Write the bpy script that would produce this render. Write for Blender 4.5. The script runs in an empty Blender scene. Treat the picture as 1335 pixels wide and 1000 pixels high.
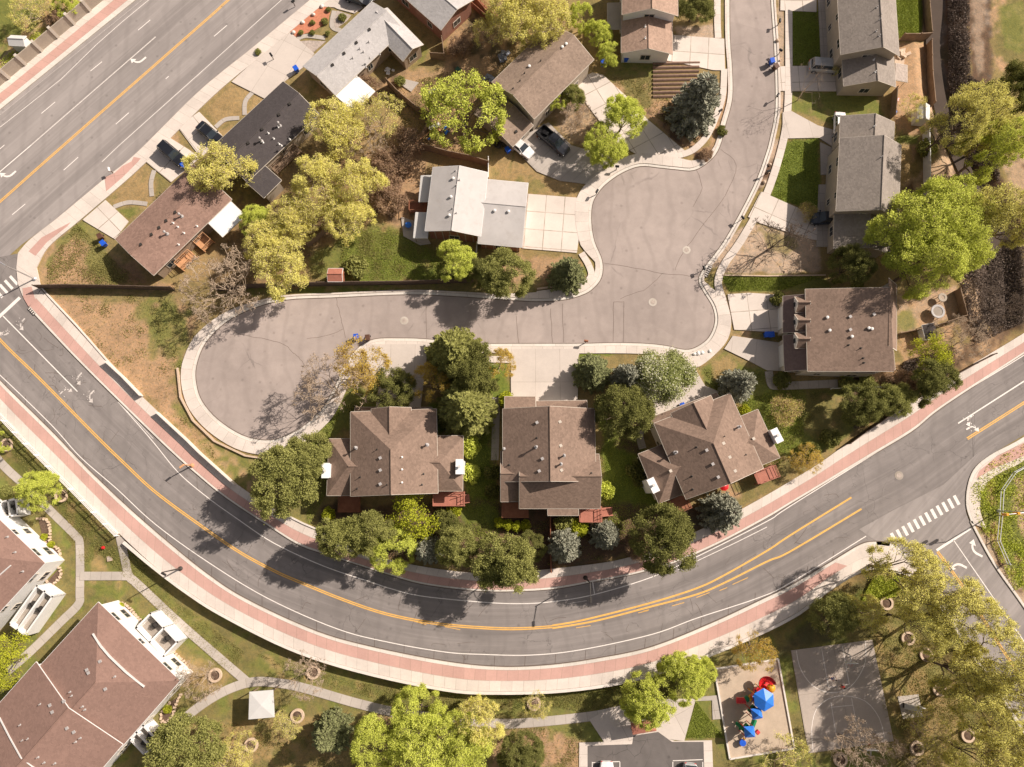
import bpy, math, random
import numpy as np
from mathutils import Vector, Matrix
R = math.radians
random.seed(7)
RNG = np.random.default_rng(11)
scene = bpy.context.scene
col = scene.collection

# ------------------------------------------------------------------ camera model (survey helper)
FPX = 925.5          # focal length in photo pixels
TH = R(9.2)          # the drone camera is pitched slightly off the vertical
HC = 103.0
CT, ST = math.cos(TH), math.sin(TH)

def P(px, py, z=0.0):
    """map a survey point of the aerial photograph to world metres at height z"""
    u = (px - 667.5) / FPX; v = (500 - py) / FPX
    dx, dy, dz = u, v * CT + ST, v * ST - CT
    t = (z - HC) / dz
    return Vector((dx * t, dy * t, z))

def mpp(px, py, z=0.0):
    return (P(px + 1, py, z) - P(px, py, z)).length

# ------------------------------------------------------------------ node helpers
def sock(nt, node_in, val):
    if isinstance(val, bpy.types.NodeSocket): nt.links.new(val, node_in)
    else:
        try: node_in.default_value = val
        except Exception: node_in.default_value = tuple(val) + (1,)

def nd(nt, typ, ins=None, **props):
    n = nt.nodes.new(typ)
    for k, v in props.items(): setattr(n, k, v)
    for k, v in (ins or {}).items(): sock(nt, n.inputs[k], v)
    return n

def ma(nt, op, a, b=0.0, c=0.0, clamp=False):
    n = nd(nt, 'ShaderNodeMath', {0: a, 1: b, 2: c}, operation=op); n.use_clamp = clamp
    return n.outputs[0]

def mix(nt, f, a, b, blend='MIX'):
    n = nt.nodes.new('ShaderNodeMix'); n.data_type = 'RGBA'; n.blend_type = blend
    sock(nt, n.inputs[0], f); sock(nt, n.inputs[6], a); sock(nt, n.inputs[7], b)
    return n.outputs[2]

def rng(nt, v, a, b, c=0.0, d=1.0):
    n = nd(nt, 'ShaderNodeMapRange', {0: v, 1: a, 2: b, 3: c, 4: d}); n.clamp = True
    return n.outputs[0]

def noise(nt, vec, scale, detail=4, rough=0.6, dist=0.0):
    return nd(nt, 'ShaderNodeTexNoise', {'Vector': vec, 'Scale': scale, 'Detail': detail, 'Roughness': rough, 'Distortion': dist}).outputs[0]

def newmat(name, rough=0.8, spec=0.3, metallic=0.0):
    m = bpy.data.materials.new(name); m.use_nodes = True
    nt = m.node_tree; b = nt.nodes['Principled BSDF']
    b.inputs['Roughness'].default_value = rough
    b.inputs['Specular IOR Level'].default_value = spec
    b.inputs['Metallic'].default_value = metallic
    return m, nt, b

def pos(nt): return nd(nt, 'ShaderNodeNewGeometry').outputs['Position']
def objc(nt): return nd(nt, 'ShaderNodeTexCoord').outputs['Object']
def uvc(nt): return nd(nt, 'ShaderNodeUVMap').outputs[0]

def sc_vec(nt, vec, s, rot=0.0):
    n = nd(nt, 'ShaderNodeMapping', {'Vector': vec})
    n.inputs['Scale'].default_value = s; n.inputs['Rotation'].default_value = (0, 0, rot)
    return n.outputs[0]

def simple(name, c, rough=0.7, var=0.25, scale=1.5, metallic=0.0, spec=0.3, fine=9.0, emit=None):
    m, nt, b = newmat(name, rough, spec, metallic)
    p = pos(nt)
    n1 = noise(nt, p, scale, 4); n2 = noise(nt, p, fine, 2)
    f = ma(nt, 'ADD', ma(nt, 'MULTIPLY', n1, 0.65), ma(nt, 'MULTIPLY', n2, 0.35))
    f = rng(nt, f, 0.3, 0.7)
    a = tuple(x * (1 - var) for x in c); d = tuple(min(1, x * (1 + var)) for x in c)
    nt.links.new(mix(nt, f, a + (1,), d + (1,)), b.inputs['Base Color'])
    return m

M = {}
def asphalt(name, base, crack, streak=None, stain=0.35, tone=(1.0, .90, .85)):
    m, nt, b = newmat(name, 0.9, 0.15)
    p = pos(nt)
    big = noise(nt, p, 0.06, 5, 0.65); mid = noise(nt, p, 0.6, 5, 0.65); fine = noise(nt, p, 9, 3, 0.7)
    val = ma(nt, 'ADD', ma(nt, 'MULTIPLY', rng(nt, big, .35, .65), 0.5), ma(nt, 'MULTIPLY', rng(nt, mid, .3, .7), 0.28))
    val = ma(nt, 'ADD', val, ma(nt, 'MULTIPLY', rng(nt, fine, .3, .7), 0.22))
    lo = tuple(base * t * (1 - stain) for t in tone) + (1,); hi = tuple(base * t * (1 + stain * .6) for t in tone) + (1,)
    c = mix(nt, val, lo, hi)
    if streak is not None:
        kind, ang = streak
        if kind == 'uv': sv = sc_vec(nt, uvc(nt), (0.55, 0.012, 1))
        else:
            n0 = nd(nt, 'ShaderNodeVectorRotate', {'Vector': p, 'Angle': -ang}); n0.rotation_type = 'Z_AXIS'
            sv = sc_vec(nt, n0.outputs[0], (0.012, 0.42, 0))
        s = noise(nt, sv, 1.0, 3, 0.55)
        c = mix(nt, rng(nt, s, .42, .62, 0, .55), c, tuple(base * t * 0.58 for t in tone) + (1,))
        sv2 = noise(nt, sc_vec(nt, sv, (4, 6, 1)), 1.0, 4, 0.6)
        c = mix(nt, rng(nt, sv2, .5, .8, 0, .5), c, tuple(base * t * 1.35 for t in tone) + (1,))
    patch_ = nd(nt, 'ShaderNodeTexVoronoi', {'Vector': p, 'Scale': .16}).outputs['Color']
    pv = nd(nt, 'ShaderNodeSeparateColor', {0: patch_}).outputs[0]
    c = mix(nt, rng(nt, pv, .72, .80, 0, .16), c, tuple(base * t * .6 for t in tone) + (1,))
    w5 = nd(nt, 'ShaderNodeTexWave', {'Vector': p, 'Scale': .11, 'Distortion': 9.0, 'Detail': 4.0, 'Detail Scale': .7}).outputs[1]
    c = mix(nt, rng(nt, w5, .78, 1, 0, .22), c, tuple(base * t * .62 for t in tone) + (1,))
    spots = nd(nt, 'ShaderNodeTexVoronoi', {'Vector': p, 'Scale': .55}).outputs[0]
    c = mix(nt, rng(nt, spots, .03, .16, .5, 0), c, tuple(base * t * .45 for t in tone) + (1,))
    if crack:
        w = nd(nt, 'ShaderNodeTexNoise', {'Vector': p, 'Scale': 0.5, 'Detail': 4.0})
        off = nd(nt, 'ShaderNodeVectorMath', {0: w.outputs['Color'], 1: (0.5, .5, .5)}, operation='SUBTRACT').outputs[0]
        off = nd(nt, 'ShaderNodeVectorMath', {0: off, 3: crack[3]}, operation='SCALE').outputs[0]
        wp = nd(nt, 'ShaderNodeVectorMath', {0: p, 1: off}, operation='ADD').outputs[0]
        for sc, th, msk in ((crack[0], .004, crack[1]), (crack[0] * 4.3, .011, crack[1] + .05)):
            vo = nd(nt, 'ShaderNodeTexVoronoi', {'Vector': wp, 'Scale': sc}, feature='DISTANCE_TO_EDGE').outputs[0]
            line = rng(nt, vo, th * .6, th * 1.6, 1, 0)
            mk = noise(nt, p, 0.11 if sc < .3 else .25, 3)
            line = ma(nt, 'MULTIPLY', line, rng(nt, mk, msk, msk + .07, 0, crack[2]))
            c = mix(nt, line, c, (base * .25, base * .23, base * .22, 1))
    nt.links.new(c, b.inputs['Base Color'])
    bm = nd(nt, 'ShaderNodeBump', {'Strength': .3, 'Distance': .02, 'Height': fine}); nt.links.new(bm.outputs[0], b.inputs['Normal'])
    return m

def concrete(name, base, joint=(1.5, 1.5), tone=(1, .89, .795), jw=0.05, stain=.28, jd=.55):
    m, nt, b = newmat(name, 0.85, 0.2)
    p = pos(nt); uv = uvc(nt)
    big = noise(nt, p, 0.22, 5, .65); fine = noise(nt, p, 5, 4, .7)
    # every slab cast a little differently
    sx = nd(nt, 'ShaderNodeSeparateXYZ', {0: uv})
    cells = nd(nt, 'ShaderNodeCombineXYZ', {0: ma(nt, 'FLOOR', ma(nt, 'DIVIDE', sx.outputs[0], joint[0])), 1: ma(nt, 'FLOOR', ma(nt, 'DIVIDE', sx.outputs[1], joint[1]))})
    cell = nd(nt, 'ShaderNodeTexWhiteNoise', {'Vector': cells.outputs[0]}).outputs[0]
    v = ma(nt, 'ADD', ma(nt, 'MULTIPLY', rng(nt, big, .3, .7), .5), ma(nt, 'MULTIPLY', rng(nt, fine, .3, .7), .25))
    v = ma(nt, 'ADD', v, ma(nt, 'MULTIPLY', cell, .25))
    c = mix(nt, v, tuple(base * t * (1 - stain) for t in tone) + (1,), tuple(min(.95, base * t * (1 + stain * .5)) for t in tone) + (1,))
    ls = []
    for i in (0, 1):
        fr = ma(nt, 'FRACT', ma(nt, 'DIVIDE', sx.outputs[i], joint[i]))
        ls.append(ma(nt, 'LESS_THAN', fr, jw / joint[i]))
    j = ma(nt, 'MAXIMUM', ls[0], ls[1])
    jm = rng(nt, noise(nt, p, .5, 3), .3, .6, .35, 1)
    c = mix(nt, ma(nt, 'MULTIPLY', ma(nt, 'MULTIPLY', j, jm), jd), c, (base * .35, base * .28, base * .2, 1))
    nt.links.new(c, b.inputs['Base Color'])
    return m

def shingle(name, c, var=.3, course=0.0):
    m, nt, b = newmat(name, 0.92, 0.15)
    p = pos(nt)
    big = noise(nt, p, 0.35, 4, .6)
    sp = sc_vec(nt, p, (1, 1, 2.2))
    tabs = nd(nt, 'ShaderNodeTexVoronoi', {'Vector': sp, 'Scale': 3.2}).outputs['Color']
    tv = nd(nt, 'ShaderNodeSeparateColor', {0: tabs}).outputs[0]
    fine = noise(nt, p, 14, 2)
    v = ma(nt, 'ADD', ma(nt, 'MULTIPLY', rng(nt, big, .3, .7), .35), ma(nt, 'MULTIPLY', tv, .42))
    v = ma(nt, 'ADD', v, ma(nt, 'MULTIPLY', rng(nt, fine, .3, .7), .23))
    # weathering runs downslope
    st = noise(nt, sc_vec(nt, p, (1.2, 1.2, .1)), 1.4, 3)
    cc = mix(nt, v, tuple(x * (1 - var) for x in c) + (1,), tuple(x * (1 + var) for x in c) + (1,))
    cc = mix(nt, rng(nt, st, .5, .75, 0, .3), cc, tuple(x * .7 for x in c) + (1,))
    nt.links.new(cc, b.inputs['Base Color'])
    bm = nd(nt, 'ShaderNodeBump', {'Strength': .5, 'Distance': .03, 'Height': tv}); nt.links.new(bm.outputs[0], b.inputs['Normal'])
    return m

def leafmat(name, dark, light, third=None, trans=.25):
    m = bpy.data.materials.new(name); m.use_nodes = True
    nt = m.node_tree; nt.nodes.clear()
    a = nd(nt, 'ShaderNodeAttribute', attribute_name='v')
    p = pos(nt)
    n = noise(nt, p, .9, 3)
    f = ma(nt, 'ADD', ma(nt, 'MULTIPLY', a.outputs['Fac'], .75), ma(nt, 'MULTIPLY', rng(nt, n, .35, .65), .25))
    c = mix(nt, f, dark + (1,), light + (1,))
    if third is not None:
        c = mix(nt, ma(nt, 'GREATER_THAN', a.outputs['Fac'], third[1]), c, third[0] + (1,))
    oi = nd(nt, 'ShaderNodeObjectInfo').outputs['Random']
    c = mix(nt, rng(nt, oi, 0, 1, 0, .22), c, tuple(x * .62 for x in light) + (1,))
    d = nd(nt, 'ShaderNodeBsdfDiffuse', {'Color': c}); t = nd(nt, 'ShaderNodeBsdfTranslucent', {'Color': c})
    mx = nd(nt, 'ShaderNodeMixShader', {0: trans, 1: d.outputs[0], 2: t.outputs[0]})
    o = nd(nt, 'ShaderNodeOutputMaterial', {0: mx.outputs[0]})
    return m

ART = math.atan2(P(270, 25)[1] - P(71, 200)[1], P(270, 25)[0] - P(71, 200)[0])
M['art'] = asphalt('arterial_asphalt', .36, None, ('pos', ART), stain=.16)
M['curve'] = asphalt('curve_asphalt', .29, (.2, .50, .5, 1.6), ('uv', 0), stain=.28)
M['cul'] = asphalt('court_asphalt', .425, (.05, .52, .3, 1.0), None, stain=.3, tone=(1, .845, .765))
M['lot'] = asphalt('parking_asphalt', .17, (.1, .5, .5, 1), None)
M['walk'] = concrete('pavement_concrete', .72, (40, 1.55), jw=.05)
M['kerb'] = concrete('kerb_concrete', .74, (40, 3.2), jw=.05, tone=(1, .93, .84))
M['drive'] = concrete('driveway_concrete', .74, (2.85, 2.85), jw=.11, stain=.22, jd=.85)
M['drive2'] = concrete('smooth_concrete', .64, (3.6, 5.0), jw=.06, stain=.2)
M['path'] = concrete('path_concrete', .52, (30, 1.5), jw=.06, tone=(1, .9, .8))
M['red'] = concrete('red_paving', .60, (30, 1.5), jw=.05, tone=(1, .62, .53), stain=.24, jd=.5)
M['court'] = concrete('court_concrete', .50, (6, 6), tone=(1, .86, .74), stain=.3)
M['sand'] = simple('sand', (.52, .42, .32), .95, .15, .8)
M['white_line'] = simple('white_road_paint', (.83, .78, .73), .7, .12, 1.5)
M['white_worn'] = simple('worn_white_paint', (.62, .57, .53), .8, .3, 3)
M['yellow_line'] = simple('yellow_road_paint', (.78, .45, .12), .7, .16, 1.5)
M['wall_cap'] = simple('pale_concrete', (.74, .68, .62), .8, .12, .6)
M['white'] = simple('white_paint', (.8, .79, .77), .5, .06, 1)
M['white_metal'] = simple('white_metal', (.66, .65, .63), .4, .05, 1, spec=.5)
M['cream'] = simple('cream_siding', (.6, .54, .46), .7, .1, 1)
M['tan'] = simple('tan_siding', (.42, .36, .29), .7, .12, 1)
M['grey_siding'] = simple('grey_siding', (.4, .39, .36), .7, .12, 1)
M['vent'] = simple('weathered_metal', (.42, .40, .39), .5, .2, 3)
M['bright_white'] = simple('bright_white_metal', (.86, .86, .85), .45, .04, .6)
M['steel'] = simple('galvanised_steel', (.55, .56, .58), .35, .15, 2, metallic=.6)
M['black'] = simple('black_plastic', (.02, .02, .022), .5, .2, 3)
M['dark'] = simple('dark_iron', (.05, .045, .04), .5, .2, 3)
M['blue_bin'] = simple('blue_plastic', (.02, .11, .62), .45, .15, 3)
M['brown_bin'] = simple('brown_plastic', (.12, .06, .04), .5, .2, 3)
M['green_bin'] = simple('dark_green_plastic', (.03, .09, .05), .5, .2, 3)
M['deck'] = simple('terracotta_deck', (.42, .17, .12), .7, .18, 2)
M['wood'] = simple('weathered_wood', (.27, .19, .13), .85, .3, 1.5)
M['wood_red'] = simple('red_stained_wood', (.33, .14, .08), .8, .25, 1.5)
M['wood_dark'] = simple('dark_wood', (.12, .085, .065), .85, .3, 1.5)
M['orange_wood'] = simple('cedar_wood', (.6, .33, .17), .8, .2, 2)
M['stone'] = simple('pale_stone', (.6, .46, .34), .9, .25, 5)
M['rock'] = simple('rock', (.45, .38, .33), .9, .35, 3)
M['mulch'] = simple('mulch', (.13, .085, .06), .95, .45, 4)
M['gravel'] = simple('gravel', (.47, .38, .30), .95, .35, 3, fine=14)
M['redrock'] = simple('red_lava_gravel', (.55, .22, .13), .95, .25, 3, fine=12)
M['soil'] = simple('garden_soil', (.23, .15, .11), .95, .3, 2)
M['bark'] = simple('bark', (.16, .12, .09), .95, .35, 4)
M['bark_pale'] = simple('pale_bark', (.46, .36, .26), .95, .3, 4)
M['bark_tan'] = simple('tan_twigs', (.5, .36, .2), .95, .3, 4)
M['red_p'] = simple('red_plastic', (.65, .02, .025), .35, .15, 3, spec=.5)
M['blue_p'] = simple('blue_canopy', (.03, .2, .75), .45, .15, 2, spec=.5)
M['green_p'] = simple('green_plastic', (.02, .22, .09), .4, .15, 3)
M['yellow_p'] = simple('yellow_plastic', (.75, .36, .03), .4, .15, 3)
M['skin'] = simple('skin', (.55, .33, .23), .6, .08, 3)
M['hair'] = simple('hair', (.04, .025, .02), .8, .1, 3)
M['water'] = simple('creek_water', (.085, .065, .052), .75, .2, .5, spec=.08)
M['rubber'] = simple('rubber', (.02, .02, .02), .8, .1, 3)
M['trash'] = simple('faded_fabric', (.3, .32, .38), .8, .4, 3)
def brickmat(name, c1, c2, mortar):
    m, nt, b = newmat(name, .9, .2)
    t = nd(nt, 'ShaderNodeTexBrick', {'Vector': sc_vec(nt, pos(nt), (1, 1, 1)), 'Color1': c1 + (1,), 'Color2': c2 + (1,), 'Mortar': mortar + (1,), 'Scale': 2.2, 'Mortar Size': .02})
    nt.links.new(mix(nt, rng(nt, noise(nt, pos(nt), .8, 3), .3, .7, 0, .35), t.outputs[0], tuple(x * .6 for x in c1) + (1,)), b.inputs['Base Color'])
    return m
M['brick'] = brickmat('brick', (.36, .15, .10), (.30, .13, .09), (.42, .34, .28))
M['tanbrick'] = brickmat('tan_brick', (.42, .31, .22), (.36, .26, .18), (.46, .4, .33))
m, nt, b = newmat('window_glass', .06, .8); b.inputs['Base Color'].default_value = (.03, .04, .05, 1); M['glass'] = m
def paint(name, c):
    m, nt, b = newmat(name, .3, .5); b.inputs['Coat Weight'].default_value = .6; b.inputs['Coat Roughness'].default_value = .08
    n = noise(nt, pos(nt), 2.0, 3)
    nt.links.new(mix(nt, rng(nt, n, .35, .65), tuple(x * .88 for x in c) + (1,), tuple(min(.9, x * 1.1) for x in c) + (1,)), b.inputs['Base Color'])
    return m
M['car_black'] = paint('black_car_paint', (.014, .016, .022)); M['car_white'] = paint('white_car_paint', (.8, .8, .8))
M['car_silver'] = paint('silver_car_paint', (.42, .43, .44)); M['car_navy'] = paint('navy_car_paint', (.02, .03, .05))
M['r_brown'] = shingle('brown_shingles', (.25, .178, .138)); M['r_brown2'] = shingle('warm_brown_shingles', (.30, .195, .155))
M['r_house8'] = shingle('taupe_shingles', (.30, .225, .175)); M['r_tan'] = shingle('tan_shingles', (.40, .28, .215))
M['r_charcoal'] = shingle('charcoal_shingles', (.088, .077, .077), .18); M['r_grey'] = shingle('pale_grey_shingles', (.50, .48, .47), .16)
M['r_taupe'] = shingle('grey_taupe_shingles', (.30, .262, .23), .25); M['r_apt'] = shingle('red_brown_shingles', (.27, .172, .14), .16)
M['r_brown_shade'] = shingle('shaded_brown_shingles', (.21, .15, .135), .2)  # brown shingles with the shade of a sun-averted slope put into the colour
m, nt, b = newmat('white_roof_membrane', .6, .3)
p_ = pos(nt); n_ = noise(nt, p_, .25, 5, .65)
wr_ = mix(nt, rng(nt, n_, .3, .75), (.475, .45, .435, 1), (.58, .55, .53, 1))
wr_ = mix(nt, rng(nt, noise(nt, p_, 1.1, 6, .7), .52, .75, 0, .4), wr_, (.36, .32, .29, 1)); nt.links.new(wr_, b.inputs['Base Color']); M['r_white'] = m
M['leaf_yellow'] = leafmat('spring_yellow_leaves', (.54, .49, .09), (.98, .93, .31), trans=.25)
M['leaf_lime'] = leafmat('fresh_green_leaves', (.32, .36, .04), (.86, .92, .20), trans=.25)
M['leaf_bright'] = leafmat('bright_green_leaves', (.20, .24, .015), (.74, .76, .08), trans=.25)
M['leaf_green'] = leafmat('olive_green_leaves', (.12, .13, .025), (.50, .50, .17))
M['leaf_dark'] = leafmat('dark_green_leaves', (.075, .085, .02), (.34, .34, .11))
M['leaf_blue'] = leafmat('blue_spruce_needles', (.11, .12, .09), (.54, .54, .41), trans=.1)
M['leaf_spruce'] = leafmat('green_spruce_needles', (.08, .10, .035), (.40, .42, .20), trans=.1)
M['leaf_gold'] = leafmat('golden_leaves', (.36, .26, .05), (.90, .68, .16), trans=.4)
M['leaf_blossom'] = leafmat('blossom_and_leaves', (.18, .22, .06), (.52, .55, .22), ((.80, .78, .60), .70), trans=.3)
M['leaf_bud'] = leafmat('budding_twigs', (.36, .27, .19), (.70, .57, .44))
M['leaf_brown'] = leafmat('brown_brush', (.22, .14, .09), (.52, .36, .24))
M['leaf_grey'] = leafmat('grey_brown_brush', (.12, .095, .08), (.36, .29, .24))
M['grass_tuft'] = leafmat('grass_tufts', (.20, .19, .05), (.44, .40, .16))

# ------------------------------------------------------------------ mesh helpers
class MB:
    def __init__(s): s.v = []; s.f = []; s.uv = []
    def add(s, vs, fs, uvs=None):
        o = len(s.v); s.v += [tuple(x) for x in vs]
        for i, f in enumerate(fs):
            s.f.append([o + k for k in f]); s.uv.append(uvs[i] if uvs else None)
        return s
    def box(s, c, d, rz=0.0, rx=0.0):
        mm = Matrix.Translation(c) @ Matrix.Rotation(rz, 4, 'Z') @ Matrix.Rotation(rx, 4, 'X')
        vs = [mm @ Vector((x * d[0] / 2, y * d[1] / 2, z * d[2] / 2)) for x in (-1, 1) for y in (-1, 1) for z in (-1, 1)]
        return s.add(vs, [(0, 1, 3, 2), (4, 6, 7, 5), (0, 4, 5, 1), (2, 3, 7, 6), (0, 2, 6, 4), (1, 5, 7, 3)])
    def tube(s, p, q, r0, r1=None, n=6, cap=True):
        p = Vector(p); q = Vector(q); r1 = r0 if r1 is None else r1
        d = (q - p)
        if d.length < 1e-6: return s
        d.normalize(); a = d.orthogonal().normalized(); b_ = d.cross(a)
        vs = []
        for c, r in ((p, r0), (q, r1)):
            for i in range(n):
                t = 2 * math.pi * i / n; vs.append(c + a * (r * math.cos(t)) + b_ * (r * math.sin(t)))
        fs = [(i, (i + 1) % n, n + (i + 1) % n, n + i) for i in range(n)]
        if cap: fs += [tuple(range(n))[::-1], tuple(range(n, 2 * n))]
        return s.add(vs, fs)
    def lathe(s, prof, c=(0, 0, 0), n=16, sx=1, sy=1, capt=True):
        c = Vector(c); vs = []
        for (r, z) in prof:
            for i in range(n):
                t = 2 * math.pi * i / n; vs.append(c + Vector((r * math.cos(t) * sx, r * math.sin(t) * sy, z)))
        fs = []
        for k in range(len(prof) - 1):
            for i in range(n):
                j = (i + 1) % n; fs.append((k * n + i, k * n + j, (k + 1) * n + j, (k + 1) * n + i))
        if capt: fs += [tuple(range(n))[::-1], tuple((len(prof) - 1) * n + i for i in range(n))]
        return s.add(vs, fs)
    def prism(s, pts, z0, z1, uv=None):
        n = len(pts)
        vs = [(p[0], p[1], z0) for p in pts] + [(p[0], p[1], z1) for p in pts]
        area = sum(pts[i][0] * pts[(i + 1) % n][1] - pts[(i + 1) % n][0] * pts[i][1] for i in range(n))
        top = list(range(n, 2 * n))
        if area < 0: top = top[::-1]
        fs = [tuple(top)] + [(i, (i + 1) % n, n + (i + 1) % n, n + i) for i in range(n)]
        uvs = None
        if uv is not None:
            o, u, w = uv
            def g(i):
                d = Vector((vs[i][0] - o[0], vs[i][1] - o[1])); return (d.dot(u), d.dot(w))
            uvs = [[g(i) for i in f] for f in fs]
        return s.add(vs, fs, uvs)
    def build(s, name, mat, parent=None, smooth=False, bevel=0.0):
        me = bpy.data.meshes.new(name)
        off = Vector((0, 0, 0))
        if parent is not None: off = WL.get(parent.name, Vector((0, 0, 0)))
        me.from_pydata([(v[0] - off[0], v[1] - off[1], v[2] - off[2]) for v in s.v], [], s.f)
        if any(u is not None for u in s.uv):
            ul = me.uv_layers.new(name='UVMap'); k = 0; buf = []
            for f, u in zip(s.f, s.uv):
                for i in range(len(f)): buf += list(u[i]) if u is not None else [0, 0]
            ul.data.foreach_set('uv', buf)
        me.materials.append(mat); me.validate()
        if smooth: me.polygons.foreach_set('use_smooth', [True] * len(me.polygons))
        o = bpy.data.objects.new(name, me); col.objects.link(o)
        if parent is not None:
            o.parent = parent; WL[o.name] = off
        if bevel:
            bv = o.modifiers.new('bevel', 'BEVEL'); bv.width = bevel; bv.segments = 2; bv.limit_method = 'ANGLE'
        return o

WL = {}    # world offset of every root, so that parts are written in local metres
def tag(o, label, cat, group=None):
    o['label'] = label; o['category'] = cat
    if group: o['group'] = group
    return o
def thing(name, label, cat, loc=(0, 0, 0), group=None, world=False):
    o = bpy.data.objects.new(name, None); col.objects.link(o); o.location = loc; o.empty_display_size = .3
    if world: WL[o.name] = Vector(loc)
    return tag(o, label, cat, group)
def copy_tree(o, parent=None):
    c = o.copy(); col.objects.link(c)
    if parent is not None: c.parent = parent
    for ch in list(o.children): copy_tree(ch, c)
    return c
def struct(o): o['kind'] = 'structure'; return o
def stuff(o): o['kind'] = 'stuff'; return o

def crom(pts, n=5, closed=False):
    out = []; N = len(pts); pts = [Vector(p) for p in pts]
    rngi = range(N if closed else N - 1)
    for i in rngi:
        if closed: a, b_, c, d = pts[(i - 1) % N], pts[i], pts[(i + 1) % N], pts[(i + 2) % N]
        else: a, b_, c, d = pts[max(i - 1, 0)], pts[i], pts[i + 1], pts[min(i + 2, N - 1)]
        for k in range(n):
            t = k / n
            out.append(.5 * ((2 * b_) + (c - a) * t + (2 * a - 5 * b_ + 4 * c - d) * t * t + (3 * b_ - a - 3 * c + d) * t ** 3))
    if not closed: out.append(pts[-1])
    return out
def resample(pts, n):
    ds = [0.0]
    for a, b_ in zip(pts, pts[1:]): ds.append(ds[-1] + (b_ - a).length)
    out = []; j = 0
    for i in range(n):
        t = ds[-1] * i / (n - 1)
        while j < len(ds) - 2 and ds[j + 1] < t: j += 1
        f = (t - ds[j]) / max(1e-9, ds[j + 1] - ds[j]); out.append(pts[j].lerp(pts[j + 1], min(1, f)))
    return out
def W2(pts, z=0.0): return [P(x, y, z) for x, y in pts]
def normals2(pts):
    out = []
    for i in range(len(pts)):
        d = pts[min(i + 1, len(pts) - 1)] - pts[max(i - 1, 0)]; d = Vector((d[0], d[1])).normalized()
        out.append(Vector((d[1], -d[0], 0)))      # right-hand side of travel
    return out
def offs(pts, d):
    ns = normals2(pts)
    if not isinstance(d, (list, tuple)): d = [d] * len(pts)
    return [p + n * k for p, n, k in zip(pts, ns, d)]
def ribbon(mb, L1, L2, z1, z0=None, zf=None):
    n = len(L1); vs = []; fs = []; uvs = []; s = 0.0; S_ = [0.0]
    for i in range(1, n):
        s += ((L1[i] + L2[i]) / 2 - (L1[i - 1] + L2[i - 1]) / 2).length; S_.append(s)
    for i in range(n):
        for L in (L1, L2):
            zz = z1 if zf is None else zf(L[i]) + z1
            vs.append((L[i][0], L[i][1], zz))
    w = [(L1[i] - L2[i]).length for i in range(n)]
    flip = None
    for i in range(n - 1):
        a, b_, c, d = 2 * i, 2 * i + 1, 2 * i + 3, 2 * i + 2
        va, vb, vc = Vector(vs[a]), Vector(vs[b_]), Vector(vs[c])
        up = (vb - va).cross(vc - vb).z > 0
        q = [(0, S_[i]), (w[i], S_[i]), (w[i + 1], S_[i + 1]), (0, S_[i + 1])]
        if up: fs.append((a, b_, c, d)); uvs.append(q)
        else: fs.append((d, c, b_, a)); uvs.append(q[::-1])
    if z0 is not None:
        base = len(vs)
        for i in range(2 * n): vs.append((vs[i][0], vs[i][1], vs[i][2] - (z1 - z0)))
        for i in range(n - 1):
            for k in (0, 1):
                a, b_ = 2 * i + k, 2 * i + 2 + k; fs.append((a, b_, base + b_, base + a)); uvs.append([(0, 0)] * 4)
        for i in (0, n - 1):
            fs.append((2 * i, 2 * i + 1, base + 2 * i + 1, base + 2 * i)); uvs.append([(0, 0)] * 4)
    return mb.add(vs, fs, uvs)
def stripe(mb, pts, w, z, zf=None):
    return ribbon(mb, offs(pts, w / 2), offs(pts, -w / 2), z, None, zf)
def slab(name, pts, ztop, mat, uvi=(0, 1), smooth=0, zb=-.06):
    w = W2(pts)
    if smooth: w = crom(w, smooth, True)
    a, b_ = P(*pts[uvi[0]]), P(*pts[uvi[1]])
    u = Vector((b_[0] - a[0], b_[1] - a[1])).normalized(); v = Vector((-u[1], u[0]))
    mb = MB().prism(w, zb, ztop, (a, u, v))
    return mb, mb.build(name, mat)
SUN_EL=38; SUN_E=6.0; SKY_E=.105
# ------------------------------------------------------------------ lines of the big curved road (survey points)
K_IN = [(-30,262),(8,288),(24,315),(24,352),(26,376),(38,402),(109,477),(212,578),(260,621),(296,650),(349,685),(389,710),(422,722),(503,748),(554,762),(626,770.5),(683,770.5),(728,767),(776,758),(824,749),(872,736),(903,724),(944,705),(1000,675),(1030,657),(1129,598),(1189,562),(1228,531),(1335,461),(1440,393)]
C_IN = [(54,378),(141.7,473),(186,517.6),(247,575),(260,588),(308.6,631),(373,672),(420,693.6),(480,722),(560,740),(640,748),(704,743),(776,735),(814,728),(860,714),(903,695),(975,659),(1060,609),(1102,580),(1172.6,534.7),(1245.5,488),(1335,434),(1440,366)]
K_OUT = [(-60,432),(0,496),(67,562),(113,610),(162,657),(212,701),(270,748),(323,782),(413,823),(488,844),(580,862),(648,869),(714,867),(780,858),(850,843),(930,811),(996,780),(1030,763.5),(1087,730),(1122,709.5),(1142,706),(1160,708)]
C_OUT = [(-60,472),(0,536),(32,570),(101,639),(156,695.5),(202,738),(243,769),(290,799),(378,843),(466,872),(580,896.6),(648,901),(736,898),(824,884.5),(908,858),(987,825),(1040,797.6),(1076,769),(1120,743),(1152,739)]
def proj(x, y, z=0.0):
    X, Y, Z = x, y, z - HC
    yc = Y * CT + Z * ST; zc = -Y * ST + Z * CT
    return 667.5 + FPX * X / (-zc), 500 - FPX * yc / (-zc)
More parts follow.
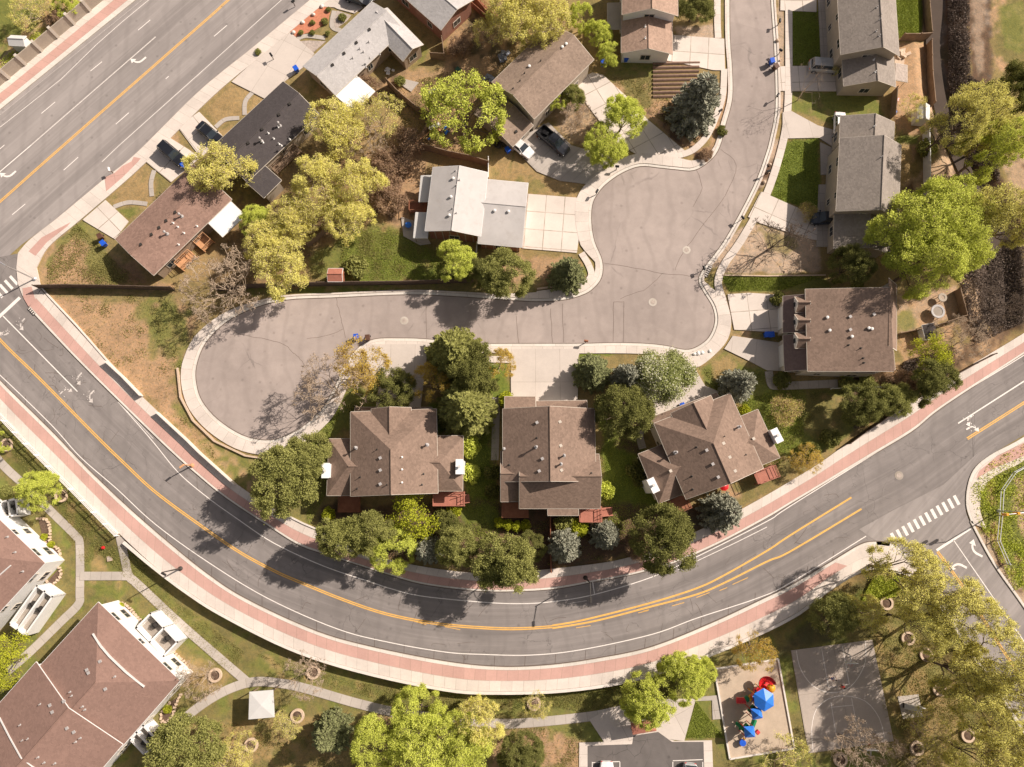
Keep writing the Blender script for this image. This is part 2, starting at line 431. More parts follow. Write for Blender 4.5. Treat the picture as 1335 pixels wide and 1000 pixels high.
def seg_dist(x, y, pts):
    d = np.full(np.shape(x), 1e9)
    for a, b_ in zip(pts, pts[1:]):
        ax, ay = a[0], a[1]; ux, uy = b_[0] - ax, b_[1] - ay
        t = np.clip(((x - ax) * ux + (y - ay) * uy) / (ux * ux + uy * uy), 0, 1)
        d = np.minimum(d, np.hypot(x - ax - t * ux, y - ay - t * uy))
    return d
def inpoly(x, y, pts):
    c = np.zeros(np.shape(x), bool); n = len(pts)
    for i in range(n):
        x1, y1 = pts[i][0], pts[i][1]; x2, y2 = pts[(i + 1) % n][0], pts[(i + 1) % n][1]
        if y1 == y2: continue
        k = ((y1 > y) != (y2 > y)) & (x < (x2 - x1) * (y - y1) / (y2 - y1) + x1)
        c ^= k
    return c
_cw = crom(W2(C_OUT), 3)
_cw_in = offs(_cw, -0.5)            # a little under the pavement
PARK = [tuple(p[:2]) for p in _cw_in] + [tuple(P(*q)[:2]) for q in ((1191,750),(1225,790),(1292,885),(1345,960),(1500,1150),(-300,1150),(-300,400))]
FENCE_L = W2([(-60,472),(0,536),(32,570),(101,639),(156,695.5)])
ROAD_E = W2([(1152,735),(1191,750),(1225,790),(1292,885),(1345,960),(1500,1150)])
LOW = -1.3
def ss(t): t = np.clip(t, 0, 1); return t * t * (3 - 2 * t)
CREEK = W2([(1226,-120),(1226,0),(1222,50),(1228,110),(1242,165),(1268,225),(1296,290),(1306,350),(1308,410)])
def gz_np(x, y):
    x = np.asarray(x, float); y = np.asarray(y, float)
    ins = inpoly(x, y, PARK)
    dl = seg_dist(x, y, FENCE_L)
    px, py = proj(x, y)
    wst = np.maximum(ss(dl / 5.5), ss((px - 158) / 20))
    est = ss(seg_dist(x, y, ROAD_E) / 5.0)
    z = np.where(ins, LOW * np.minimum(wst, est), 0.0)
    dc = seg_dist(x, y, CREEK)
    z = z - 1.5 * (1 - ss((dc - 1.0) / 3.2)) * (~ins)
    return z
def gz(x, y): return float(gz_np(np.array([x]), np.array([y]))[0])
def PG(px, py, dz=0.0):
    """survey point on the actual ground, dz above it"""
    p = P(px, py, 0)
    for _ in range(3): p = P(px, py, gz(p[0], p[1]) + dz)
    return p
def G0(p): return Vector((p[0], p[1], gz(p[0], p[1])))

# ------------------------------------------------------------------ terrain sheet with painted soils
def build_ground():
    st = .32
    xs = np.arange(-92, 92.01, st); ys = np.arange(-54, 92, st)
    far = np.array([2, 6, 14, 30, 60, 120, 260, 600, 1500])
    gx = np.concatenate([xs[0] - far[::-1], xs, xs[-1] + far]); gy = np.concatenate([ys[0] - far[::-1], ys, ys[-1] + far])
    X, Y = np.meshgrid(gx, gy); ny, nx = X.shape
    Z = gz_np(X, Y) - .03
    outer = (X < xs[0] - 1) | (X > xs[-1] + 1) | (Y < ys[0] - 1) | (Y > ys[-1] + 1)
    Z[outer] = np.minimum(Z[outer], -.05)
    PX, PY = proj(X, Y, Z)
    # fractal value noise
    def vn(cell, seed):
        r = np.random.default_rng(seed); g = r.random((int(4200 / cell) + 3, int(4200 / cell) + 3)) if cell > 3 else r.random((701, 701))
        n = g.shape[0] - 1
        fx = (X / cell) % n; fy = (Y / cell) % n
        ix = np.floor(fx).astype(int) % n; iy = np.floor(fy).astype(int) % n; tx = fx - np.floor(fx); ty = fy - np.floor(fy)
        tx = tx * tx * (3 - 2 * tx); ty = ty * ty * (3 - 2 * ty)
        return (g[iy, ix] * (1 - tx) + g[iy, ix + 1] * tx) * (1 - ty) + (g[iy + 1, ix] * (1 - tx) + g[iy + 1, ix + 1] * tx) * ty
    N1 = .5 * vn(9, 1) + .3 * vn(4, 2) + .2 * vn(1.7, 3); N2 = .4 * vn(3.1, 4) + .35 * vn(1.3, 5) + .25 * vn(.7, 6)
    C = dict(lush=(.16,.21,.045), green=(.18,.205,.06), olive=(.22,.20,.085), dry=(.36,.27,.14), dirt=(.43,.30,.19), tan=(.46,.35,.25), mulch=(.14,.095,.07), gravel=(.47,.38,.30), bed=(.15,.13,.12), drk=(.10,.085,.06))
    for k in C: C[k] = np.array(C[k])
    base = C['olive'][None, None] * (1 - N1[..., None]) + C['dry'][None, None] * N1[..., None]
    def patch(pts, c, feather=.6, strength=1.0, mot=None, mc=None):
        nonlocal base
        w = [tuple(PG(*p)[:2]) for p in pts]
        x0 = min(p[0] for p in w) - 4; x1 = max(p[0] for p in w) + 4; y0 = min(p[1] for p in w) - 4; y1 = max(p[1] for p in w) + 4
        ii = np.where((gy > y0) & (gy < y1))[0]; jj = np.where((gx > x0) & (gx < x1))[0]
        if not len(ii) or not len(jj): return
        sl = np.s_[ii[0]:ii[-1] + 1, jj[0]:jj[-1] + 1]
        xx, yy = X[sl], Y[sl]
        jit = (N2[sl] - .5) * feather * 3.0
        ins = inpoly(xx, yy, w); d = seg_dist(xx, yy, [Vector(p) for p in w + [w[0]]]); sd = np.where(ins, d, -d) + jit
        m = ss((sd + feather * .5) / feather) * strength
        cc = np.broadcast_to(C[c], xx.shape + (3,)).copy()
        if mc:
            t = ss((N2[sl] - mot) / .22)[..., None]; cc = cc * (1 - t) + C[mc] * t
        base[sl] = base[sl] * (1 - m[..., None]) + cc * m[..., None]
    # ---- yards and lawns
    patch([(60,300),(105,285),(150,330),(200,372),(230,374),(60,374)], 'dirt', 1.2)
    patch([(95,290),(108,284),(150,330),(170,372),(130,372),(112,350)], 'green', 1.6, .8)
    patch([(62,345),(70,318),(100,292),(106,298),(75,330)], 'green', .8, .8)
    patch([(140,325),(200,372),(150,372)], 'mulch', 1, .5)
    patch([(65,382),(230,382),(262,410),(240,470),(236,520),(260,560),(330,600),(300,625),(250,575),(185,517),(60,400)], 'dirt', 1.2, 1, .66, 'dry')
    patch([(60,383),(230,383),(240,410),(200,398),(120,390)], 'olive', 1.2, .8)
    patch([(195,392),(255,400),(240,460),(205,450),(185,420)], 'green', 2.5, .9, .6, 'olive')
    patch([(236,470),(232,520),(262,568),(340,598),(368,620),(335,650),(280,600),(238,545),(222,500)], 'olive', 1.5, .9, .55, 'green')
    patch([(268,575),(330,600),(355,640),(320,640),(280,605)], 'green', 1.5, .8, .55, 'dirt')
    patch([(315,372),(530,374),(530,382),(330,386)], 'lush', .6, .9, .5, 'olive')
    patch([(530,370),(730,366),(760,372),(740,376),(640,388),(530,380)], 'olive', .6, .9)
    # arterial side lawns
    patch([(140,260),(190,213),(200,240),(203,262),(170,268),(150,268)], 'dry', .5, 1, .5, 'olive')
    patch([(152,273),(190,268),(168,288)], 'green', .5, .9, .5, 'dry'); patch([(205,225),(224,240),(202,258)], 'olive', .5, .9, .5, 'green')
    patch([(248,128),(290,98),(302,106),(262,140)], 'dry', .5, 1, .55, 'green'); patch([(265,143),(304,108),(326,120),(318,150),(285,165)], 'dry', .5, 1, .7, 'olive')
    patch([(332,122),(344,130),(325,150)], 'dry', .4); patch([(285,172),(312,156),(292,176)], 'dry', .4)
    patch([(213,195),(226,172),(256,208),(243,215)], 'dirt', .5, .8); patch([(208,178),(215,168),(225,172),(212,184)], 'dirt', .5)
    patch([(380,108),(398,90),(436,122),(416,144)], 'dry', .6, .9, .5, 'olive')
    patch([(250,214),(330,190),(350,262),(320,285),(262,235)], 'olive', .8, .9, .5, 'drk')
    # back yards between the two streets
    patch([(330,262),(560,110),(700,30),(640,120),(640,210),(560,230),(545,372),(330,372),(230,372),(250,330)], 'dry', 1.4, .9, .6, 'olive')
    patch([(450,290),(540,300),(545,315),(570,340),(615,362),(520,367),(440,368),(425,330)], 'green', 1.5, 1, .62, 'olive')
    patch([(450,330),(560,330),(612,362),(440,366)], 'lush', 2, .8, .66, 'olive')
    patch([(400,328),(450,310),(440,366),(405,366)], 'green', 1, .9, .5, 'mulch')
    patch([(480,200),(545,180),(560,220),(548,290),(520,296),(485,270)], 'dirt', 1.2, .9, .55, 'mulch')
    patch([(400,165),(480,215),(480,290),(330,380),(250,380),(300,300)], 'mulch', 2, .45)
    patch([(480,120),(530,90),(600,90),(640,120),(600,200),(550,190),(565,160)], 'dirt', 1.5, .8, .55, 'mulch')
    patch([(520,35),(560,60),(552,85),(520,70)], 'green', .8, .8, .5, 'dirt')
    patch([(575,50),(620,20),(660,60),(640,110),(580,105)], 'dirt', 1.2, .8, .5, 'drk')
    patch([(640,200),(665,190),(705,228),(758,238),(752,262),(690,256),(688,240),(640,228)], 'dry', .8, 1, .5, 'olive')
    patch([(655,330),(748,332),(766,350),(755,372),(640,376)], 'dirt', 1, .9, .45, 'green')
    patch([(715,133),(760,140),(790,182),(770,150),(745,112)], 'tan', .8, .7); patch([(708,150),(745,120),(780,160),(800,195),(745,185)], 'tan', 1, .8, .5, 'mulch')
    patch([(780,95),(850,95),(852,128),(855,160),(900,195),(843,152),(820,128)], 'olive', .7, 1, .5, 'dirt')
    patch([(790,78),(858,78),(858,100),(790,98)], 'green', .8, .9, .4, 'olive')
    patch([(850,130),(935,120),(930,150),(922,178),(900,196),(870,172),(846,152)], 'dirt', .8, 1, .5, 'mulch')
    patch([(882,35),(930,30),(934,52),(884,46)], 'gravel', .5); patch([(940,-10),(950,-10),(950,50),(940,52)], 'olive', .4, .9, .5, 'dirt')
    patch([(943,92),(953,92),(952,130),(940,170),(925,195),(932,150)], 'dirt', .5, 1, .55, 'mulch'); patch([(905,200),(936,185),(922,208),(910,214)], 'dirt', .4, 1, .5, 'mulch')
    # east side of the upper street
    patch([(1012,-10),(1023,-10),(1024,86),(1014,86)], 'gravel', .4, .9); patch([(1014,120),(1024,120),(1022,148),(1014,150)], 'gravel', .4)
    patch([(1004,180),(1020,182),(1006,240),(988,246)], 'gravel', .4, 1, .5, 'mulch'); patch([(960,298),(976,296),(940,346),(925,350)], 'gravel', .4)
    patch([(1029,14),(1067,14),(1070,86),(1031,86)], 'green', .4, 1, .6, 'olive'); patch([(1048,30),(1069,28),(1071,84),(1050,84)], 'lush', .8, .7)
    patch([(1030,120),(1145,118),(1150,155),(1095,165),(1060,150),(1031,143)], 'green', .6, 1, .58, 'olive')
    patch([(1020,182),(1068,178),(1070,278),(1052,276),(1004,256)], 'lush', .5, 1, .7, 'green')
    patch([(1166,-10),(1204,-10),(1203,50),(1172,50)], 'lush', .4)
    patch([(1168,55),(1208,55),(1212,150),(1180,240),(1172,240),(1165,120)], 'dirt', .6, 1, .6, 'tan')
    patch([(1170,170),(1200,176),(1200,190),(1168,188)], 'lush', .6, .9); patch([(1172,190),(1189,190),(1188,245),(1172,240)], 'dry', .4)
    patch([(975,292),(1064,312),(1075,358),(942,358),(968,318)], 'gravel', .5, 1, .62, 'dry'); patch([(995,300),(1040,312),(1030,335),(1000,325)], 'olive', .8, .8)
    patch([(940,358),(1078,358),(1090,378),(1010,380),(950,382)], 'green', .5, 1, .6, 'olive'); patch([(918,362),(930,356),(940,390),(930,384)], 'olive', .4, 1, .5, 'green')
    patch([(957,430),(1020,436),(1016,446),(958,436)], 'olive', .4, 1, .5, 'dirt')
    patch([(910,478),(946,458),(972,476),(1000,484),(1004,508),(1090,506),(1165,500),(1100,575),(1000,625),(1000,560),(960,525),(918,502)], 'green', .8, 1, .6, 'olive')
    patch([(925,470),(950,462),(965,478),(945,500),(930,495)], 'dry', 1, .9); patch([(1040,510),(1110,520),(1100,570),(1050,570)], 'olive', 1.5, .8, .5, 'dry')
    patch([(960,525),(1040,500),(1050,520),(1040,580),(1000,600)], 'lush', 1.2, .8)
    patch([(1095,495),(1240,460),(1335,400),(1335,430),(1180,530),(1120,560)], 'mulch', 1.2, .9, .5, 'dirt')
    patch([(1168,385),(1250,370),(1250,415),(1172,438)], 'tan', .7, 1, .55, 'dirt'); patch([(1170,410),(1190,405),(1192,430),(1172,432)], 'green', .8, .8)
    patch([(1165,440),(1250,418),(1235,455),(1180,475)], 'dirt', .8, 1, .5, 'olive')
    # creek corridor
    patch([(1203,-60),(1222,-60),(1215,50),(1225,130),(1240,180),(1222,190),(1208,120)], 'tan', .8)
    patch([(1218,-60),(1256,-60),(1262,120),(1290,220),(1300,260),(1335,330),(1335,420),(1290,430),(1265,380),(1250,250),(1230,180),(1217,90)], 'bed', 1.2, 1, .5, 'drk')
    patch([(1234,-60),(1262,-60),(1262,120),(1290,220),(1270,225),(1244,160),(1232,90)], 'mulch', .8, 1, .5, 'drk'); patch([(1258,-60),(1292,-60),(1294,110),(1300,210),(1335,290),(1335,330),(1290,250),(1268,180),(1262,60)], 'mulch', .8, .95, .5, 'bed')
    patch([(1264,-60),(1282,-60),(1284,90),(1275,110),(1268,60)], 'gravel', .8, .55)
    patch([(1292,-60),(1345,-60),(1345,100),(1298,90)], 'olive', .8, 1, .5, 'dirt'); patch([(1305,10),(1335,0),(1335,70),(1308,66)], 'green', .8, .8)
    patch([(1300,190),(1345,170),(1345,290),(1310,240)], 'tan', 1, .9, .5, 'mulch'); patch([(1180,240),(1240,180),(1260,260),(1200,330)], 'tan', 1, .9, .5, 'mulch')
    patch([(1245,350),(1275,350),(1290,440),(1255,440)], 'tan', 1, .9, .5, 'mulch')
    # townhouse row
    patch([(405,548),(430,520),(460,500),(500,530),(460,560),(428,575),(428,640),(400,690),(360,660),(395,600)], 'green', 1, 1, .7, 'lush')
    patch([(380,590),(428,590),(428,680),(412,688),(375,668)], 'olive', 1, .8)
    patch([(600,470),(665,474),(665,520),(640,530),(652,700),(610,700),(606,560)], 'lush', .8, 1, .7, 'green')
    patch([(621,450),(666,450),(664,465),(620,464)], 'olive', .3); patch([(560,530),(600,520),(606,560),(572,566)], 'lush', .6)
    patch([(783,540),(830,560),(865,660),(820,700),(785,700)], 'lush', .8, 1, .7, 'green')
    patch([(420,660),(640,650),(900,665),(980,640),(900,696),(780,734),(640,748),(500,728),(420,693)], 'mulch', 1, .95, .55, 'drk')
    patch([(700,655),(720,655),(720,745),(700,745)], 'mulch', .5); patch([(600,655),(645,655),(650,690),(600,690)], 'lush', 1, .8)
    patch([(753,450),(800,452),(806,462),(756,466)], 'lush', .4); patch([(806,520),(842,520),(848,545),(832,590),(806,580)], 'mulch', .8, .9)
    patch([(900,455),(935,450),(925,465),(903,472)], 'gravel', .4)
    patch([(930,640),(1040,590),(1060,606),(975,657),(940,675)], 'olive', .8, .9, .5, 'dirt')
    # park
    patch([(-80,470),(160,700),(240,770),(380,850),(580,900),(740,902),(910,862),(1080,775),(1150,745),(1230,800),(1335,960),(1400,1050),(-200,1050)], 'olive', .6, 1, .42, 'green')
    patch([(-40,520),(30,572),(150,700),(110,700),(60,650),(0,600)], 'green', 1, .8, .5, 'dry')
    patch([(110,700),(160,712),(240,790),(320,850),(470,890),(580,910),(760,910),(560,930),(400,885),(320,880),(180,760),(105,750)], 'green', 1.4, .8, .5, 'dry')
    patch([(190,830),(300,880),(280,905),(230,900)], 'dry', 1.2, .85, .55, 'olive'); patch([(250,940),(500,930),(560,1000),(200,1000)], 'dry', 1.5, .8, .5, 'olive')
    patch([(490,935),(580,945),(560,970),(500,965)], 'dirt', 1.5, .9); patch([(640,948),(760,942),(768,1000),(640,1000)], 'dirt', 1.5, 1, .55, 'olive')
    patch([(700,945),(770,943),(786,966),(760,968)], 'green', .8, .9)
    patch([(640,905),(820,890),(930,855),(925,900),(760,928),(640,935)], 'green', 1, .85, .55, 'olive')
    patch([(893,962),(908,914),(925,914),(927,940),(940,940),(945,962)], 'green', .5, 1, .6, 'lush')
    patch([(1010,850),(1100,780),(1140,745),(1150,760),(1090,830),(1030,850)], 'drk', 1.5, .7); patch([(1090,790),(1160,745),(1190,755),(1150,790),(1100,815)], 'lush', 1, .7)
    patch([(1130,800),(1300,880),(1335,1000),(1170,1000)], 'dry', 2, .7, .5, 'olive')
    # east verge by the side street
    patch([(1262,640),(1290,600),(1345,570),(1345,800),(1330,800),(1270,690)], 'green', .8, 1, .5, 'dirt'); patch([(1318,625),(1345,610),(1345,700),(1325,690)], 'tan', .8)
    patch([(1266,690),(1286,700),(1345,790),(1345,815)], 'gravel', .6, .9, .55, 'mulch')
    # top-left corner
    patch([(-100,-100),(110,-100),(95,0),(0,78),(-100,150)], 'green', .8, 1, .5, 'dry'); patch([(0,76),(98,-4),(135,-2),(0,112)], 'gravel', .6, .8, .5, 'dry')
    base *= (.82 + .36 * N2)[..., None]
    me = bpy.data.meshes.new('ground')
    idx = np.arange(nx * ny).reshape(ny, nx)
    q = np.stack([idx[:-1, :-1], idx[:-1, 1:], idx[1:, 1:], idx[1:, :-1]], -1).reshape(-1, 4)
    me.vertices.add(nx * ny); me.vertices.foreach_set('co', np.stack([X, Y, Z], -1).astype(np.float32).ravel())
    me.loops.add(q.size); me.loops.foreach_set('vertex_index', q.astype(np.int32).ravel())
    me.polygons.add(len(q)); me.polygons.foreach_set('loop_start', (np.arange(len(q)) * 4).astype(np.int32)); me.polygons.foreach_set('loop_total', np.full(len(q), 4, np.int32))
    me.update(); me.validate()
    ca = me.color_attributes.new('soil', 'FLOAT_COLOR', 'POINT')
    ca.data.foreach_set('color', np.concatenate([base, np.ones(base.shape[:2] + (1,))], -1).astype(np.float32).ravel())
    m, nt, b = newmat('ground_cover', .95, .1)
    a = nd(nt, 'ShaderNodeAttribute', attribute_name='soil').outputs['Color']; p = pos(nt)
    f1 = noise(nt, p, 2.6, 6, .75); f2 = noise(nt, p, 12, 3, .7); f3 = noise(nt, p, .9, 5, .7)
    c = mix(nt, rng(nt, f1, .36, .64, 0, .8), a, mix(nt, 1.0, a, (1.55, 1.3, 1.05, 1), 'MULTIPLY'))
    c = mix(nt, rng(nt, f3, .48, .66, 0, .6), c, mix(nt, 1.0, a, (.55, .6, .55, 1), 'MULTIPLY'))
    c = mix(nt, rng(nt, f2, .4, .68, 0, .6), c, mix(nt, 1.0, a, (.5, .48, .45, 1), 'MULTIPLY'))
    nt.links.new(c, b.inputs['Base Color'])
    bm = nd(nt, 'ShaderNodeBump', {'Strength': .8, 'Distance': .08, 'Height': f1}); nt.links.new(bm.outputs[0], b.inputs['Normal'])
    me.materials.append(m)
    o = bpy.data.objects.new('ground', me); col.objects.link(o); struct(o)
build_ground()

# ------------------------------------------------------------------ curved road
NS = 260
kin = resample(crom(W2(K_IN), 6), NS); kout = resample(crom(W2(K_OUT), 6), NS)
# curved carriageway runs from the west junction to beyond the east edge
kin_c = resample(crom(W2([(8,366)] + K_IN[5:]), 6), NS)
kout_ext = W2(K_OUT[1:20] + [(1142,707),(1180,700),(1262,655),(1270,612),(1290,594),(1335,567),(1440,500)])
kout_c = resample(crom(W2([(-75,420)]) + crom(kout_ext, 6), 1), NS)
mb = MB(); ribbon(mb, kin_c, kout_c, 0.0); struct(mb.build('road', M['curve']))
# arterial carriageway
AN = W2([(-260,349),(0,144),(178,0),(430,-199)]); AS = W2([(-160,470),(-60,395),(0,345),(24,322),(77,283),(137,233),(178,200),(260,119),(330,62),(389,13),(450,-38),(560,-130)])
mb = MB(); ribbon(mb, resample(AN, 60), resample(AS, 60), .004); struct(mb.build('arterial_road', M['art']))
# west junction pad and side street
mb, o = slab('junction_road', [(-160,470),(-60,380),(0,335),(26,330),(25,352),(27,378),(40,404),(6,430),(-60,500)], .008, M['curve']); struct(o)
SS_L = crom(W2([(1150,700),(1172,714),(1196,742),(1232,793),(1290,880),(1345,962),(1420,1080)]), 5); SS_R = crom(W2([(1254,645),(1258,662),(1265,682),(1294,735),(1334,792),(1380,860),(1460,980)]), 5)
mb = MB(); ribbon(mb, resample(SS_L, 60), resample(SS_R, 60), .006); struct(mb.build('side_street', M['art']))
mb, o = slab('turning_area', [(1120,690),(1165,665),(1230,632),(1275,590),(1300,580),(1272,612),(1262,634),(1260,664),(1200,735),(1160,707),(1142,705)], .010, M['art']); struct(o)

# ------------------------------------------------------------------ the two-ended court
KC = [(951,-70,.75),(951,0,.75),(951.6,50,.75),(954.5,91,.75),(954.5,129,.75),(946,162,.75),(938,192,.8),(926,209,1.0),(905,222,1.6),(880,221,2.0),(861,219,2.1),(834,217,2.1),(810,226,2.0),(790,240,2.0),(778,254,2.4),(772,268,2.6),(771,291,2.4),(775,315,2.2),(785,340,1.1),(784,362,1.2),(771,378,1.6),(755,386,2.0),(734,391,1.6),(700,393,1.4),(649,390,.8),(590,386,.7),(530,384,.7),(434,388,.7),(373,391,.7),(330,402,.9),(295,420,1.4),(268,447,1.9),(256,477,2.1),(256,501,2.1),(264,524,2.1),(284,547,2.1),(315,567,2.1),(345,574,2.1),(369,570,2.1),(395,556,2.1),(420,533,2.0),(436,505,1.8),(452,472,1.5),(470,451,1.3),(490,442,1.3),(520,441,1.5),(554,442,1.5),(590,446,1.4),(625,448,1.4),(690,448,1.5),(759,448,1.5),(800,447,1.6),(841,448,1.6),(869,451,1.7),(893,456,1.8),(909,452,2.0),(924,440,2.2),(932,420,2.3),(929,400,2.2),(917,380,1.3),(911,367,.8),(916,352,.75),(946,311,.75),(982,244,.75),(998,202,.75),(1004,180,.75),(1010,150,.75),(1011,121,.75),(1009,60,.75),(1005,0,.75),(1004,-70,.75)]
kc = crom(W2([(x, y) for x, y, o_ in KC]), 4)
oc = []
for i in range(len(KC) - 1):
    for k in range(4): oc.append(KC[i][2] * (1 - k / 4) + KC[i + 1][2] * k / 4)
oc.append(KC[-1][2])
mb = MB(); mb.prism(kc, -.06, 0.0, (kc[0], Vector((1, 0)), Vector((0, 1)))); struct(mb.build('court_road', M['cul']))
sgn = -1 if offs(kc, 1.0)[40][0] > kc[40][0] and False else 1
# pick the side that lies outside the carriageway
test = offs(kc, 1.0); ins = inpoly(np.array([test[60][0]]), np.array([test[60][1]]), [tuple(p[:2]) for p in kc])[0]
sg = -1 if ins else 1
mb = MB()
ribbon(mb, kc, offs(kc, sg * .42), .05, -.06); struct(mb.build('gutter', M['kerb']))
mb = MB(); ribbon(mb, offs(kc, sg * .421), offs(kc, [sg * max(.62, v) for v in oc]), .13, -.06); struct(mb.build('kerb_pavement', M['walk']))
# darker joint between gutter and carriageway
mb = MB(); stripe(mb, offs(kc, -sg * .05), .09, .004); struct(mb.build('gutter_joint', M['wood_dark']))

# ------------------------------------------------------------------ pavements of the curved road
def band(name, A, B, f0, f1, z, mat, z0=-.06):
    L1 = [a.lerp(b_, f0) for a, b_ in zip(A, B)]; L2 = [a.lerp(b_, f1) for a, b_ in zip(A, B)]
    mb = MB(); ribbon(mb, L1, L2, z, z0); return struct(mb.build(name, mat))
ki = resample(crom(W2(K_IN[5:]), 6), NS); ci = resample(crom(W2(C_IN), 6), NS)
band('kerb_inner', ki, ci, 0, .10, .13, M['kerb']); band('red_paving_inner', ki, ci, .101, .56, .125, M['red']); band('pavement_inner', ki, ci, .561, 1, .13, M['walk'])
ko = resample(crom(W2(K_OUT), 6), NS); co = resample(crom(W2(C_OUT), 6), NS)
band('kerb_outer', ko, co, 0, .13, .13, M['kerb']); band('red_paving_outer', ko, co, .131, .57, .125, M['red']); band('pavement_outer', ko, co, .571, 1.0, .13, M['walk'])
for nm, k_, s_ in (('road_joint_inner', ki, 1), ('road_joint_outer', ko, -1)):
    mb = MB(); stripe(mb, offs(k_, .06 * s_ * (1 if k_ is ki else 1)), .10, .012); struct(mb.build(nm, M['wood_dark']))
# arterial pavements
an = resample(W2([(-260,349),(0,144),(178,0),(430,-199)]), 80); an2 = resample(W2([(-290,325),(0,111),(133,0),(390,-214)]), 80)
band('kerb_north', an, an2, 0, .22, .13, M['kerb']); band('red_paving_north', an, an2, .221, .62, .125, M['red']); band('pavement_north', an, an2, .621, 1, .13, M['walk'])
as1 = resample(crom(W2([(24,330),(40,312),(77,283),(137,233),(178,200),(260,119),(330,62),(389,13),(450,-38),(560,-130)]), 5), 100)
as2 = resample(crom(W2([(48,350),(64,322),(104,288),(160,240),(200,203),(282,122),(350,66),(408,17),(470,-32),(580,-124)]), 5), 100)
band('pavement_south', as1, as2, 0, 1, .13, M['walk'])
mb, o = slab('red_paving_corner', [(38,328),(55,310),(93,290),(88,296),(62,316),(47,334)], .136, M['red']); struct(o)
mb, o = slab('red_paving_verge', [(137,232),(139,250),(160,232),(180,212),(184,207),(175,205),(172,211),(160,217),(150,226)], .137, M['red']); struct(o)
mb, o = slab('corner_pavement', [(24,330),(48,348),(54,376),(46,392),(30,386),(24,370),(22,350)], .132, M['walk']); struct(o)
mb, o = slab('red_paving_kerb', [(30,376),(42,374),(47,392),(38,400),(31,388)], .138, M['red']); struct(o)
# east corner pavement
e1 = resample(crom(W2([(1440,502),(1335,569),(1294,591),(1271,609),(1261,632),(1259,659),(1266,682)]), 5), 50); e2 = resample(crom(W2([(1440,530),(1335,600),(1312,612),(1292,624),(1281,640),(1277,665),(1286,690)]), 5), 50)
band('kerb_east', e1, e2, 0, .2, .13, M['kerb']); band('pavement_east', e1, e2, .201, 1, .128, M['walk'])
mb, o = slab('red_paving_east', [(1345,572),(1300,594),(1276,614),(1272,624),(1292,612),(1345,590)], .136, M['red']); struct(o)
k2 = resample(crom(W2([(1264,680),(1294,735),(1334,792),(1400,890)]), 5), 40)
mb = MB(); ribbon(mb, k2, offs(k2, -.35), .13, -.06); struct(mb.build('kerb_side_street', M['kerb']))
k3 = resample(crom(W2([(1142,706),(1160,708),(1176,718),(1200,748),(1236,800),(1294,888),(1350,972)]), 5), 50)
mb = MB(); ribbon(mb, k3, offs(k3, .5), .13, -.06); struct(mb.build('kerb_side_street', M['kerb']))
mb, o = slab('corner_pavement', [(1088,733),(1122,713),(1145,709),(1164,713),(1178,724),(1192,745),(1188,749),(1154,738),(1120,742)], .126, M['walk']); struct(o)

# walks beside the court
def walk(name, pts, w, z, mat=None, park=False):
    base = [PG(*q) if park else P(*q) for q in pts]
    c = resample(crom([Vector((p[0], p[1], 0)) for p in base], 6), max(12, len(pts) * 10))
    mb = MB(); ribbon(mb, offs(c, w / 2), offs(c, -w / 2), z, z - .3, (lambda p: gz(p[0], p[1])) if park else None)
    return struct(mb.build(name, mat or M['walk']))
walk('footway', [(1028,-70),(1028,40),(1028,100),(1026,150),(1019,192),(999,254),(967,312),(944,345),(936,368),(942,392),(948,418),(944,440),(929,458),(908,474),(888,476)], 1.15, .12)
walk('footway', [(935,-70),(935,20),(936,50)], 1.05, .115); walk('footway', [(944,90),(942,125),(934,150),(921,178),(903,196),(884,203)], 1.0, .115)
walk('footway', [(500,460),(560,463),(621,468),(668,469)], 1.0, .11); walk('footway', [(700,384),(722,381),(752,377),(770,362),(768,347),(758,330)], 1.0, .116)
walk('footpath', [(647,518),(646,560),(645,600)], 1.1, .03, M['path']); walk('footpath', [(582,528),(583,548),(586,566)], .9, .03, M['path'])
walk('footpath', [(844,545),(834,565),(838,585)], 1.1, .03, M['path']); walk('footpath', [(1002,484),(1005,500),(1012,503),(1050,502),(1092,500)], 1.2, .06, M['path'])
walk('footpath', [(201,222),(197,238),(198,256)], .7, .05, M['path']); walk('footpath', [(148,270),(168,264),(192,266)], .7, .05, M['path'])
walk('footpath', [(331,119),(320,132),(319,150)], .7, .05, M['path']); walk('footpath', [(281,166),(294,156),(312,154)], .7, .05, M['path'])
walk('footpath', [(436,14),(433,34),(444,40)], .8, .05, M['path']); walk('footpath', [(388,51),(400,47),(424,50)], .7, .05, M['path'])
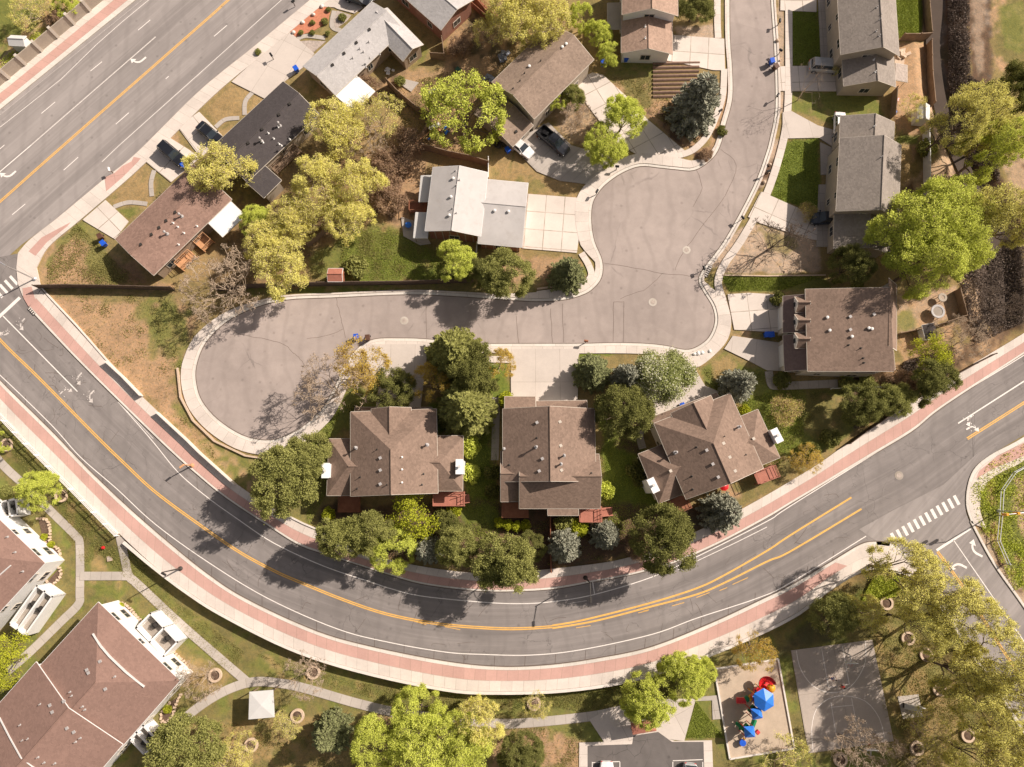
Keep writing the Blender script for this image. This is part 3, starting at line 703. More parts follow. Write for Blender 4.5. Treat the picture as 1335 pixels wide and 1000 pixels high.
# driveways
DR = [('driveway',[(108,287),(138,261),(168,289),(150,312)],'drive'),('driveway',[(190,211),(223,238),(262,205),(222,180)],'drive'),('driveway',[(232,166),(260,146),(291,178),(262,206)],'drive'),
 ('driveway',[(302,107),(345,129),(372,106),(398,86),(410,70),(378,42),(352,64),(325,86)],'drive2'),('driveway',[(401,8),(428,-18),(465,-22),(490,0),(462,18),(440,12),(436,10)],'drive2'),
 ('driveway',[(688,253),(752,258),(757,292),(752,330),(681,324)],'drive'),('driveway',[(745,109),(772,95),(786,98),(821,130),(844,156),(893,197),(884,206),(835,205),(800,183),(775,150)],'drive'),
 ('driveway',[(668,192),(690,172),(715,160),(745,190),(800,205),(788,232),(764,240),(730,236),(700,224)],'path'),
 ('driveway',[(877,46),(944,51),(945,92),(930,92),(884,82),(866,79),(866,60)],'drive'),('driveway',[(1016,87),(1070,86),(1100,84),(1101,119),(1016,119)],'drive'),
 ('driveway',[(1018,-60),(1064,-60),(1064,16),(1017,14)],'drive'),('driveway',[(1020,147),(1031,145),(1066,164),(1094,172),(1092,196),(1068,180),(1020,181)],'drive2'),
 ('driveway',[(992,250),(1010,258),(1050,276),(1070,284),(1090,300),(1088,318),(1052,311),(990,291),(975,283)],'drive'),
 ('driveway',[(948,384),(975,382),(1024,385),(1023,434),(957,430)],'drive'),('driveway',[(955,438),(1016,447),(1024,450),(1024,484),(1000,483),(975,470),(944,455)],'drive2'),
 ('driveway',[(866,460),(901,472),(919,503),(938,511),(905,532),(848,548),(842,520),(850,480)],'drive2'),('driveway',[(666,455),(757,455),(754,465),(753,524),(700,525),(666,519)],'drive2'),
 ('driveway',[(478,449),(556,449),(556,470),(548,534),(490,534),(494,500),(478,476)],'drive2'),
 ('footpath',[(1064,-60),(1090,-60),(1092,87),(1070,87)],'path'),('footpath',[(1069,186),(1091,196),(1090,228),(1070,228)],'path'),('footpath',[(1067,241),(1089,241),(1088,322),(1064,322)],'path'),
 ('patio',[(523,283),(545,290),(562,318),(548,320),(526,308)],'path'),('patio',[(520,102),(546,108),(536,120),(524,112)],'path'),('patio',[(1166,66),(1180,63),(1178,85),(1166,84)],'stone')]
for i, (nm, pts, mt) in enumerate(DR):
    mb, o = slab(nm, pts, .10 + .0021 * i, M[mt]); struct(o)
# garden beds
for nm, pts, mt in (('gravel_bed', [(377,43),(423,3),(432,9),(427,29),(410,40),(386,48)], 'redrock'), ('gravel_bed', [(390,54),(404,53),(425,54),(408,69)], 'rock'), ('gravel_bed', [(440,14),(458,20),(452,28),(438,38),(435,28)], 'rock'),
                    ('gravel_bed', [(902,458),(934,453),(922,464),(903,471)], 'rock')):
    mb, o = slab(nm, pts, .06, M[mt]); struct(o)
# vegetable garden rows
mb = MB()
for k in range(9):
    y = 82 + k * 5.4; a = P(851, y + 1); b_ = P(912 - 0.3 * k * 2, y)
    mb.tube((a[0], a[1], -.02), (b_[0], b_[1], -.02), .28, .24, 6)
struct(mb.build('garden_soil_rows', M['soil']))

# park paths and pads
PK = dict(park=True)
walk('park_path', [(-40,548),(0,602),(42,641),(67,667),(100,700),(104,712),(104,772),(102,788),(79,811),(38,851),(10,875)], 1.2, .035, M['path'], **PK)
walk('park_path', [(104,751),(135,751),(168,751)], 1.2, .045, M['path'], **PK)
walk('park_path', [(156,698),(159,712),(164,735),(168,751),(180,762),(240,818),(322,889)], 1.2, .04, M['path'], **PK)
walk('park_path', [(222,953),(260,921),(295,900),(330,889),(367,891),(400,898),(466,917),(523,930),(580,936),(643,943),(692,942),(769,934),(800,928),(838,921)], 1.25, .05, M['path'], **PK)
def pslab(name, pts, dz, mat, uvi=(0, 1)):
    w = [PG(*q) for q in pts]; a, b_ = w[uvi[0]], w[uvi[1]]; z = min(p[2] for p in w) + dz
    z = sum(p[2] for p in w) / len(w) + dz
    u = Vector((b_[0] - a[0], b_[1] - a[1])).normalized(); v = Vector((-u[1], u[0]))
    return struct(MB().prism(w, z - .3, z, (a, u, v)).build(name, mat))
pslab('plaza', [(768,938),(790,926),(838,916),(872,911),(907,911),(892,966),(860,962),(824,966),(789,970)], .06, M['drive2'])
pslab('park_path', [(905,909),(939,906),(940,911),(928,913),(906,914)], .055, M['path']); pslab('playground_landing', [(928,912),(940,910),(942,937),(929,938)], .065, M['path'])
pslab('parking_border', [(755,968),(824,966),(862,960),(880,966),(928,965),(931,1040),(755,1040)], .07, M['walk'])
pslab('parking_lot', [(766,972),(824,970),(826,959),(858,954),(876,967),(917,967),(919,1040),(766,1040)], .08, M['lot'])
pslab('playground_sand', [(931,872),(1014,859),(1035,975),(951,989)], .05, M['sand'])
pslab('sports_court', [(1031,848),(1137,834),(1165,966),(1054,982)], .05, M['court'])
pslab('picnic_pad', [(1170,908),(1197,905),(1203,934),(1177,937)], .06, M['path'])
LZ = LOW
mb = MB()
def line(mb, pts, w, z, sm=0, park=False):
    c = [PG(*q) if park else P(*q) for q in pts]
    if sm: c = crom(c, sm)
    zz = LOW + z if park else z
    stripe(mb, [Vector((p[0], p[1], 0)) for p in c], w, zz)
def arc(cx, cy, rx, ry, a0, a1, n=14): return [(cx + rx * math.cos(R(a0 + (a1 - a0) * i / n)), cy + ry * math.sin(R(a0 + (a1 - a0) * i / n))) for i in range(n + 1)]
line(mb, [(1038,848),(1042,868),(1052,886),(1066,898),(1085,903),(1104,898),(1118,884),(1128,862),(1128,836)], .08, .056, 3, True)
line(mb, [(1071,846),(1080,896)], .08, .06, 0, True); line(mb, [(1098,842),(1107,892)], .08, .06, 0, True); line(mb, [(1080,896),(1107,892)], .08, .064, 0, True)
line(mb, [(1060,980),(1058,950),(1064,925),(1080,911),(1102,907),(1128,914),(1146,936),(1154,966)], .08, .056, 3, True)
line(mb, [(1083,915),(1090,960)], .08, .06, 0, True); line(mb, [(1110,910),(1121,970)], .08, .06, 0, True); line(mb, [(1083,922),(1112,919)], .08, .064, 0, True)
line(mb, [(772,994),(808,992.5)], .1, .092, 0, True); line(mb, [(877,991.5),(916,990)], .1, .092, 0, True)
for xa, xb in ((772, 772), (808, 808), (877, 877), (916, 916)): line(mb, [(xa, 993), (xb, 1030)], .1, .095, 0, True)
struct(mb.build('court_markings', M['white_line']))

# ------------------------------------------------------------------ painted markings
Y = MB(); Wt = MB(); Wo = MB()
def yl(p, w=.14, z=.016, sm=6): line(Y, p, w, z, sm)
def wl(p, w=.12, z=.016, sm=6, mb=None): line(mb or Wt, p, w, z, sm)
def dbl(pts, z=.016):
    c = crom(W2(pts), 6)
    for d in (-.12, .12): stripe(Y, [Vector((p[0], p[1], 0)) for p in offs(c, d)], .155, z)
dbl([(-60,375),(0,443),(51,493),(127,570),(162,604),(202,641),(260,684),(311,719),(357,744),(391,759),(448,782),(506,801),(573,813.5),(640,819),(680,819.5),(720,817)])
yl([(720,815.5),(764,807.5),(848,786),(908,767),(944,750),(1000,718),(1030,698),(1110,648.5)], .24); yl([(720,819),(776,809.5),(848,791),(908,775),(944,760),(1000,732),(1030,719),(1123,663.5)], .24, .018)
yl([(838,797),(846,795)], .1, .014, 0)
for a, b_ in (((751,818.5),(770,815.5)),((832,799),(845,796)),((876,790),(892,785.5)),((908,779),(925,772.5)),((938,770),(948,766)),((955,762),(975,753)),((580,817),(600,821)),((540,810),(556,814.5))): yl([a, b_], .09, .014, 0)
dbl([(1261,572),(1335,525),(1440,457)])
dbl([(-60,313),(0,263),(71,200),(270,25),(300,-2),(430,-115)], .017)
wl([(-80,285),(0,224),(41,189),(203,48)], .16, sm=0); wl([(41,189),(203,48)], .1, .019, sm=0, mb=Wo)
for a, b_ in (((180,39.5),(196,26)),((118,92.7),(133,80.5)),((54,148),(72,133)),((-8,201),(6,189)),((151,162),(168,147)),((83,222),(102,205)),((16,280),(33,266)),((279,47.5),(296,33)),((216,103),(220,99.5)),((340,-6),(360,-23))): wl([a, b_], .12, sm=0)
wl([(0,166),(27,145),(80,103),(126,58),(160,28),(194,0),(300,-86)], .09, sm=0); wl([(133,211),(155,190),(270,87),(367,0),(430,-57)], .09, sm=0)
line(Wo, [(0,150),(178,6),(200,-12)], .05, .016, 0)
wl([(4,412),(101,510.5)], .16, sm=0)
wl([(154,524),(178,551),(202,579),(233,616.5),(270,648),(306,674),(357,708),(422,738),(484,759),(508,767),(549,777),(628,785),(680,787),(723,784),(775,775),(848,753),(908,726),(1000,679.6),(1030,660),(1189,560),(1228,529),(1335,463),(1440,395)])
line(Wo, [(154,524),(175,545),(200,572)], .1, .018, 0); line(Wo, [(740,787),(765,783)], .08, .016, 0)
wl([(884,743),(920,726),(960,707),(1000,687)], .09); wl([(772,755),(775,774)], .12, .017, sm=0)
wl([(-60,436),(0,489),(67,554),(105,596),(152,637),(202,683),(270,732),(349,780),(440,820),(510,838),(580,850),(626,853),(692,854),(758,847),(850,827),(908,806),(987,780),(1030,760),(1129,699)])
wl([(1249,552),(1335,497),(1440,428)], .18, sm=0)
wl([(-30,440),(26,388)], .5, .018, sm=0)
for i in range(5):
    x, y = -6 + i * 7, 402 - i * 9.2
    pass
for k in range(6):           # west crossing
    a = (2 + k * 6.6 - 20, 398 - k * 5.6 - 2); wl([(a[0] - 6 + 4, a[1] - 12 + 4), (a[0] + 8, a[1] + 3)], .42, .019, sm=0)
for k in range(12):          # east crossing
    t = k / 11; x, y = 1165 + 82 * t, 701.5 - 49 * t; wl([(x - 3.2, y - 6.5), (x + 3.2, y + 5.5)], .46, .020, sm=0)
wl([(1221,717.5),(1265,689)], .34, .020, sm=0); wl([(1243,704),(1263,733),(1310,801),(1345,850),(1400,930)], .13, .020, sm=0)
dbl([(1222,719),(1258,769),(1305,844),(1360,925)], .021)
# lane arrows and worn symbols
def glyph(mb, cx, cy, ang, s, polys, z=.021):
    o = P(cx, cy); ca, sa = math.cos(ang), math.sin(ang)
    for pl in polys:
        mb.prism([(o[0] + (x * ca - y * sa) * s, o[1] + (x * sa + y * ca) * s) for x, y in pl], z - .003, z)
def curved_arrow(flip=1):
    out = []; n = 6
    for i in range(n):
        a0, a1 = R(0 + 80 * i / n), R(0 + 80 * (i + 1) / n); w = .16 - .03 * i / n
        f = lambda a, r: (flip * (1 - r * math.cos(a)) , r * math.sin(a) - .4)
        out.append([f(a0, 1 - w), f(a1, 1 - w), f(a1, 1 + w), f(a0, 1 + w)])
    tipx, tipy = flip * (1 - math.cos(R(80))), math.sin(R(80)) - .4
    out.append([(tipx, tipy - .5), (tipx + flip * .75, tipy + .12), (tipx, tipy + .5)])
    out.append([(0 - .15, -1.2), (.15, -1.2), (.15, -.4), (-.15, -.4)] if flip > 0 else [(-.15, -1.2), (.15, -1.2), (.15, -.4), (-.15, -.4)])
    return out
glyph(Wt, 183, 81, ART + R(90), 1.0, curved_arrow(1)); glyph(Wt, 13, 230, ART + R(90), 1.0, curved_arrow(1))
glyph(Wt, 1250, 735, R(62), 1.0, curved_arrow(-1)); glyph(Wt, 1270, 720, R(62 + 0), 1.05, curved_arrow(1))
def scribble(mb, cx, cy, ang, s, seed):
    r = random.Random(seed); polys = [p for p in curved_arrow(1 if seed % 2 else -1)]
    keep = []
    for pl in polys:
        if r.random() < .85: keep.append([(x + r.uniform(-.05, .05), y + r.uniform(-.05, .05)) for x, y in pl])
    for _ in range(7):
        x, y, w, h = r.uniform(-.6, .9), r.uniform(-1.1, .8), r.uniform(.12, .3), r.uniform(.08, .2); keep.append([(x, y), (x + w, y + h * .3), (x + w * .8, y + h), (x - .05, y + h * .8)])
    glyph(mb, cx, cy, ang, s, keep, .023)
for i, (x, y, a) in enumerate([(27,421,140),(9,436,140),(101,492,140),(84,508,-40),(117,515,140),(1266,556,-60),(1262,545,120)]): scribble(Wo if i < 5 else Wt, x, y, R(a), .75, i + 2)
struct(Y.build('yellow_road_markings', M['yellow_line'])); struct(Wt.build('white_road_markings', M['white_line'])); struct(Wo.build('worn_road_markings', M['white_worn']))
# sealed cracks in the court and road (dark bitumen lines)
mb = MB(); rc = random.Random(5)
def seal(pts, w=.04, z=.012):
    c = crom(W2(pts), 4); c = [p + Vector((rc.uniform(-.08, .08), rc.uniform(-.08, .08), 0)) for p in c]; stripe(mb, c, w, z)
for pts in ([(438,388),(441,402),(446,420),(450,440)],[(308,434),(330,440),(352,443),(372,450),(382,460),(392,468),(400,482)],[(785,343),(830,350),(862,356),(912,361)],[(864,356),(845,375),(820,385),(808,390)],[(673,412),(676,448)],[(718,402),(720,447)],[(733,396),(735,447)],[(556,398),(556,441)],[(800,394),(813,394)],[(800,394),(799,445)],[(813,394),(813,446)],[(400,442),(430,436),(447,429)],[(940,195),(960,215),(945,255),(915,295),(890,330),(880,352)],[(905,215),(915,245),(903,270)]): seal(pts)
for _ in range(95):
    t = rc.random(); i = int(t * (NS - 12)) + 3; f = rc.uniform(.1, .9)
    p = kin_c[i].lerp(kout_c[i], f)
    if not (-80 < p[0] < 78 and -44 < p[1] < 60): continue
    if proj(p[0], p[1])[0] > 1125: continue
    q = p + Vector((rc.uniform(-2.4, 2.4), rc.uniform(-2.4, 2.4), 0)); c = crom([p, p.lerp(q, .4) + Vector((rc.uniform(-.5, .5), rc.uniform(-.5, .5), 0)), q], 4)
    stripe(mb, [Vector((a[0], a[1], 0)) for a in c], rc.uniform(.02, .045), .0125)
for i in range(6, NS - 10, 7):        # expansion joints of the outer lane edge
    a = ko[i]; d = (ko[i] - co[i]).normalized()
    if proj(a[0], a[1])[0] > 1090: continue
    stripe(mb, [a + d * .05, a + d * 1.35], .05, .0135)
struct(mb.build('road_cracks', M['wood_dark']))
for i, (x, y, lab) in enumerate([(527,418,'round manhole cover ringed in concrete near the shaded west court'),(851,394,'round manhole cover ringed in concrete at the middle of the court'),(895,326,'round manhole cover in the north bulb of the court'),(1172,620,'round manhole cover in the main road near the crossing')]):
    c = P(x, y); t = thing('manhole', lab, 'manhole', (c[0], c[1], 0), 'manholes in the roads')
    MB().lathe([(.62, .0), (.62, .02)], (0, 0, 0), 24).build('collar', M['kerb' if i < 3 else 'path'], t); MB().lathe([(.36, .021), (.36, .03)], (0, 0, 0), 20).build('cover', M['rock'], t)
# ------------------------------------------------------------------ houses
def flat(v): return Vector((v[0], v[1]))
class House:
    def __init__(s, name, label, cat, centre, roofmat, wallmat, trim=None, park=False):
        c = PG(*centre) if park else P(*centre)
        s.base = c[2] if park else 0.0
        s.root = thing(name, label, cat, (c[0], c[1], s.base), world=True)
        s.rm, s.wm, s.tm = M[roofmat], M[wallmat], M[trim or 'cream']
        s.trim = MB(); s.blocks = []
    def z(s, h): return s.base + h
    def block(s, A, B, C, ze=2.7, rise=1.3, kind='gable', ro=.5, hip=(0, 0), over=.4, rm=None, wm=None, walls=True, zb=0.0, wins=(1, 1, 1, 1), fascia=.09, wh=1.0, two=False, garage=None):
        """A->B runs along the ridge, B->C across it (survey points taken at eave height ze)"""
        z = s.z(ze); a, b_, c = P(*A, z), P(*B, z), P(*C, z)
        u = flat(b_) - flat(a); L = u.length; u.normalize(); v = Vector((-u[1], u[0])); Wd = v.dot(flat(c) - flat(b_))
        if Wd < 0: v = -v; Wd = -Wd
        o = flat(a)
        def g(x, y, zz): p = o + u * x + v * y; return (p[0], p[1], zz)
        t = .16; top = z + rise
        y_r = Wd * ro; h0, h1 = hip
        mb = MB()
        if kind in ('gable', 'hip'):
            vs = [g(0, 0, z), g(L, 0, z), g(L, Wd, z), g(0, Wd, z), g(h0, y_r, top), g(L - h1, y_r, top)]
            fs = [(0, 1, 5, 4), (2, 3, 4, 5), (1, 2, 5), (3, 0, 4)]
            bot = [(x, y, zz - t) for x, y, zz in vs]
            allv = vs + bot
            f2 = [(0, 1, 5, 4), (2, 3, 4, 5)] + ([(1, 2, 5)] if h1 > 0 else []) + ([(3, 0, 4)] if h0 > 0 else [])
            f2 += [tuple(6 + i for i in f[::-1]) for f in list(f2)]
            f2 += [(1, 0, 6, 7), (3, 2, 8, 9)]
            if h1 > 0: f2.append((2, 1, 7, 8))
            else: f2 += [(5, 1, 7, 11), (2, 5, 11, 8)]
            if h0 > 0: f2.append((0, 3, 9, 6))
            else: f2 += [(0, 4, 10, 6), (4, 3, 9, 10)]
            mb.add(allv, f2)
        elif kind == 'shed':      # high along the C/D side
            vs = [g(0, 0, z), g(L, 0, z), g(L, Wd, top), g(0, Wd, top)]
            mb.add(vs + [(x, y, zz - t) for x, y, zz in vs], [(0, 1, 2, 3), (7, 6, 5, 4), (1, 0, 4, 5), (2, 1, 5, 6), (3, 2, 6, 7), (0, 3, 7, 4)])
        else:
            vs = [g(0, 0, z), g(L, 0, z), g(L, Wd, z), g(0, Wd, z)]
            mb.add(vs + [(x, y, zz - t) for x, y, zz in vs], [(0, 1, 2, 3), (7, 6, 5, 4), (1, 0, 4, 5), (2, 1, 5, 6), (3, 2, 6, 7), (0, 3, 7, 4)])
        roof = mb.build('roof', rm and M[rm] or s.rm, s.root)
        # pale fascia boards along the roof edges, a few mm proud
        e = fascia / 2
        def edge(p, q, off=0.0):
            p = Vector(p); q = Vector(q); s.trim.tube(p + Vector((0, 0, -.07)), q + Vector((0, 0, -.07)), .075, .075, 4)
        if kind in ('gable', 'hip'):
            edge(vs[0], vs[1]); edge(vs[2], vs[3])
            if h0 > 0: edge(vs[3], vs[0])
            else: edge(vs[0], vs[4]); edge(vs[4], vs[3])
            if h1 > 0: edge(vs[1], vs[2])
            else: edge(vs[1], vs[5]); edge(vs[5], vs[2])
            rc_ = MB(); rc_.tube(Vector(vs[4]) + Vector((0, 0, .0)), Vector(vs[5]) + Vector((0, 0, .0)), .09, .09, 6)
            rc_.build('ridge_cap', rm and M[rm] or s.rm, s.root)
        else:
            for i in range(4):
                if not (kind == 'shed' and i == 2): edge(vs[i], vs[(i + 1) % 4])
        # walls
        if walls:
            w = over; zl = z - t - .02; wb = MB()
            zr = lambda y: (z + rise * (y / y_r if y < y_r else (Wd - y) / (Wd - y_r)) - t - .03) if kind in ('gable', 'hip') else (z + rise * y / Wd - t - .03 if kind == 'shed' else zl)
            x0, x1, y0, y1 = w, L - w, w, Wd - w
            zlow = s.base + zb - .05
            c0 = [g(x0, y0, zlow), g(x1, y0, zlow), g(x1, y1, zlow), g(x0, y1, zlow)]
            if kind in ('gable',) and h0 == 0 and h1 == 0:
                tt = [g(x0, y0, zr(y0)), g(x0, y_r, zr(y_r - 1e-4)), g(x0, y1, zr(y1)), g(x1, y0, zr(y0)), g(x1, y_r, zr(y_r - 1e-4)), g(x1, y1, zr(y1))]
                wb.add(c0 + tt, [(0, 1, 7, 4), (3, 0, 4, 5, 6), (2, 3, 6, 9), (1, 2, 9, 8, 7)])
            elif kind == 'shed':
                tt = [g(x0, y0, zr(y0)), g(x1, y0, zr(y0)), g(x1, y1, zr(y1)), g(x0, y1, zr(y1))]
                wb.add(c0 + tt, [(0, 1, 5, 4), (1, 2, 6, 5), (2, 3, 7, 6), (3, 0, 4, 7)])
            else:
                tt = [g(x0, y0, zl), g(x1, y0, zl), g(x1, y1, zl), g(x0, y1, zl)]
                wb.add(c0 + tt, [(0, 1, 5, 4), (1, 2, 6, 5), (2, 3, 7, 6), (3, 0, 4, 7)])
            wb.build('wall', wm and M[wm] or s.wm, s.root)
            # windows on the walls: front(y0), right(x1), back(y1), left(x0)
            sides = [((x0, y0), (x1, y0), -v), ((x1, y0), (x1, y1), u), ((x1, y1), (x0, y1), v), ((x0, y1), (x0, y0), -u)]
            for k, (p, q, nrm) in enumerate(sides):
                if not wins[k]: continue
                p = o + u * p[0] + v * p[1]; q = o + u * q[0] + v * q[1]
                mid = (p + q) / 2
                if nrm.dot(-mid) < 0 and garage != k: continue          # street side windows only where the wall is turned to the lots
                Ls = (q - p).length; d = (q - p).normalized(); n = max(1, int(Ls / 4.2)); ang = math.atan2(d[1], d[0])
                if garage == k:
                    c_ = mid + nrm * .03; gd = MB().box((c_[0], c_[1], s.base + 1.1), (min(4.9, Ls * .7), .08, 2.15), ang).build('garage_door', M['white'], s.root); continue
                for lvl in ((1.45,) if not two else (1.45, 4.1)):
                    if lvl > ze - .9 or lvl < zb: continue
                    for i in range(n):
                        c_ = p + d * (Ls * (i + .5) / n) + nrm * .02
                        ww = 1.5 if i % 2 == 0 else 1.0
                        f = MB()
                        for dx, dz, a1, a2 in ((0, .58, ww + .12, .1), (0, -.58, ww + .12, .1), (-ww / 2, 0, .1, 1.06), (ww / 2, 0, .1, 1.06), (0, 0, .05, 1.06)):
                            cc = c_ + d * dx; f.box((cc[0], cc[1], s.base + lvl + dz), (a1, .09, a2), ang)
                        fo = f.build('window', M['cream'], s.root)
                        MB().box((c_[0], c_[1], s.base + lvl), (ww - .08, .04, 1.07), ang).build('pane', M['glass'], fo)
        def hgt(x, y):
            d = Vector((x, y)) - o; X_, Y_ = d.dot(u), d.dot(v)
            if X_ < -.05 or X_ > L + .05 or Y_ < -.05 or Y_ > Wd + .05: return -1e9
            if kind == 'flat': return z
            if kind == 'shed': return z + rise * Y_ / Wd
            hh = rise * min(Y_ / y_r, (Wd - Y_) / (Wd - y_r))
            if h0 > 0: hh = min(hh, rise * X_ / h0)
            if h1 > 0: hh = min(hh, rise * (L - X_) / h1)
            return z + max(0, hh)
        s.blocks.append(hgt)
        return o, u, v, L, Wd, g
    def on_roof(s, px, py):
        z = s.base + 4
        for _ in range(6):
            p = P(px, py, z); h = max(f(p[0], p[1]) for f in s.blocks)
            if h < -1e8: h = s.base + 4
            z = .5 * z + .5 * h
        return P(px, py, z)
    def vents(s, pts, kind='pipe', m='vent'):
        for x, y in pts:
            p = s.on_roof(x, y); mb = MB()
            if kind == 'pipe': mb.lathe([(.06, -.15), (.06, .42)], p, 8); mb.lathe([(.16, -.06), (.15, .06), (.07, .1)], p, 10)
            elif kind == 'flue': mb.lathe([(.11, -.15), (.11, .95)], p, 10); mb.lathe([(.2, .9), (.2, 1.02), (.05, 1.15)], p, 10); mb.lathe([(.28, -.08), (.26, .08), (.12, .14)], p, 10)
            elif kind == 'box': mb.box(p + Vector((0, 0, .08)), (.3, .3, .2), .5); mb.box(p + Vector((0, 0, .19)), (.38, .38, .05), .5)
            else: mb.lathe([(.12, -.1), (.14, .1), (.23, .17), (.21, .28), (.07, .34)], p, 12)
            mb.build({'pipe': 'vent_pipe', 'flue': 'flue', 'box': 'roof_vent', 'turbine': 'turbine_vent'}[kind], M[m], s.root)
    def chimney(s, x, y, w, d, ang, h, m='white_metal'):
        p = s.on_roof(x, y); mb = MB().box((p[0], p[1], (p[2] + h + s.base) / 2), (w, d, p[2] + h - s.base), ang)
        ch = mb.build('chimney', M['bright_white'], s.root, bevel=.02)
        MB().box((p[0], p[1], p[2] + h + .04), (w + .14, d + .14, .12), ang).build('chimney_cap', M['bright_white'], ch)
        MB().lathe([(.14, 0), (.14, .35), (.22, .36), (.2, .48)], (p[0], p[1], p[2] + h + .09), 10).build('flue', M[m], ch)
    def deck(s, A, B, C, z=2.4, m='deck', stair=None):
        zz = s.z(z); a, b_, c = P(*A, zz), P(*B, zz), P(*C, zz)
        u = flat(b_) - flat(a); L = u.length; u.normalize(); v = Vector((-u[1], u[0])); Wd = v.dot(flat(c) - flat(b_))
        if Wd < 0: v = -v; Wd = -Wd
        o = flat(a)
        def g(x, y, h): p = o + u * x + v * y; return Vector((p[0], p[1], h))
        mb = MB(); mb.prism([g(0, 0, 0), g(L, 0, 0), g(L, Wd, 0), g(0, Wd, 0)], zz - .18, zz)
        dk = mb.build('deck', M[m], s.root)
        r = MB(); e = .06
        cs = [g(e, e, 0), g(L - e, e, 0), g(L - e, Wd - e, 0), g(e, Wd - e, 0)]
        for i in range(4):
            p, q = cs[i], cs[(i + 1) % 4]
            for h in (.95, .5, .14): r.tube((p[0], p[1], zz + h), (q[0], q[1], zz + h), .05 if h > .9 else .03, None, 4)
            n = max(1, int((q - p).length / .9))
            for k in range(n): w_ = p.lerp(q, k / n); r.tube((w_[0], w_[1], zz), (w_[0], w_[1], zz + .98), .045, None, 4)
        r.build('railing', M[m], dk)
        ps = MB()
        for p in cs: ps.box((p[0], p[1], (s.base + zz - .2) / 2), (.14, .14, zz - .2 - s.base))
        ps.build('post', M[m], dk)
        if stair:
            (sx, sy, dx, dy, n) = stair; st = MB(); k0 = P(sx, sy, zz)
            dv = (flat(P(sx + dx, sy + dy, zz)) - flat(k0)).normalized()
            for i in range(n):
                c_ = flat(k0) + dv * (.15 + .28 * i); st.box((c_[0], c_[1], zz - .19 * (i + 1)), (.3, 1.05, .05), math.atan2(dv[1], dv[0]))
            for sd in (-.55, .55):
                nn = Vector((-dv[1], dv[0])) * sd; a_ = flat(k0) + nn; b2 = a_ + dv * (.28 * n)
                st.tube((a_[0], a_[1], zz - .1), (b2[0], b2[1], zz - .19 * n), .07, None, 4); st.tube((a_[0], a_[1], zz + .9), (b2[0], b2[1], zz - .19 * n + .9), .05, None, 4)
            st.build('stairs', M[m], dk)
        return dk
    def awning(s, A, B, C, z, rise, m='white_metal', ribs=True, posts=True):
        o, u, v, L, Wd, g = s.block(A, B, C, z, rise, 'shed', walls=False, rm=m)
        if posts:
            ps = MB()
            for x in (.2, L - .2): p = g(x, .2, 0); ps.tube((p[0], p[1], s.base), (p[0], p[1], s.z(z) - .1), .035, None, 6)
            ps.build('awning_post', M['wood'], s.root)
    def door(s, px, py, ang, m='white'):
        p = P(px, py, s.base); d = MB().box((p[0], p[1], s.base + 1.05), (.95, .08, 2.1), ang).build('door', M[m], s.root)
        MB().lathe([(.04, 0), (.04, .06)], (p[0], p[1], s.base + 1.0), 8).build('handle', M['steel'], d)
    def done(s):
        if s.trim.v: s.trim.build('fascia', s.tm, s.root)
        return s.root

# --- townhouse with the west wing (left of the three)
def wing_house(nm, label, mainABC, wl_, wr, roof='r_brown'):
    pass
h = House('townhouse', 'brown hip roofed townhouse with two white chimneys, westernmost of the three above the curve', 'house', (515, 590), 'r_brown', 'cream')
h.block((457,647),(457,537),(569,537), 5.6, 2.6, 'hip', hip=(0, 5.6), two=True)
h.block((429,609.5+36.5),(429,572),(486,572), 4.3, 1.7, 'hip', hip=(0.01, .01)) if False else None
h.block((429,572),(490,572),(490,646), 4.2, 1.8, 'hip', hip=(3.2, 0), two=True)
h.block((604,583+0),(545,583),(545,567), 4.2, 1.8, 'hip', hip=(3.0, 0)) if False else h.block((604,568),(545,568),(545,640), 4.2, 1.8, 'hip', hip=(3.0, 0))
h.block((484,577),(484,533),(536,533), 5.7, 1.5, 'gable', walls=False)
h.block((463,531),(563,531),(563,545), 2.9, .8, 'shed', garage=0)
h.chimney(428,614,.9,1.9,0,1.4); h.chimney(600,609,.9,1.9,0,1.4)
h.vents([(496,597),(496,613),(496,631)], 'box'); h.vents([(524,596),(524,612),(524,629)], 'pipe', 'white'); h.vents([(465,584),(557,580)], 'flue'); h.vents([(492,586),(470,622),(466,637),(550,632),(552,618),(505,632)], 'pipe', 'dark')
h.deck((565,641),(606,641),(606,660), 1.6, stair=(596,652,14,-2,6)); h.deck((443,645),(470,645),(470,668), 1.5, 'wood_red')
h.done()
h = House('townhouse', 'brown cross gabled townhouse with a wide rear roof, middle of the three above the curve', 'house', (715, 590), 'r_brown', 'cream')
h.block((655.5,628),(655.5,533),(775,533), 5.4, 2.7, 'gable', two=True)
h.block((677,592),(781,592),(781,663), 4.6, 2.2, 'gable', ro=.42, two=True); h.block((653,588),(694,588),(694,654), 4.2, 1.8, 'gable', ro=.46, two=True)
h.block((714,652),(754,652),(754,672), 4.55, .3, 'flat'); 
h.block((658,517),(698,517),(698,536), 3.6, .7, 'shed', garage=0); h.block((699,523),(765,522),(765,540), 3.2, .9, 'shed', garage=0)
h.vents([(700,551),(703,614),(707,598)], 'box'); h.vents([(730,550),(731,581),(732,613)], 'box', 'cream'); h.vents([(699,583),(735,594),(731,605)], 'flue'); h.vents([(657,585)], 'turbine'); h.vents([(664,606),(771,617),(700,571)], 'pipe', 'dark')
h.deck((654,655),(689,655),(689,675), 1.6, 'wood_red'); h.deck((755,660),(784,660),(784,681), 1.6, stair=(784,668,12,-1,6))
h.done()
h = House('townhouse', 'brown hip roofed townhouse turned at an angle, easternmost of the three above the curve', 'house', (925, 590), 'r_brown', 'cream')
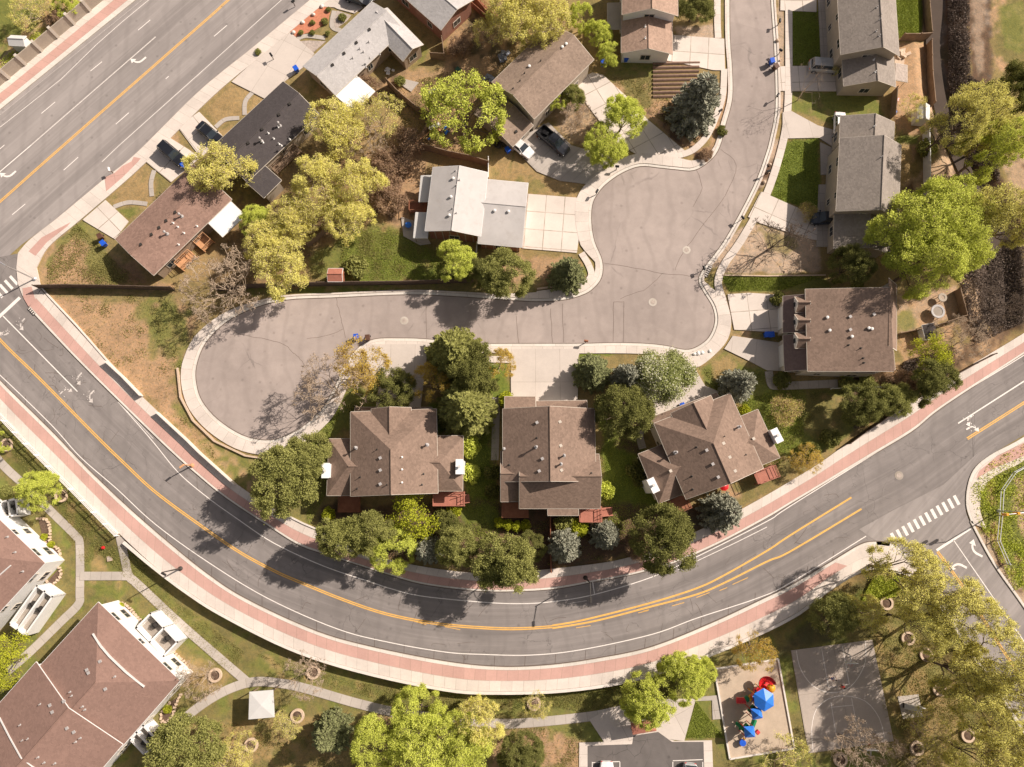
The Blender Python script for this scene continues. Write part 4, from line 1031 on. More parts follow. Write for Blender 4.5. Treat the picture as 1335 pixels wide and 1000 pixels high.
h.block((894.5,651),(852.5,552),(952,513), 5.6, 2.6, 'hip', hip=(0, 5.4), two=True)
h.block((832,592),(880,573),(905,638), 4.2, 1.8, 'hip', hip=(3.0, 0), two=True)
h.block((1017,596.6),(970,616),(943,552), 4.2, 1.7, 'hip', hip=(3.0, 0))
h.block((893,577),(874.5,539),(928,518), 5.7, 1.5, 'gable', walls=False)
h.block((846,545),(934,511.5),(939,524), 3.1, .8, 'shed', garage=0)
h.chimney(1008,569,.9,1.9,R(25),1.4); h.chimney(849,633,.9,1.9,R(25),1.4)
h.vents([(921,587),(929,605),(936,622)], 'box'); h.vents([(943,578),(951,596),(958,614),(982,572),(874,614)], 'box', 'cream'); h.vents([(880,590),(962,557)], 'flue'); h.vents([(908,583),(902,621),(903,638),(944,569),(972,593)], 'pipe', 'dark')
h.deck((982,616),(1008,606),(1014,622), 1.6, stair=None); h.deck((866,655),(893,644),(901,662), 1.5, 'wood_red')
h.done()
# --- big brown roofed house east of the court
h = House('two_storey_house', 'brown roofed house with three white dormers beside the east driveways', 'house', (1095, 435), 'r_brown', 'cream')
h.block((1053,484),(1050,377),(1149,377), 5.3, 2.3, 'shed', two=True); h.block((1169,457),(1169,371),(1147.5,371), 5.2, 2.38, 'shed', two=True)
h.block((1109,484.5),(1109,470),(1141,470), 5.0, 1.2, 'hip', hip=(.1, .1), walls=False)
h.block((1023,484),(1021,437),(1056,437), 3.0, 2.3, 'shed', garage=0, rm='r_brown_shade'); h.block((1021,434),(1021,386),(1056,386), 3.15, 2.2, 'shed', garage=0, rm='r_brown_shade')  # low west slopes: same brown roof, painted darker as they face away from the sun
h.block((1139,457),(1165,457),(1165,482), 4.0, .5, 'flat')
for yy in (396, 419, 443):
    h.block((1052,yy-9),(1036,yy-9),(1036,yy+11), 4.5, 1.2, 'gable', wm='white', zb=2.6, over=.12, wins=(0,0,0,0))
    p = P(1036, yy + 1, 4.2); f = MB().box((p[0] + .08, p[1], 4.1), (.1, .9, .9)).build('window', M['white'], h.root); MB().box((p[0] + .04, p[1], 4.1), (.1, .7, .7)).build('pane', M['glass'], f)
h.vents([(1108,413),(1108,430),(1139,410)], 'box'); h.vents([(1078,414),(1081,431),(1110,439),(1132,428),(1136,429)], 'turbine', 'white'); h.vents([(1106,450),(1122,454),(1125,467),(1126,473)], 'pipe', 'dark')
h.done()
# --- upper east street
h = House('two_storey_house', 'grey taupe roofed house at the top right with a silver van on its driveway', 'house', (1130, 60), 'r_taupe', 'tan')
h.block((1090,-40),(1096,71),(1172,64), 5.2, 2.1, 'gable', ro=.6, two=True); h.block((1097,62),(1100,112),(1168,112), 3.2, 1.6, 'gable', ro=.55, garage=3)
h.vents([(1143,10),(1148,20),(1147,26),(1142,41),(1146,47)], 'pipe'); h.vents([(1139,78),(1141,94)], 'pipe', 'white'); h.awning((1183,85),(1183,107),(1166,107), 2.4, .3, 'rock')
h.done()
h = House('two_storey_house', 'grey taupe roofed house of three stepped gables, middle of the east side', 'house', (1130, 235), 'r_taupe', 'tan')
h.block((1096,151),(1094,186),(1165,187), 3.7, 1.6, 'gable', ro=.55, two=True); h.block((1095,180),(1090,275),(1172,272), 5.2, 2.1, 'gable', ro=.6, two=True); h.block((1088,268),(1087,324),(1160,322), 3.2, 1.6, 'gable', ro=.55, garage=3)
h.vents([(1140,165),(1149,188),(1138,285),(1131,315)], 'pipe', 'white'); h.vents([(1149,205)], 'pipe')
h.done()
h = House('house', 'tan shingled house with white gable ends beside the vegetable garden', 'house', (847, 30), 'r_tan', 'white')
h.block((811,-45),(811,19),(884,22), 5.0, 1.6, 'gable', two=True); h.block((810,14),(810,69),(877,67), 3.0, 1.3, 'gable', garage=2)
h.vents([(841,35),(841,50)], 'pipe', 'white'); h.awning((792,38),(792,4),(812,4), 2.4, .15, 'tan', posts=True)
h.done()
h = House('house', 'taupe gabled house with lower garage wing behind the parked black pickup', 'house', (700, 105), 'r_house8', 'tan')
h.block((641,107),(719,31),(777,75), 4.6, 1.6, 'gable', two=True); h.block((617,147),(644,120),(699,160), 2.8, 1.0, 'gable')
h.vents([(690,87),(738,58),(733,62)], 'turbine', 'white'); h.vents([(684,96),(678,106),(669,116),(705,80)], 'pipe', 'dark'); h.vents([(673,172)], 'box', 'dark')
h.done()
h = House('house', 'white metal roofed brick house with wide garage facing the court', 'house', (600, 260), 'r_white', 'brick', 'white')
h.block((564.5,218),(554,301),(627,307), 3.9, 1.3, 'gable', ro=.49); h.block((632,233.5),(688.6,238.6),(681,322.6), 3.1, .9, 'gable', ro=.41, garage=1)
h.vents([(588,257),(591,233),(586,281)], 'turbine', 'white'); h.vents([(594,223),(595,242),(590,272),(599,235),(595,278)], 'pipe'); h.vents([(645,275),(663,276)], 'turbine', 'white')
h.awning((546,263),(549,229),(563,229), 2.4, .3); h.awning((539,310),(542,277),(561,277), 2.4, .3); h.deck((534,264),(557,264),(556,277), .6, 'wood_red')
h.done()
h = House('house', 'pale grey shingled house with bright white patio cover by the arterial', 'house', (460, 65), 'r_grey', 'tanbrick')
h.block((394.6,86),(484.7,2),(530,36), 3.1, 1.2, 'gable'); h.block((552,58),(505,10),(481,34), 3.0, 1.0, 'gable')
h.awning((462,146),(489,119),(462,94), 2.75, .15, m='bright_white'); h.vents([(434,85),(449,70),(465,56),(482,39)], 'box', 'dark'); h.vents([(481,55),(469,64),(460,76),(474,68),(495,71),(482,76),(477,88)], 'pipe')
h.done()
h = House('house', 'charcoal shingled house between two yellow trees by the arterial', 'house', (345, 180), 'r_charcoal', 'tan')
h.block((275,193),(369,106),(415,150), 3.1, 1.3, 'gable'); h.block((344,258),(367,235),(345,213), 3.05, .5, 'flat', wins=(0,0,0,0))
h.vents([(324,187),(342,169),(364,150),(378,136)], 'box', 'dark'); h.vents([(363,166),(350,174),(357,181),(364,188),(378,182),(343,186),(367,190)], 'pipe', 'white'); h.vents([(365,164),(341,184)], 'flue')
h.deck((354,220),(385,190),(392,197), .8, 'wood'); h.done()
h = House('house', 'warm brown shingled house with bright white patio cover near the west junction', 'house', (225, 290), 'r_brown2', 'tanbrick')
h.block((150,311.5),(252,214),(300,262), 3.1, 1.2, 'gable'); h.awning((290,309),(320,281),(293,255), 2.8, .15, m='bright_white')
h.vents([(184,319),(198,306),(208,297),(217,288),(229,277)], 'box', 'dark'); h.vents([(226,291),(232,296),(240,304),(257,295),(233,319)], 'pipe', 'white'); h.vents([(237,282),(218,305)], 'flue')
h.deck((230,345),(248,327),(256,334), .7, 'orange_wood'); h.deck((255,318),(268,305),(278,315), .7, 'orange_wood'); h.done()
h = House('house', 'brick house with pale and dark roof patches cut by the top edge', 'house', (560, -5), 'r_grey', 'brick')
h.block((505,-23),(575,39),(619,0), 3.6, 1.2, 'gable', fascia=.1); h.deck((612,6),(640,30),(648,20), .5, 'wood_red'); h.done()
mb = MB(); a = [P(*q, 3.9) for q in ((556,19),(580,-2),(617,2),(575,39))]
# --- apartments in the park
h = House('apartment_building', 'large red brown hipped apartment block with white wall and twin balcony facing the curve', 'apartments', (110, 900), 'r_apt', 'white', 'white', park=True)
h.block((52,868),(128,785),(231.6,891), 5.0, 2.2, 'hip', hip=(0, 6.2), two=True, over=.3); h.block((-130,1062),(47,863),(153.6,978), 5.5, 2.3, 'gable', two=True, over=.3)
def strip(h, pts, w=.16):
    c = [h.on_roof(*q) + Vector((0, 0, .12)) for q in pts]; mb = MB()
    for p, q in zip(c, c[1:]): mb.tube(p, q, w, w, 4)
    mb.build('roof_flashing', M['white_metal'], h.root)
strip(h, [(122,826),(132,842),(144,856),(165,876),(189,895)]); strip(h, [(0,935),(14,962),(28,987),(46,1001)], .1)
h.vents([(114,873),(116,877),(138,898),(131,862),(84,914),(66,919),(69,928),(88,949),(97,954)], 'box'); h.vents([(92,902),(94,907),(108,921),(111,925),(53,918),(150,882),(27,945),(30,965),(37,963),(50,987),(58,994),(72,995),(105,962),(99,967)], 'pipe')
def balcony(h, A, B, C, z=5.0):
    zz = h.z(z); a, b_, c = P(*A, zz + 1), P(*B, zz + 1), P(*C, zz + 1)
    u = flat(b_) - flat(a); L = u.length; u.normalize(); v = Vector((-u[1], u[0])); Wd = v.dot(flat(c) - flat(b_))
    if Wd < 0: v = -v; Wd = -Wd
    o = flat(a); ang = math.atan2(u[1], u[0])
    def g(x, y): p = o + u * x + v * y; return (p[0], p[1])
    for lv, nm in ((zz, 'balcony'),):
        mb = MB(); c_ = g(L / 2, Wd / 2); mb.box((c_[0], c_[1], lv - .12), (L, Wd, .24), ang)
        for (x0, y0, x1, y1) in ((0, 0, L, 0), (0, Wd, L, Wd), (0, 0, 0, Wd), (L, 0, L, Wd), (L / 2, 0, L / 2, Wd)):
            p, q = g(x0, y0), g(x1, y1); m_ = ((p[0] + q[0]) / 2, (p[1] + q[1]) / 2, (h.base + lv + 1.0) / 2); ln = math.hypot(p[0] - q[0], p[1] - q[1])
            mb.box(m_, (ln + .22, .22, lv + 1.0 - h.base), math.atan2(q[1] - p[1], q[0] - p[0]))
        bo = mb.build(nm, M['white'], h.root)
        fl = MB(); fl.box((c_[0], c_[1], lv + .02), (L - .3, Wd - .3, .03), ang); fl.build('balcony_floor', M['path'], bo)
        ch = MB()
        for xx in (.25, .72): q_ = g(L * xx, Wd * .45); ch.box((q_[0], q_[1], lv + .3), (.6, .6, .5), ang + .4); ch.lathe([(.35, .72), (.35, .76)], (q_[0] + .5, q_[1] + .3, lv), 12)
        ch.build('patio_furniture', M['dark'], bo)
balcony(h, (196,800), (231,837), (213,855), 1.9); balcony(h, (205,966),(188,984),(168,966), 1.6)
h.done()
h = House('apartment_building', 'red brown roofed apartment block with white balconies cut by the left edge', 'apartments', (0, 730), 'r_apt', 'white', 'white', park=True)
h.block((-60,862),(58.6,734),(-45,613), 5.0, 2.2, 'hip', hip=(0, 5.5), two=True, over=.3); strip(h, [(15,737),(0,750),(-16,764)], .1)
balcony(h, (48,764),(68,778),(24,822), 1.9) ; balcony(h, (0,655),(20,650),(33,668), 1.6)
h.vents([(10,700),(20,720),(-5,740),(30,745)], 'pipe'); h.done()
# gazebo and kiosk
def pavilion(nm, label, pts, z, m, group=None, rise=.7, legs=True, bench=True, park=True):
    c = PG(sum(p[0] for p in pts) / 4, sum(p[1] for p in pts) / 4); b0 = c[2]
    t = thing(nm, label, 'shelter', (c[0], c[1], b0), group, world=True)
    w = [P(*p, b0 + z) for p in pts]; ctr = sum(w, Vector()) / 4 + Vector((0, 0, rise))
    MB().add([tuple(p) for p in w] + [tuple(ctr)] + [(p[0], p[1], p[2] - .12) for p in w], [(0, 1, 4), (1, 2, 4), (2, 3, 4), (3, 0, 4), (1, 0, 5, 6), (2, 1, 6, 7), (3, 2, 7, 8), (0, 3, 8, 5), (8, 7, 6, 5)]).build('roof', m, t)
    for p in w:
        q = p.lerp(ctr, .12); MB().box((q[0], q[1], b0 + z / 2 - .05), (.12, .12, z)).build('post', M['wood'], t)
    if bench:
        d = (w[1] - w[0]); ang = math.atan2(d[1], d[0]); mb = MB(); mb.box((ctr[0], ctr[1], b0 + .74), (1.9, .8, .06), ang)
        for s_ in (-.75, .75): n_ = Vector((-math.sin(ang), math.cos(ang))) * s_; mb.box((ctr[0] + n_[0], ctr[1] + n_[1], b0 + .44), (1.9, .26, .05), ang)
        for x_ in (-.7, .7): q = Vector((math.cos(ang), math.sin(ang))) * x_; mb.box((ctr[0] + q[0], ctr[1] + q[1], b0 + .4), (.1, 1.6, .08), ang); mb.box((ctr[0] + q[0], ctr[1] + q[1], b0 + .36), (.1, .5, .72), ang)
        mb.build('picnic_table', M['wood'], t)
pavilion('gazebo', 'square white roofed picnic gazebo beside the curved park path', [(325,902),(356,899.5),(358,935),(324,938)], 2.9, M['white_metal'], rise=.22)
pavilion('mailbox_kiosk', 'small red brown roofed mailbox kiosk beside the parking lot', [(822,943),(853,937),(856,953),(825,958)], 2.4, M['deck'], bench=False, rise=.4)
# ------------------------------------------------------------------ walls, fences, poles
def vwall(name, label, cat, pts, h, th, mat, capm=None, base_down=0.4, world_pts=None, ztop=None, posts=0, sm=0):
    w = world_pts or [PG(*q) for q in pts]
    if sm: w = crom(w, sm)
    c = w[len(w) // 2]; t = thing(name, label, cat, (c[0], c[1], 0 if ztop is not None else gz(c[0], c[1])), world=True)
    L1 = offs(w, th / 2); L2 = offs(w, -th / 2); mb = MB(); vs = []; fs = []
    for i in range(len(w)):
        g_ = gz(w[i][0], w[i][1]); zt = ztop if ztop is not None else g_ + h
        zb = (ztop - h) if ztop is not None else g_ - base_down
        for L in (L1, L2): vs += [(L[i][0], L[i][1], zb), (L[i][0], L[i][1], zt)]
    for i in range(len(w) - 1):
        a = 4 * i; b_ = 4 * i + 4
        fs += [(a, b_, b_ + 1, a + 1), (a + 2, a + 3, b_ + 3, b_ + 2), (a + 1, b_ + 1, b_ + 3, a + 3)]
    fs += [(0, 1, 3, 2), (4 * len(w) - 4, 4 * len(w) - 2, 4 * len(w) - 1, 4 * len(w) - 3)]
    mb.add(vs, fs); mb.build('panel', mat, t)
    if capm:
        cb = MB(); ribbon(cb, offs(w, th / 2 + .05), offs(w, -th / 2 - .05), (ztop or 0) + (0 if ztop is not None else h) + .06, (ztop or 0) + (0 if ztop is not None else h) + .002, None if ztop is not None else (lambda p: gz(p[0], p[1])))
        cb.build('coping', capm, t)
    if posts:
        r = resample(w, max(2, int(sum((b_ - a).length for a, b_ in zip(w, w[1:])) / posts) + 1)); pb = MB()
        for p in r:
            g_ = gz(p[0], p[1]); pb.box((p[0], p[1], g_ + h / 2 + .05), (.13, .13, h + .1))
        pb.build('post', mat, t)
    return t
wc = offs(crom(W2([(163,705.5),(202,738),(243,769),(290,799),(378,843),(466,872),(580,896.6),(648,901),(736,898),(824,884.5),(908,858),(987,825),(1040,797.6),(1076,769),(1120,743),(1152,739),(1191,750)]), 5), 0.0)
sgw = 1 if inpoly(np.array([(wc[30] + normals2(wc)[30] * 1.5)[0]]), np.array([(wc[30] + normals2(wc)[30] * 1.5)[1]]), PARK)[0] else -1
vwall('retaining_wall', 'long pale curved retaining wall between the red paving and the park', 'wall', None, 1.75, .3, M['wall_cap'], M['wall_cap'], world_pts=offs(wc, sgw * .2), ztop=.22)
# white rail fence west of the path gap
def rail_fence(name, label, pts, h=1.15, mat=None, n=3, gap=2.4, sgn=1, picket=0):
    w = resample([PG(*q) for q in pts], max(2, int(sum((PG(*b_) - PG(*a)).length for a, b_ in zip(pts, pts[1:])) / gap) + 1))
    c = w[len(w) // 2]; t = thing(name, label, 'fence', (c[0], c[1], gz(c[0], c[1])), world=True)
    pb = MB(); rb = MB()
    for p in w: z = gz(p[0], p[1]); pb.box((p[0], p[1], z + h / 2), (.14, .14, h + .1))
    for a, b_ in zip(w, w[1:]):
        za, zb = gz(a[0], a[1]), gz(b_[0], b_[1])
        for k in range(n): hh = h * (k + 1) / n - .06; rb.tube((a[0], a[1], za + hh), (b_[0], b_[1], zb + hh), .055, None, 4)
        if picket:
            m_ = int((b_ - a).length / picket)
            for k in range(m_): q = a.lerp(b_, k / m_); zq = gz(q[0], q[1]); rb.tube((q[0], q[1], zq + .1), (q[0], q[1], zq + h - .06), .02, None, 4)
    pb.build('post', mat, t); rb.build('rail', mat, t); return t
FW = [(-60,476),(0,540),(32,574),(101,643),(155,698)]
rail_fence('rail_fence', 'white three rail fence along the lawn at the lower left', FW, 1.2, M['white'], 3)
vwall('kerb_wall', 'low pale edging wall under the white rail fence', 'wall', [(-60,474),(0,538),(32,572),(101,641),(155,696)], .22, .22, M['wall_cap'])
vwall('edging_wall', 'low white edging wall behind the inner pavement above the red paving', 'wall', [(52,372),(66,388),(100,424),(142,472),(165,496)], .25, .2, M['wall_cap'])
vwall('noise_wall', 'pale retaining wall stepping down beside the inner pavement', 'wall', [(141,472),(163,492),(187,517)], 1.15, .13, M['wall_cap']); vwall('noise_wall', 'pale wall beside the inner pavement south of the bare slope', 'wall', [(207,538),(247,575),(262,590),(309,632)], 1.1, .13, M['wall_cap'])
vwall('edging_wall', 'low white edging wall near the small bright green cone shrub', 'wall', [(373,671),(395,682),(421,693)], .3, .2, M['wall_cap'])
FEN = [('wooden_fence', 'long dark wooden fence from the west corner to the bare pinkish tree', [(52,376),(90,375),(150,376),(228,378)], 1.7, .1, 'wood_dark'),
 ('wooden_fence', 'long dark wooden fence behind the green yard along the court road', [(285,379),(331,375),(430,372),(530,371),(617,368)], 1.8, .1, 'wood_dark'),
 ('stone_edging', 'pale stone edging along the grass strip north of the court road', [(700,377),(722,374),(745,371)], .25, .25, 'stone'),
 ('wooden_fence', 'weathered diagonal fence behind the white patio cover', [(506,111),(520,126),(545,147),(565,155)], 1.9, .1, 'wood'),
 ('wooden_fence', 'weathered fence between the lime tree and the fallow yard', [(565,155),(556,172),(545,193)], 1.8, .1, 'wood'),
 ('wooden_fence', 'tan topped fence north of the white metal roofed house', [(545,193),(585,204),(610,209),(637,217)], 1.9, .12, 'wood'),
 ('wooden_fence', 'short white gate fence at the corner of the white metal roofed house', [(637,210),(637,236)], 1.4, .08, 'white'),
 ('wooden_fence', 'short fence beside the brick house at the top', [(577,56),(580,78),(562,77)], 1.7, .1, 'wood'),
 ('wooden_fence', 'red brown fence running from the brick house toward the big yellow tree', [(618,3),(632,20),(645,32)], 1.8, .1, 'wood_red'),
 ('wooden_fence', 'brown fence along the creek beside the lush strip lawn', [(1203,-40),(1203,0),(1207,50)], 1.9, .1, 'wood'),
 ('wooden_fence', 'brown cross fence south of the lush strip lawn', [(1172,53),(1190,53),(1207,52)], 1.8, .1, 'wood'),
 ('wooden_fence', 'brown fence along the creek bank past the dirt yard', [(1207,60),(1208,100),(1212,140)], 1.8, .1, 'wood'),
 ('wooden_fence', 'brown fence between the two grey taupe houses', [(1163,121),(1162,140),(1160,156)], 1.8, .1, 'wood'),
 ('vinyl_fence', 'tall white vinyl fence behind the middle east house', [(1203,176),(1204,210),(1204,262)], 1.9, .1, 'white'),
 ('wooden_fence', 'brown fence round the yard with the white trampoline', [(1167,437),(1210,428),(1253,414),(1248,395),(1244,380)], 1.6, .1, 'wood'),
 ('wooden_fence', 'dark fence along the pavement below the lime green tree', [(1104,579),(1130,560),(1160,540),(1180,529)], 1.3, .1, 'wood_dark'),
 ('wooden_fence', 'dark fence along the pavement below the grey brush', [(1243,489),(1270,474),(1292,463)], 1.3, .1, 'wood_dark'),
 ('stone_edging', 'dashed pale edging between gravel yard and green strip', [(942,359),(1000,360),(1076,359)], .2, .18, 'stone'),
 ('wooden_fence', 'low weathered fence inside the yellow tree cluster', [(402,322),(420,308),(442,288)], 1.5, .12, 'wood'),
 ('wooden_fence', 'short wood panel fence beside the spruce and middle townhouse', [(717,671),(717,708),(718,745)], 1.6, .1, 'wood_red'),
 ('wooden_fence', 'fence at the garage end of the white metal roofed house', [(622,320),(621,342)], 1.5, .1, 'white'),
 ('garden_wall', 'curved stone edging wall above the bulb footway', [(232,480),(236,518),(252,548),(280,575),(320,594),(345,598)], .3, .25, 'stone')]
for nm, lab, pts, hh, th, mt in FEN:
    vwall(nm, lab, 'fence' if 'fence' in nm else 'wall', pts, hh, th, M[mt], posts=2.4 if 'fence' in nm else 0)
rail_fence('picket_fence', 'small white picket fence in front of the dormered house', [(1083,507),(1100,507),(1155,505)], .8, M['white'], 2, 1.6, picket=.2)
rail_fence('chain_link_fence', 'thin grey rail fence round the weedy east corner', [(1345,602),(1318,616),(1303,625),(1301,650),(1300,672),(1296,712),(1310,735)], 1.2, M['steel'], 2, 3)
# precast wall at the top left
tw = W2([(-30,139),(0,113),(67,57),(133,2),(180,-37)])
t = vwall('concrete_wall', 'tall precast concrete panel wall with square piers beside the arterial', 'wall', None, 2.3, .14, M['tan'], world_pts=tw, base_down=.2)
for k, p in enumerate(resample(tw, 11)): MB().box((p[0], p[1], 1.25), (.45, .45, 2.6), ART).build('pier', M['cream'], t)

# street lamps, signals, mailboxes
def lamp(x, y, h, adir, al, label, signal=False, m='steel'):
    c = P(x, y); t = thing('traffic_signal' if signal else 'street_lamp', label, 'signal' if signal else 'lamp', (c[0], c[1], 0.12), None)
    MB().lathe([(.32, 0), (.32, .12), (.14, .3), (.11, .5), (.07, h)], (0, 0, 0), 10).build('pole', M[m], t)
    d = Vector(adir).normalized(); e = Vector((d[0] * al, d[1] * al, h + (.25 if not signal else 0)))
    MB().tube((0, 0, h - .15), e, .07, .04, 8).build('arm', M[m], t)
    ang = math.atan2(d[1], d[0])
    if signal:
        for f in (.55, .95):
            q = Vector((d[0] * al * f, d[1] * al * f, h - .05)); hd = MB().box(q + Vector((0, 0, -.35)), (.36, .34, 1.0), ang).build('signal_head', M['yellow_p'], t, bevel=.03)
            for i_, mm in enumerate(('red_p', 'yellow_p', 'green_p')): MB().lathe([(.1, 0), (.1, .04)], (0, 0, 0), 10)
    else: MB().box(e, (.75, .3, .16), ang).build('lamp_head', M[m], t, bevel=.04)
    return t
lamp(763, 753, 6.2, (.0, -1), 2.2, 'grey street lamp reaching over the curve beside the two round blue spruces', m='dark')
lamp(236, 741, 5.4, (.2, -.1), .4, 'slim street lamp pole beside the retaining wall at the lower left', m='dark')
lamp(251, 607, 2.4, (-.5, -.4), .35, 'short orange sign post on the red paving beside the inner pavement', m='orange_wood')  # a sign post; the lamp builder only lends its shape and object name
lamp(1301, 666, 7.0, (-1, -.1), 3.8, 'traffic signal pole on the weedy east corner', signal=True)
lamp(46, 364, 6.4, (-1, .62), 5.6, 'traffic signal mast at the west junction corner', signal=True)
def mailbox(x, y, ang, label, m='black'):
    c = P(x, y); t = thing('mailbox', label, 'mailbox', (c[0], c[1], .12), 'mailboxes at the kerbs'); t.rotation_euler = (0, 0, ang)
    MB().box((0, 0, .55), (.1, .1, 1.1)).build('post', M['wood_dark'], t)
    mb = MB(); pr = [(-.16, 0), (.16, 0), (.16, .14)] + [(.16 * math.cos(R(a)), .14 + .16 * math.sin(R(a))) for a in range(30, 180, 30)] + [(-.16, .14)]
    n = len(pr); vs = [(-.3, y_, 1.1 + z_) for y_, z_ in pr] + [(.3, y_, 1.1 + z_) for y_, z_ in pr]
    mb.add(vs, [tuple(range(n))[::-1], tuple(range(n, 2 * n))] + [(i, (i + 1) % n, n + (i + 1) % n, n + i) for i in range(n)]); mb.build('box', M[m], t)
MBX = [(385,9,'dark mailbox at the kerb of the pale grey house'),(148,226,'white mailbox standing on the red paving strip'),(803,222,'twin mailbox at the north kerb of the round court','black'),(777,254,'dark mailbox at the white roofed house driveway'),(965,288,'dark mailbox beside the gravel strip on the east kerb'),(998,228,'mailbox among stones by the lush lawn strip'),(1013,34,'black mailbox on the gravel verge at the top'),(1014,72,'dark mailbox just above the blue bin'),(936,150,'mailbox in the brown verge beside the blue spruce'),(915,353,'black mailbox by the narrow corner of the court'),(763,447,'dark red mailbox on the kerb of the middle townhouse driveway'),(1010,130,'dark mailbox at the foot of the leafless tree'),(357,78,'small dark mailbox on the wide pale driveway apron')]
for i, mbx in enumerate(MBX): mailbox(mbx[0], mbx[1], R(40 + 67 * i), mbx[2], 'white' if i == 1 else ('wood_red' if i == 10 else 'black'))
# storm drain grate
def grate(x, y, ang, label, n=6, L=2.0, w_=.55):
    c = P(x, y); t = thing('storm_drain', label, 'drain', (c[0], c[1], .14)); t.rotation_euler = (0, 0, ang)
    MB().box((0, 0, 0), (L, w_, .03)).build('frame', M['dark'], t)
    for k in range(n): MB().box((-L / 2 + L * (k + .5) / n, 0, .03), (L / n * .4, w_ * .85, .03)).build('bar', M['wall_cap'], t)
grate(923, 354, R(62), 'striped storm drain grate by the narrow corner of the court'); grate(42, 406, R(-45), 'dark storm drain in the kerb below the west crossing', 4, 1.4, .4)

# bins
def bin_(x, y, ang, m, label):
    c = PG(x, y); t = thing('wheeled_bin', label, 'bin', (c[0], c[1], .1), 'wheeled rubbish bins'); t.rotation_euler = (0, 0, ang)
    vs = [(sx * w_, sy * d_, z_) for z_, w_, d_ in ((.08, .24, .28), (1.0, .33, .38)) for sx, sy in ((-1, -1), (1, -1), (1, 1), (-1, 1))]
    MB().add(vs, [(3, 2, 1, 0), (0, 1, 5, 4), (1, 2, 6, 5), (2, 3, 7, 6), (3, 0, 4, 7), (4, 5, 6, 7)]).build('body', M[m], t, bevel=.03)
    MB().box((0, 0, 1.05), (.72, .84, .09), 0, .06).build('lid', M[m], t, bevel=.03)
    for s_ in (-1, 1): MB().tube((s_ * .22, .34, .14), (s_ * .32, .34, .14), .14, None, 12).build('wheel', M['rubber'], t)
for x, y, a, m_, lab in [(139,320,.7,'blue_bin','blue wheeled bin at the corner of the warm brown house'),(135,311,.5,'brown_bin','dark brown bin beside the blue one at the warm brown house'),(243,219,.8,'blue_bin','small blue bin at the end of the black car driveway'),
    (388,94,.6,'blue_bin','blue bin at the corner of the pale grey house'),(785,86,.2,'blue_bin','blue bin north of the long diagonal driveway'),(815,80,.1,'blue_bin','blue bin below the white gabled tan house'),(1004,84,.2,'blue_bin','bright blue bin standing in the street gutter'),(1009,91,.5,'brown_bin','dark bin standing in the street gutter'),
    (997,438,.1,'blue_bin','left blue bin between the two east driveways'),(1003,438,.1,'blue_bin','right blue bin between the two east driveways'),(662,199,.6,'blue_bin','blue bin beside the white car'),(888,530,.5,'blue_bin','blue bin by the garage of the angled townhouse'),
    (466,441,.1,'blue_bin','blue bin beneath the golden tree on the court kerb'),(481,442,.1,'brown_bin','dark bin beneath the golden tree on the court kerb'),(598,96,.9,'green_bin','dark green bin in the cluttered back yard')]: bin_(x, y, a, M and m_, lab)

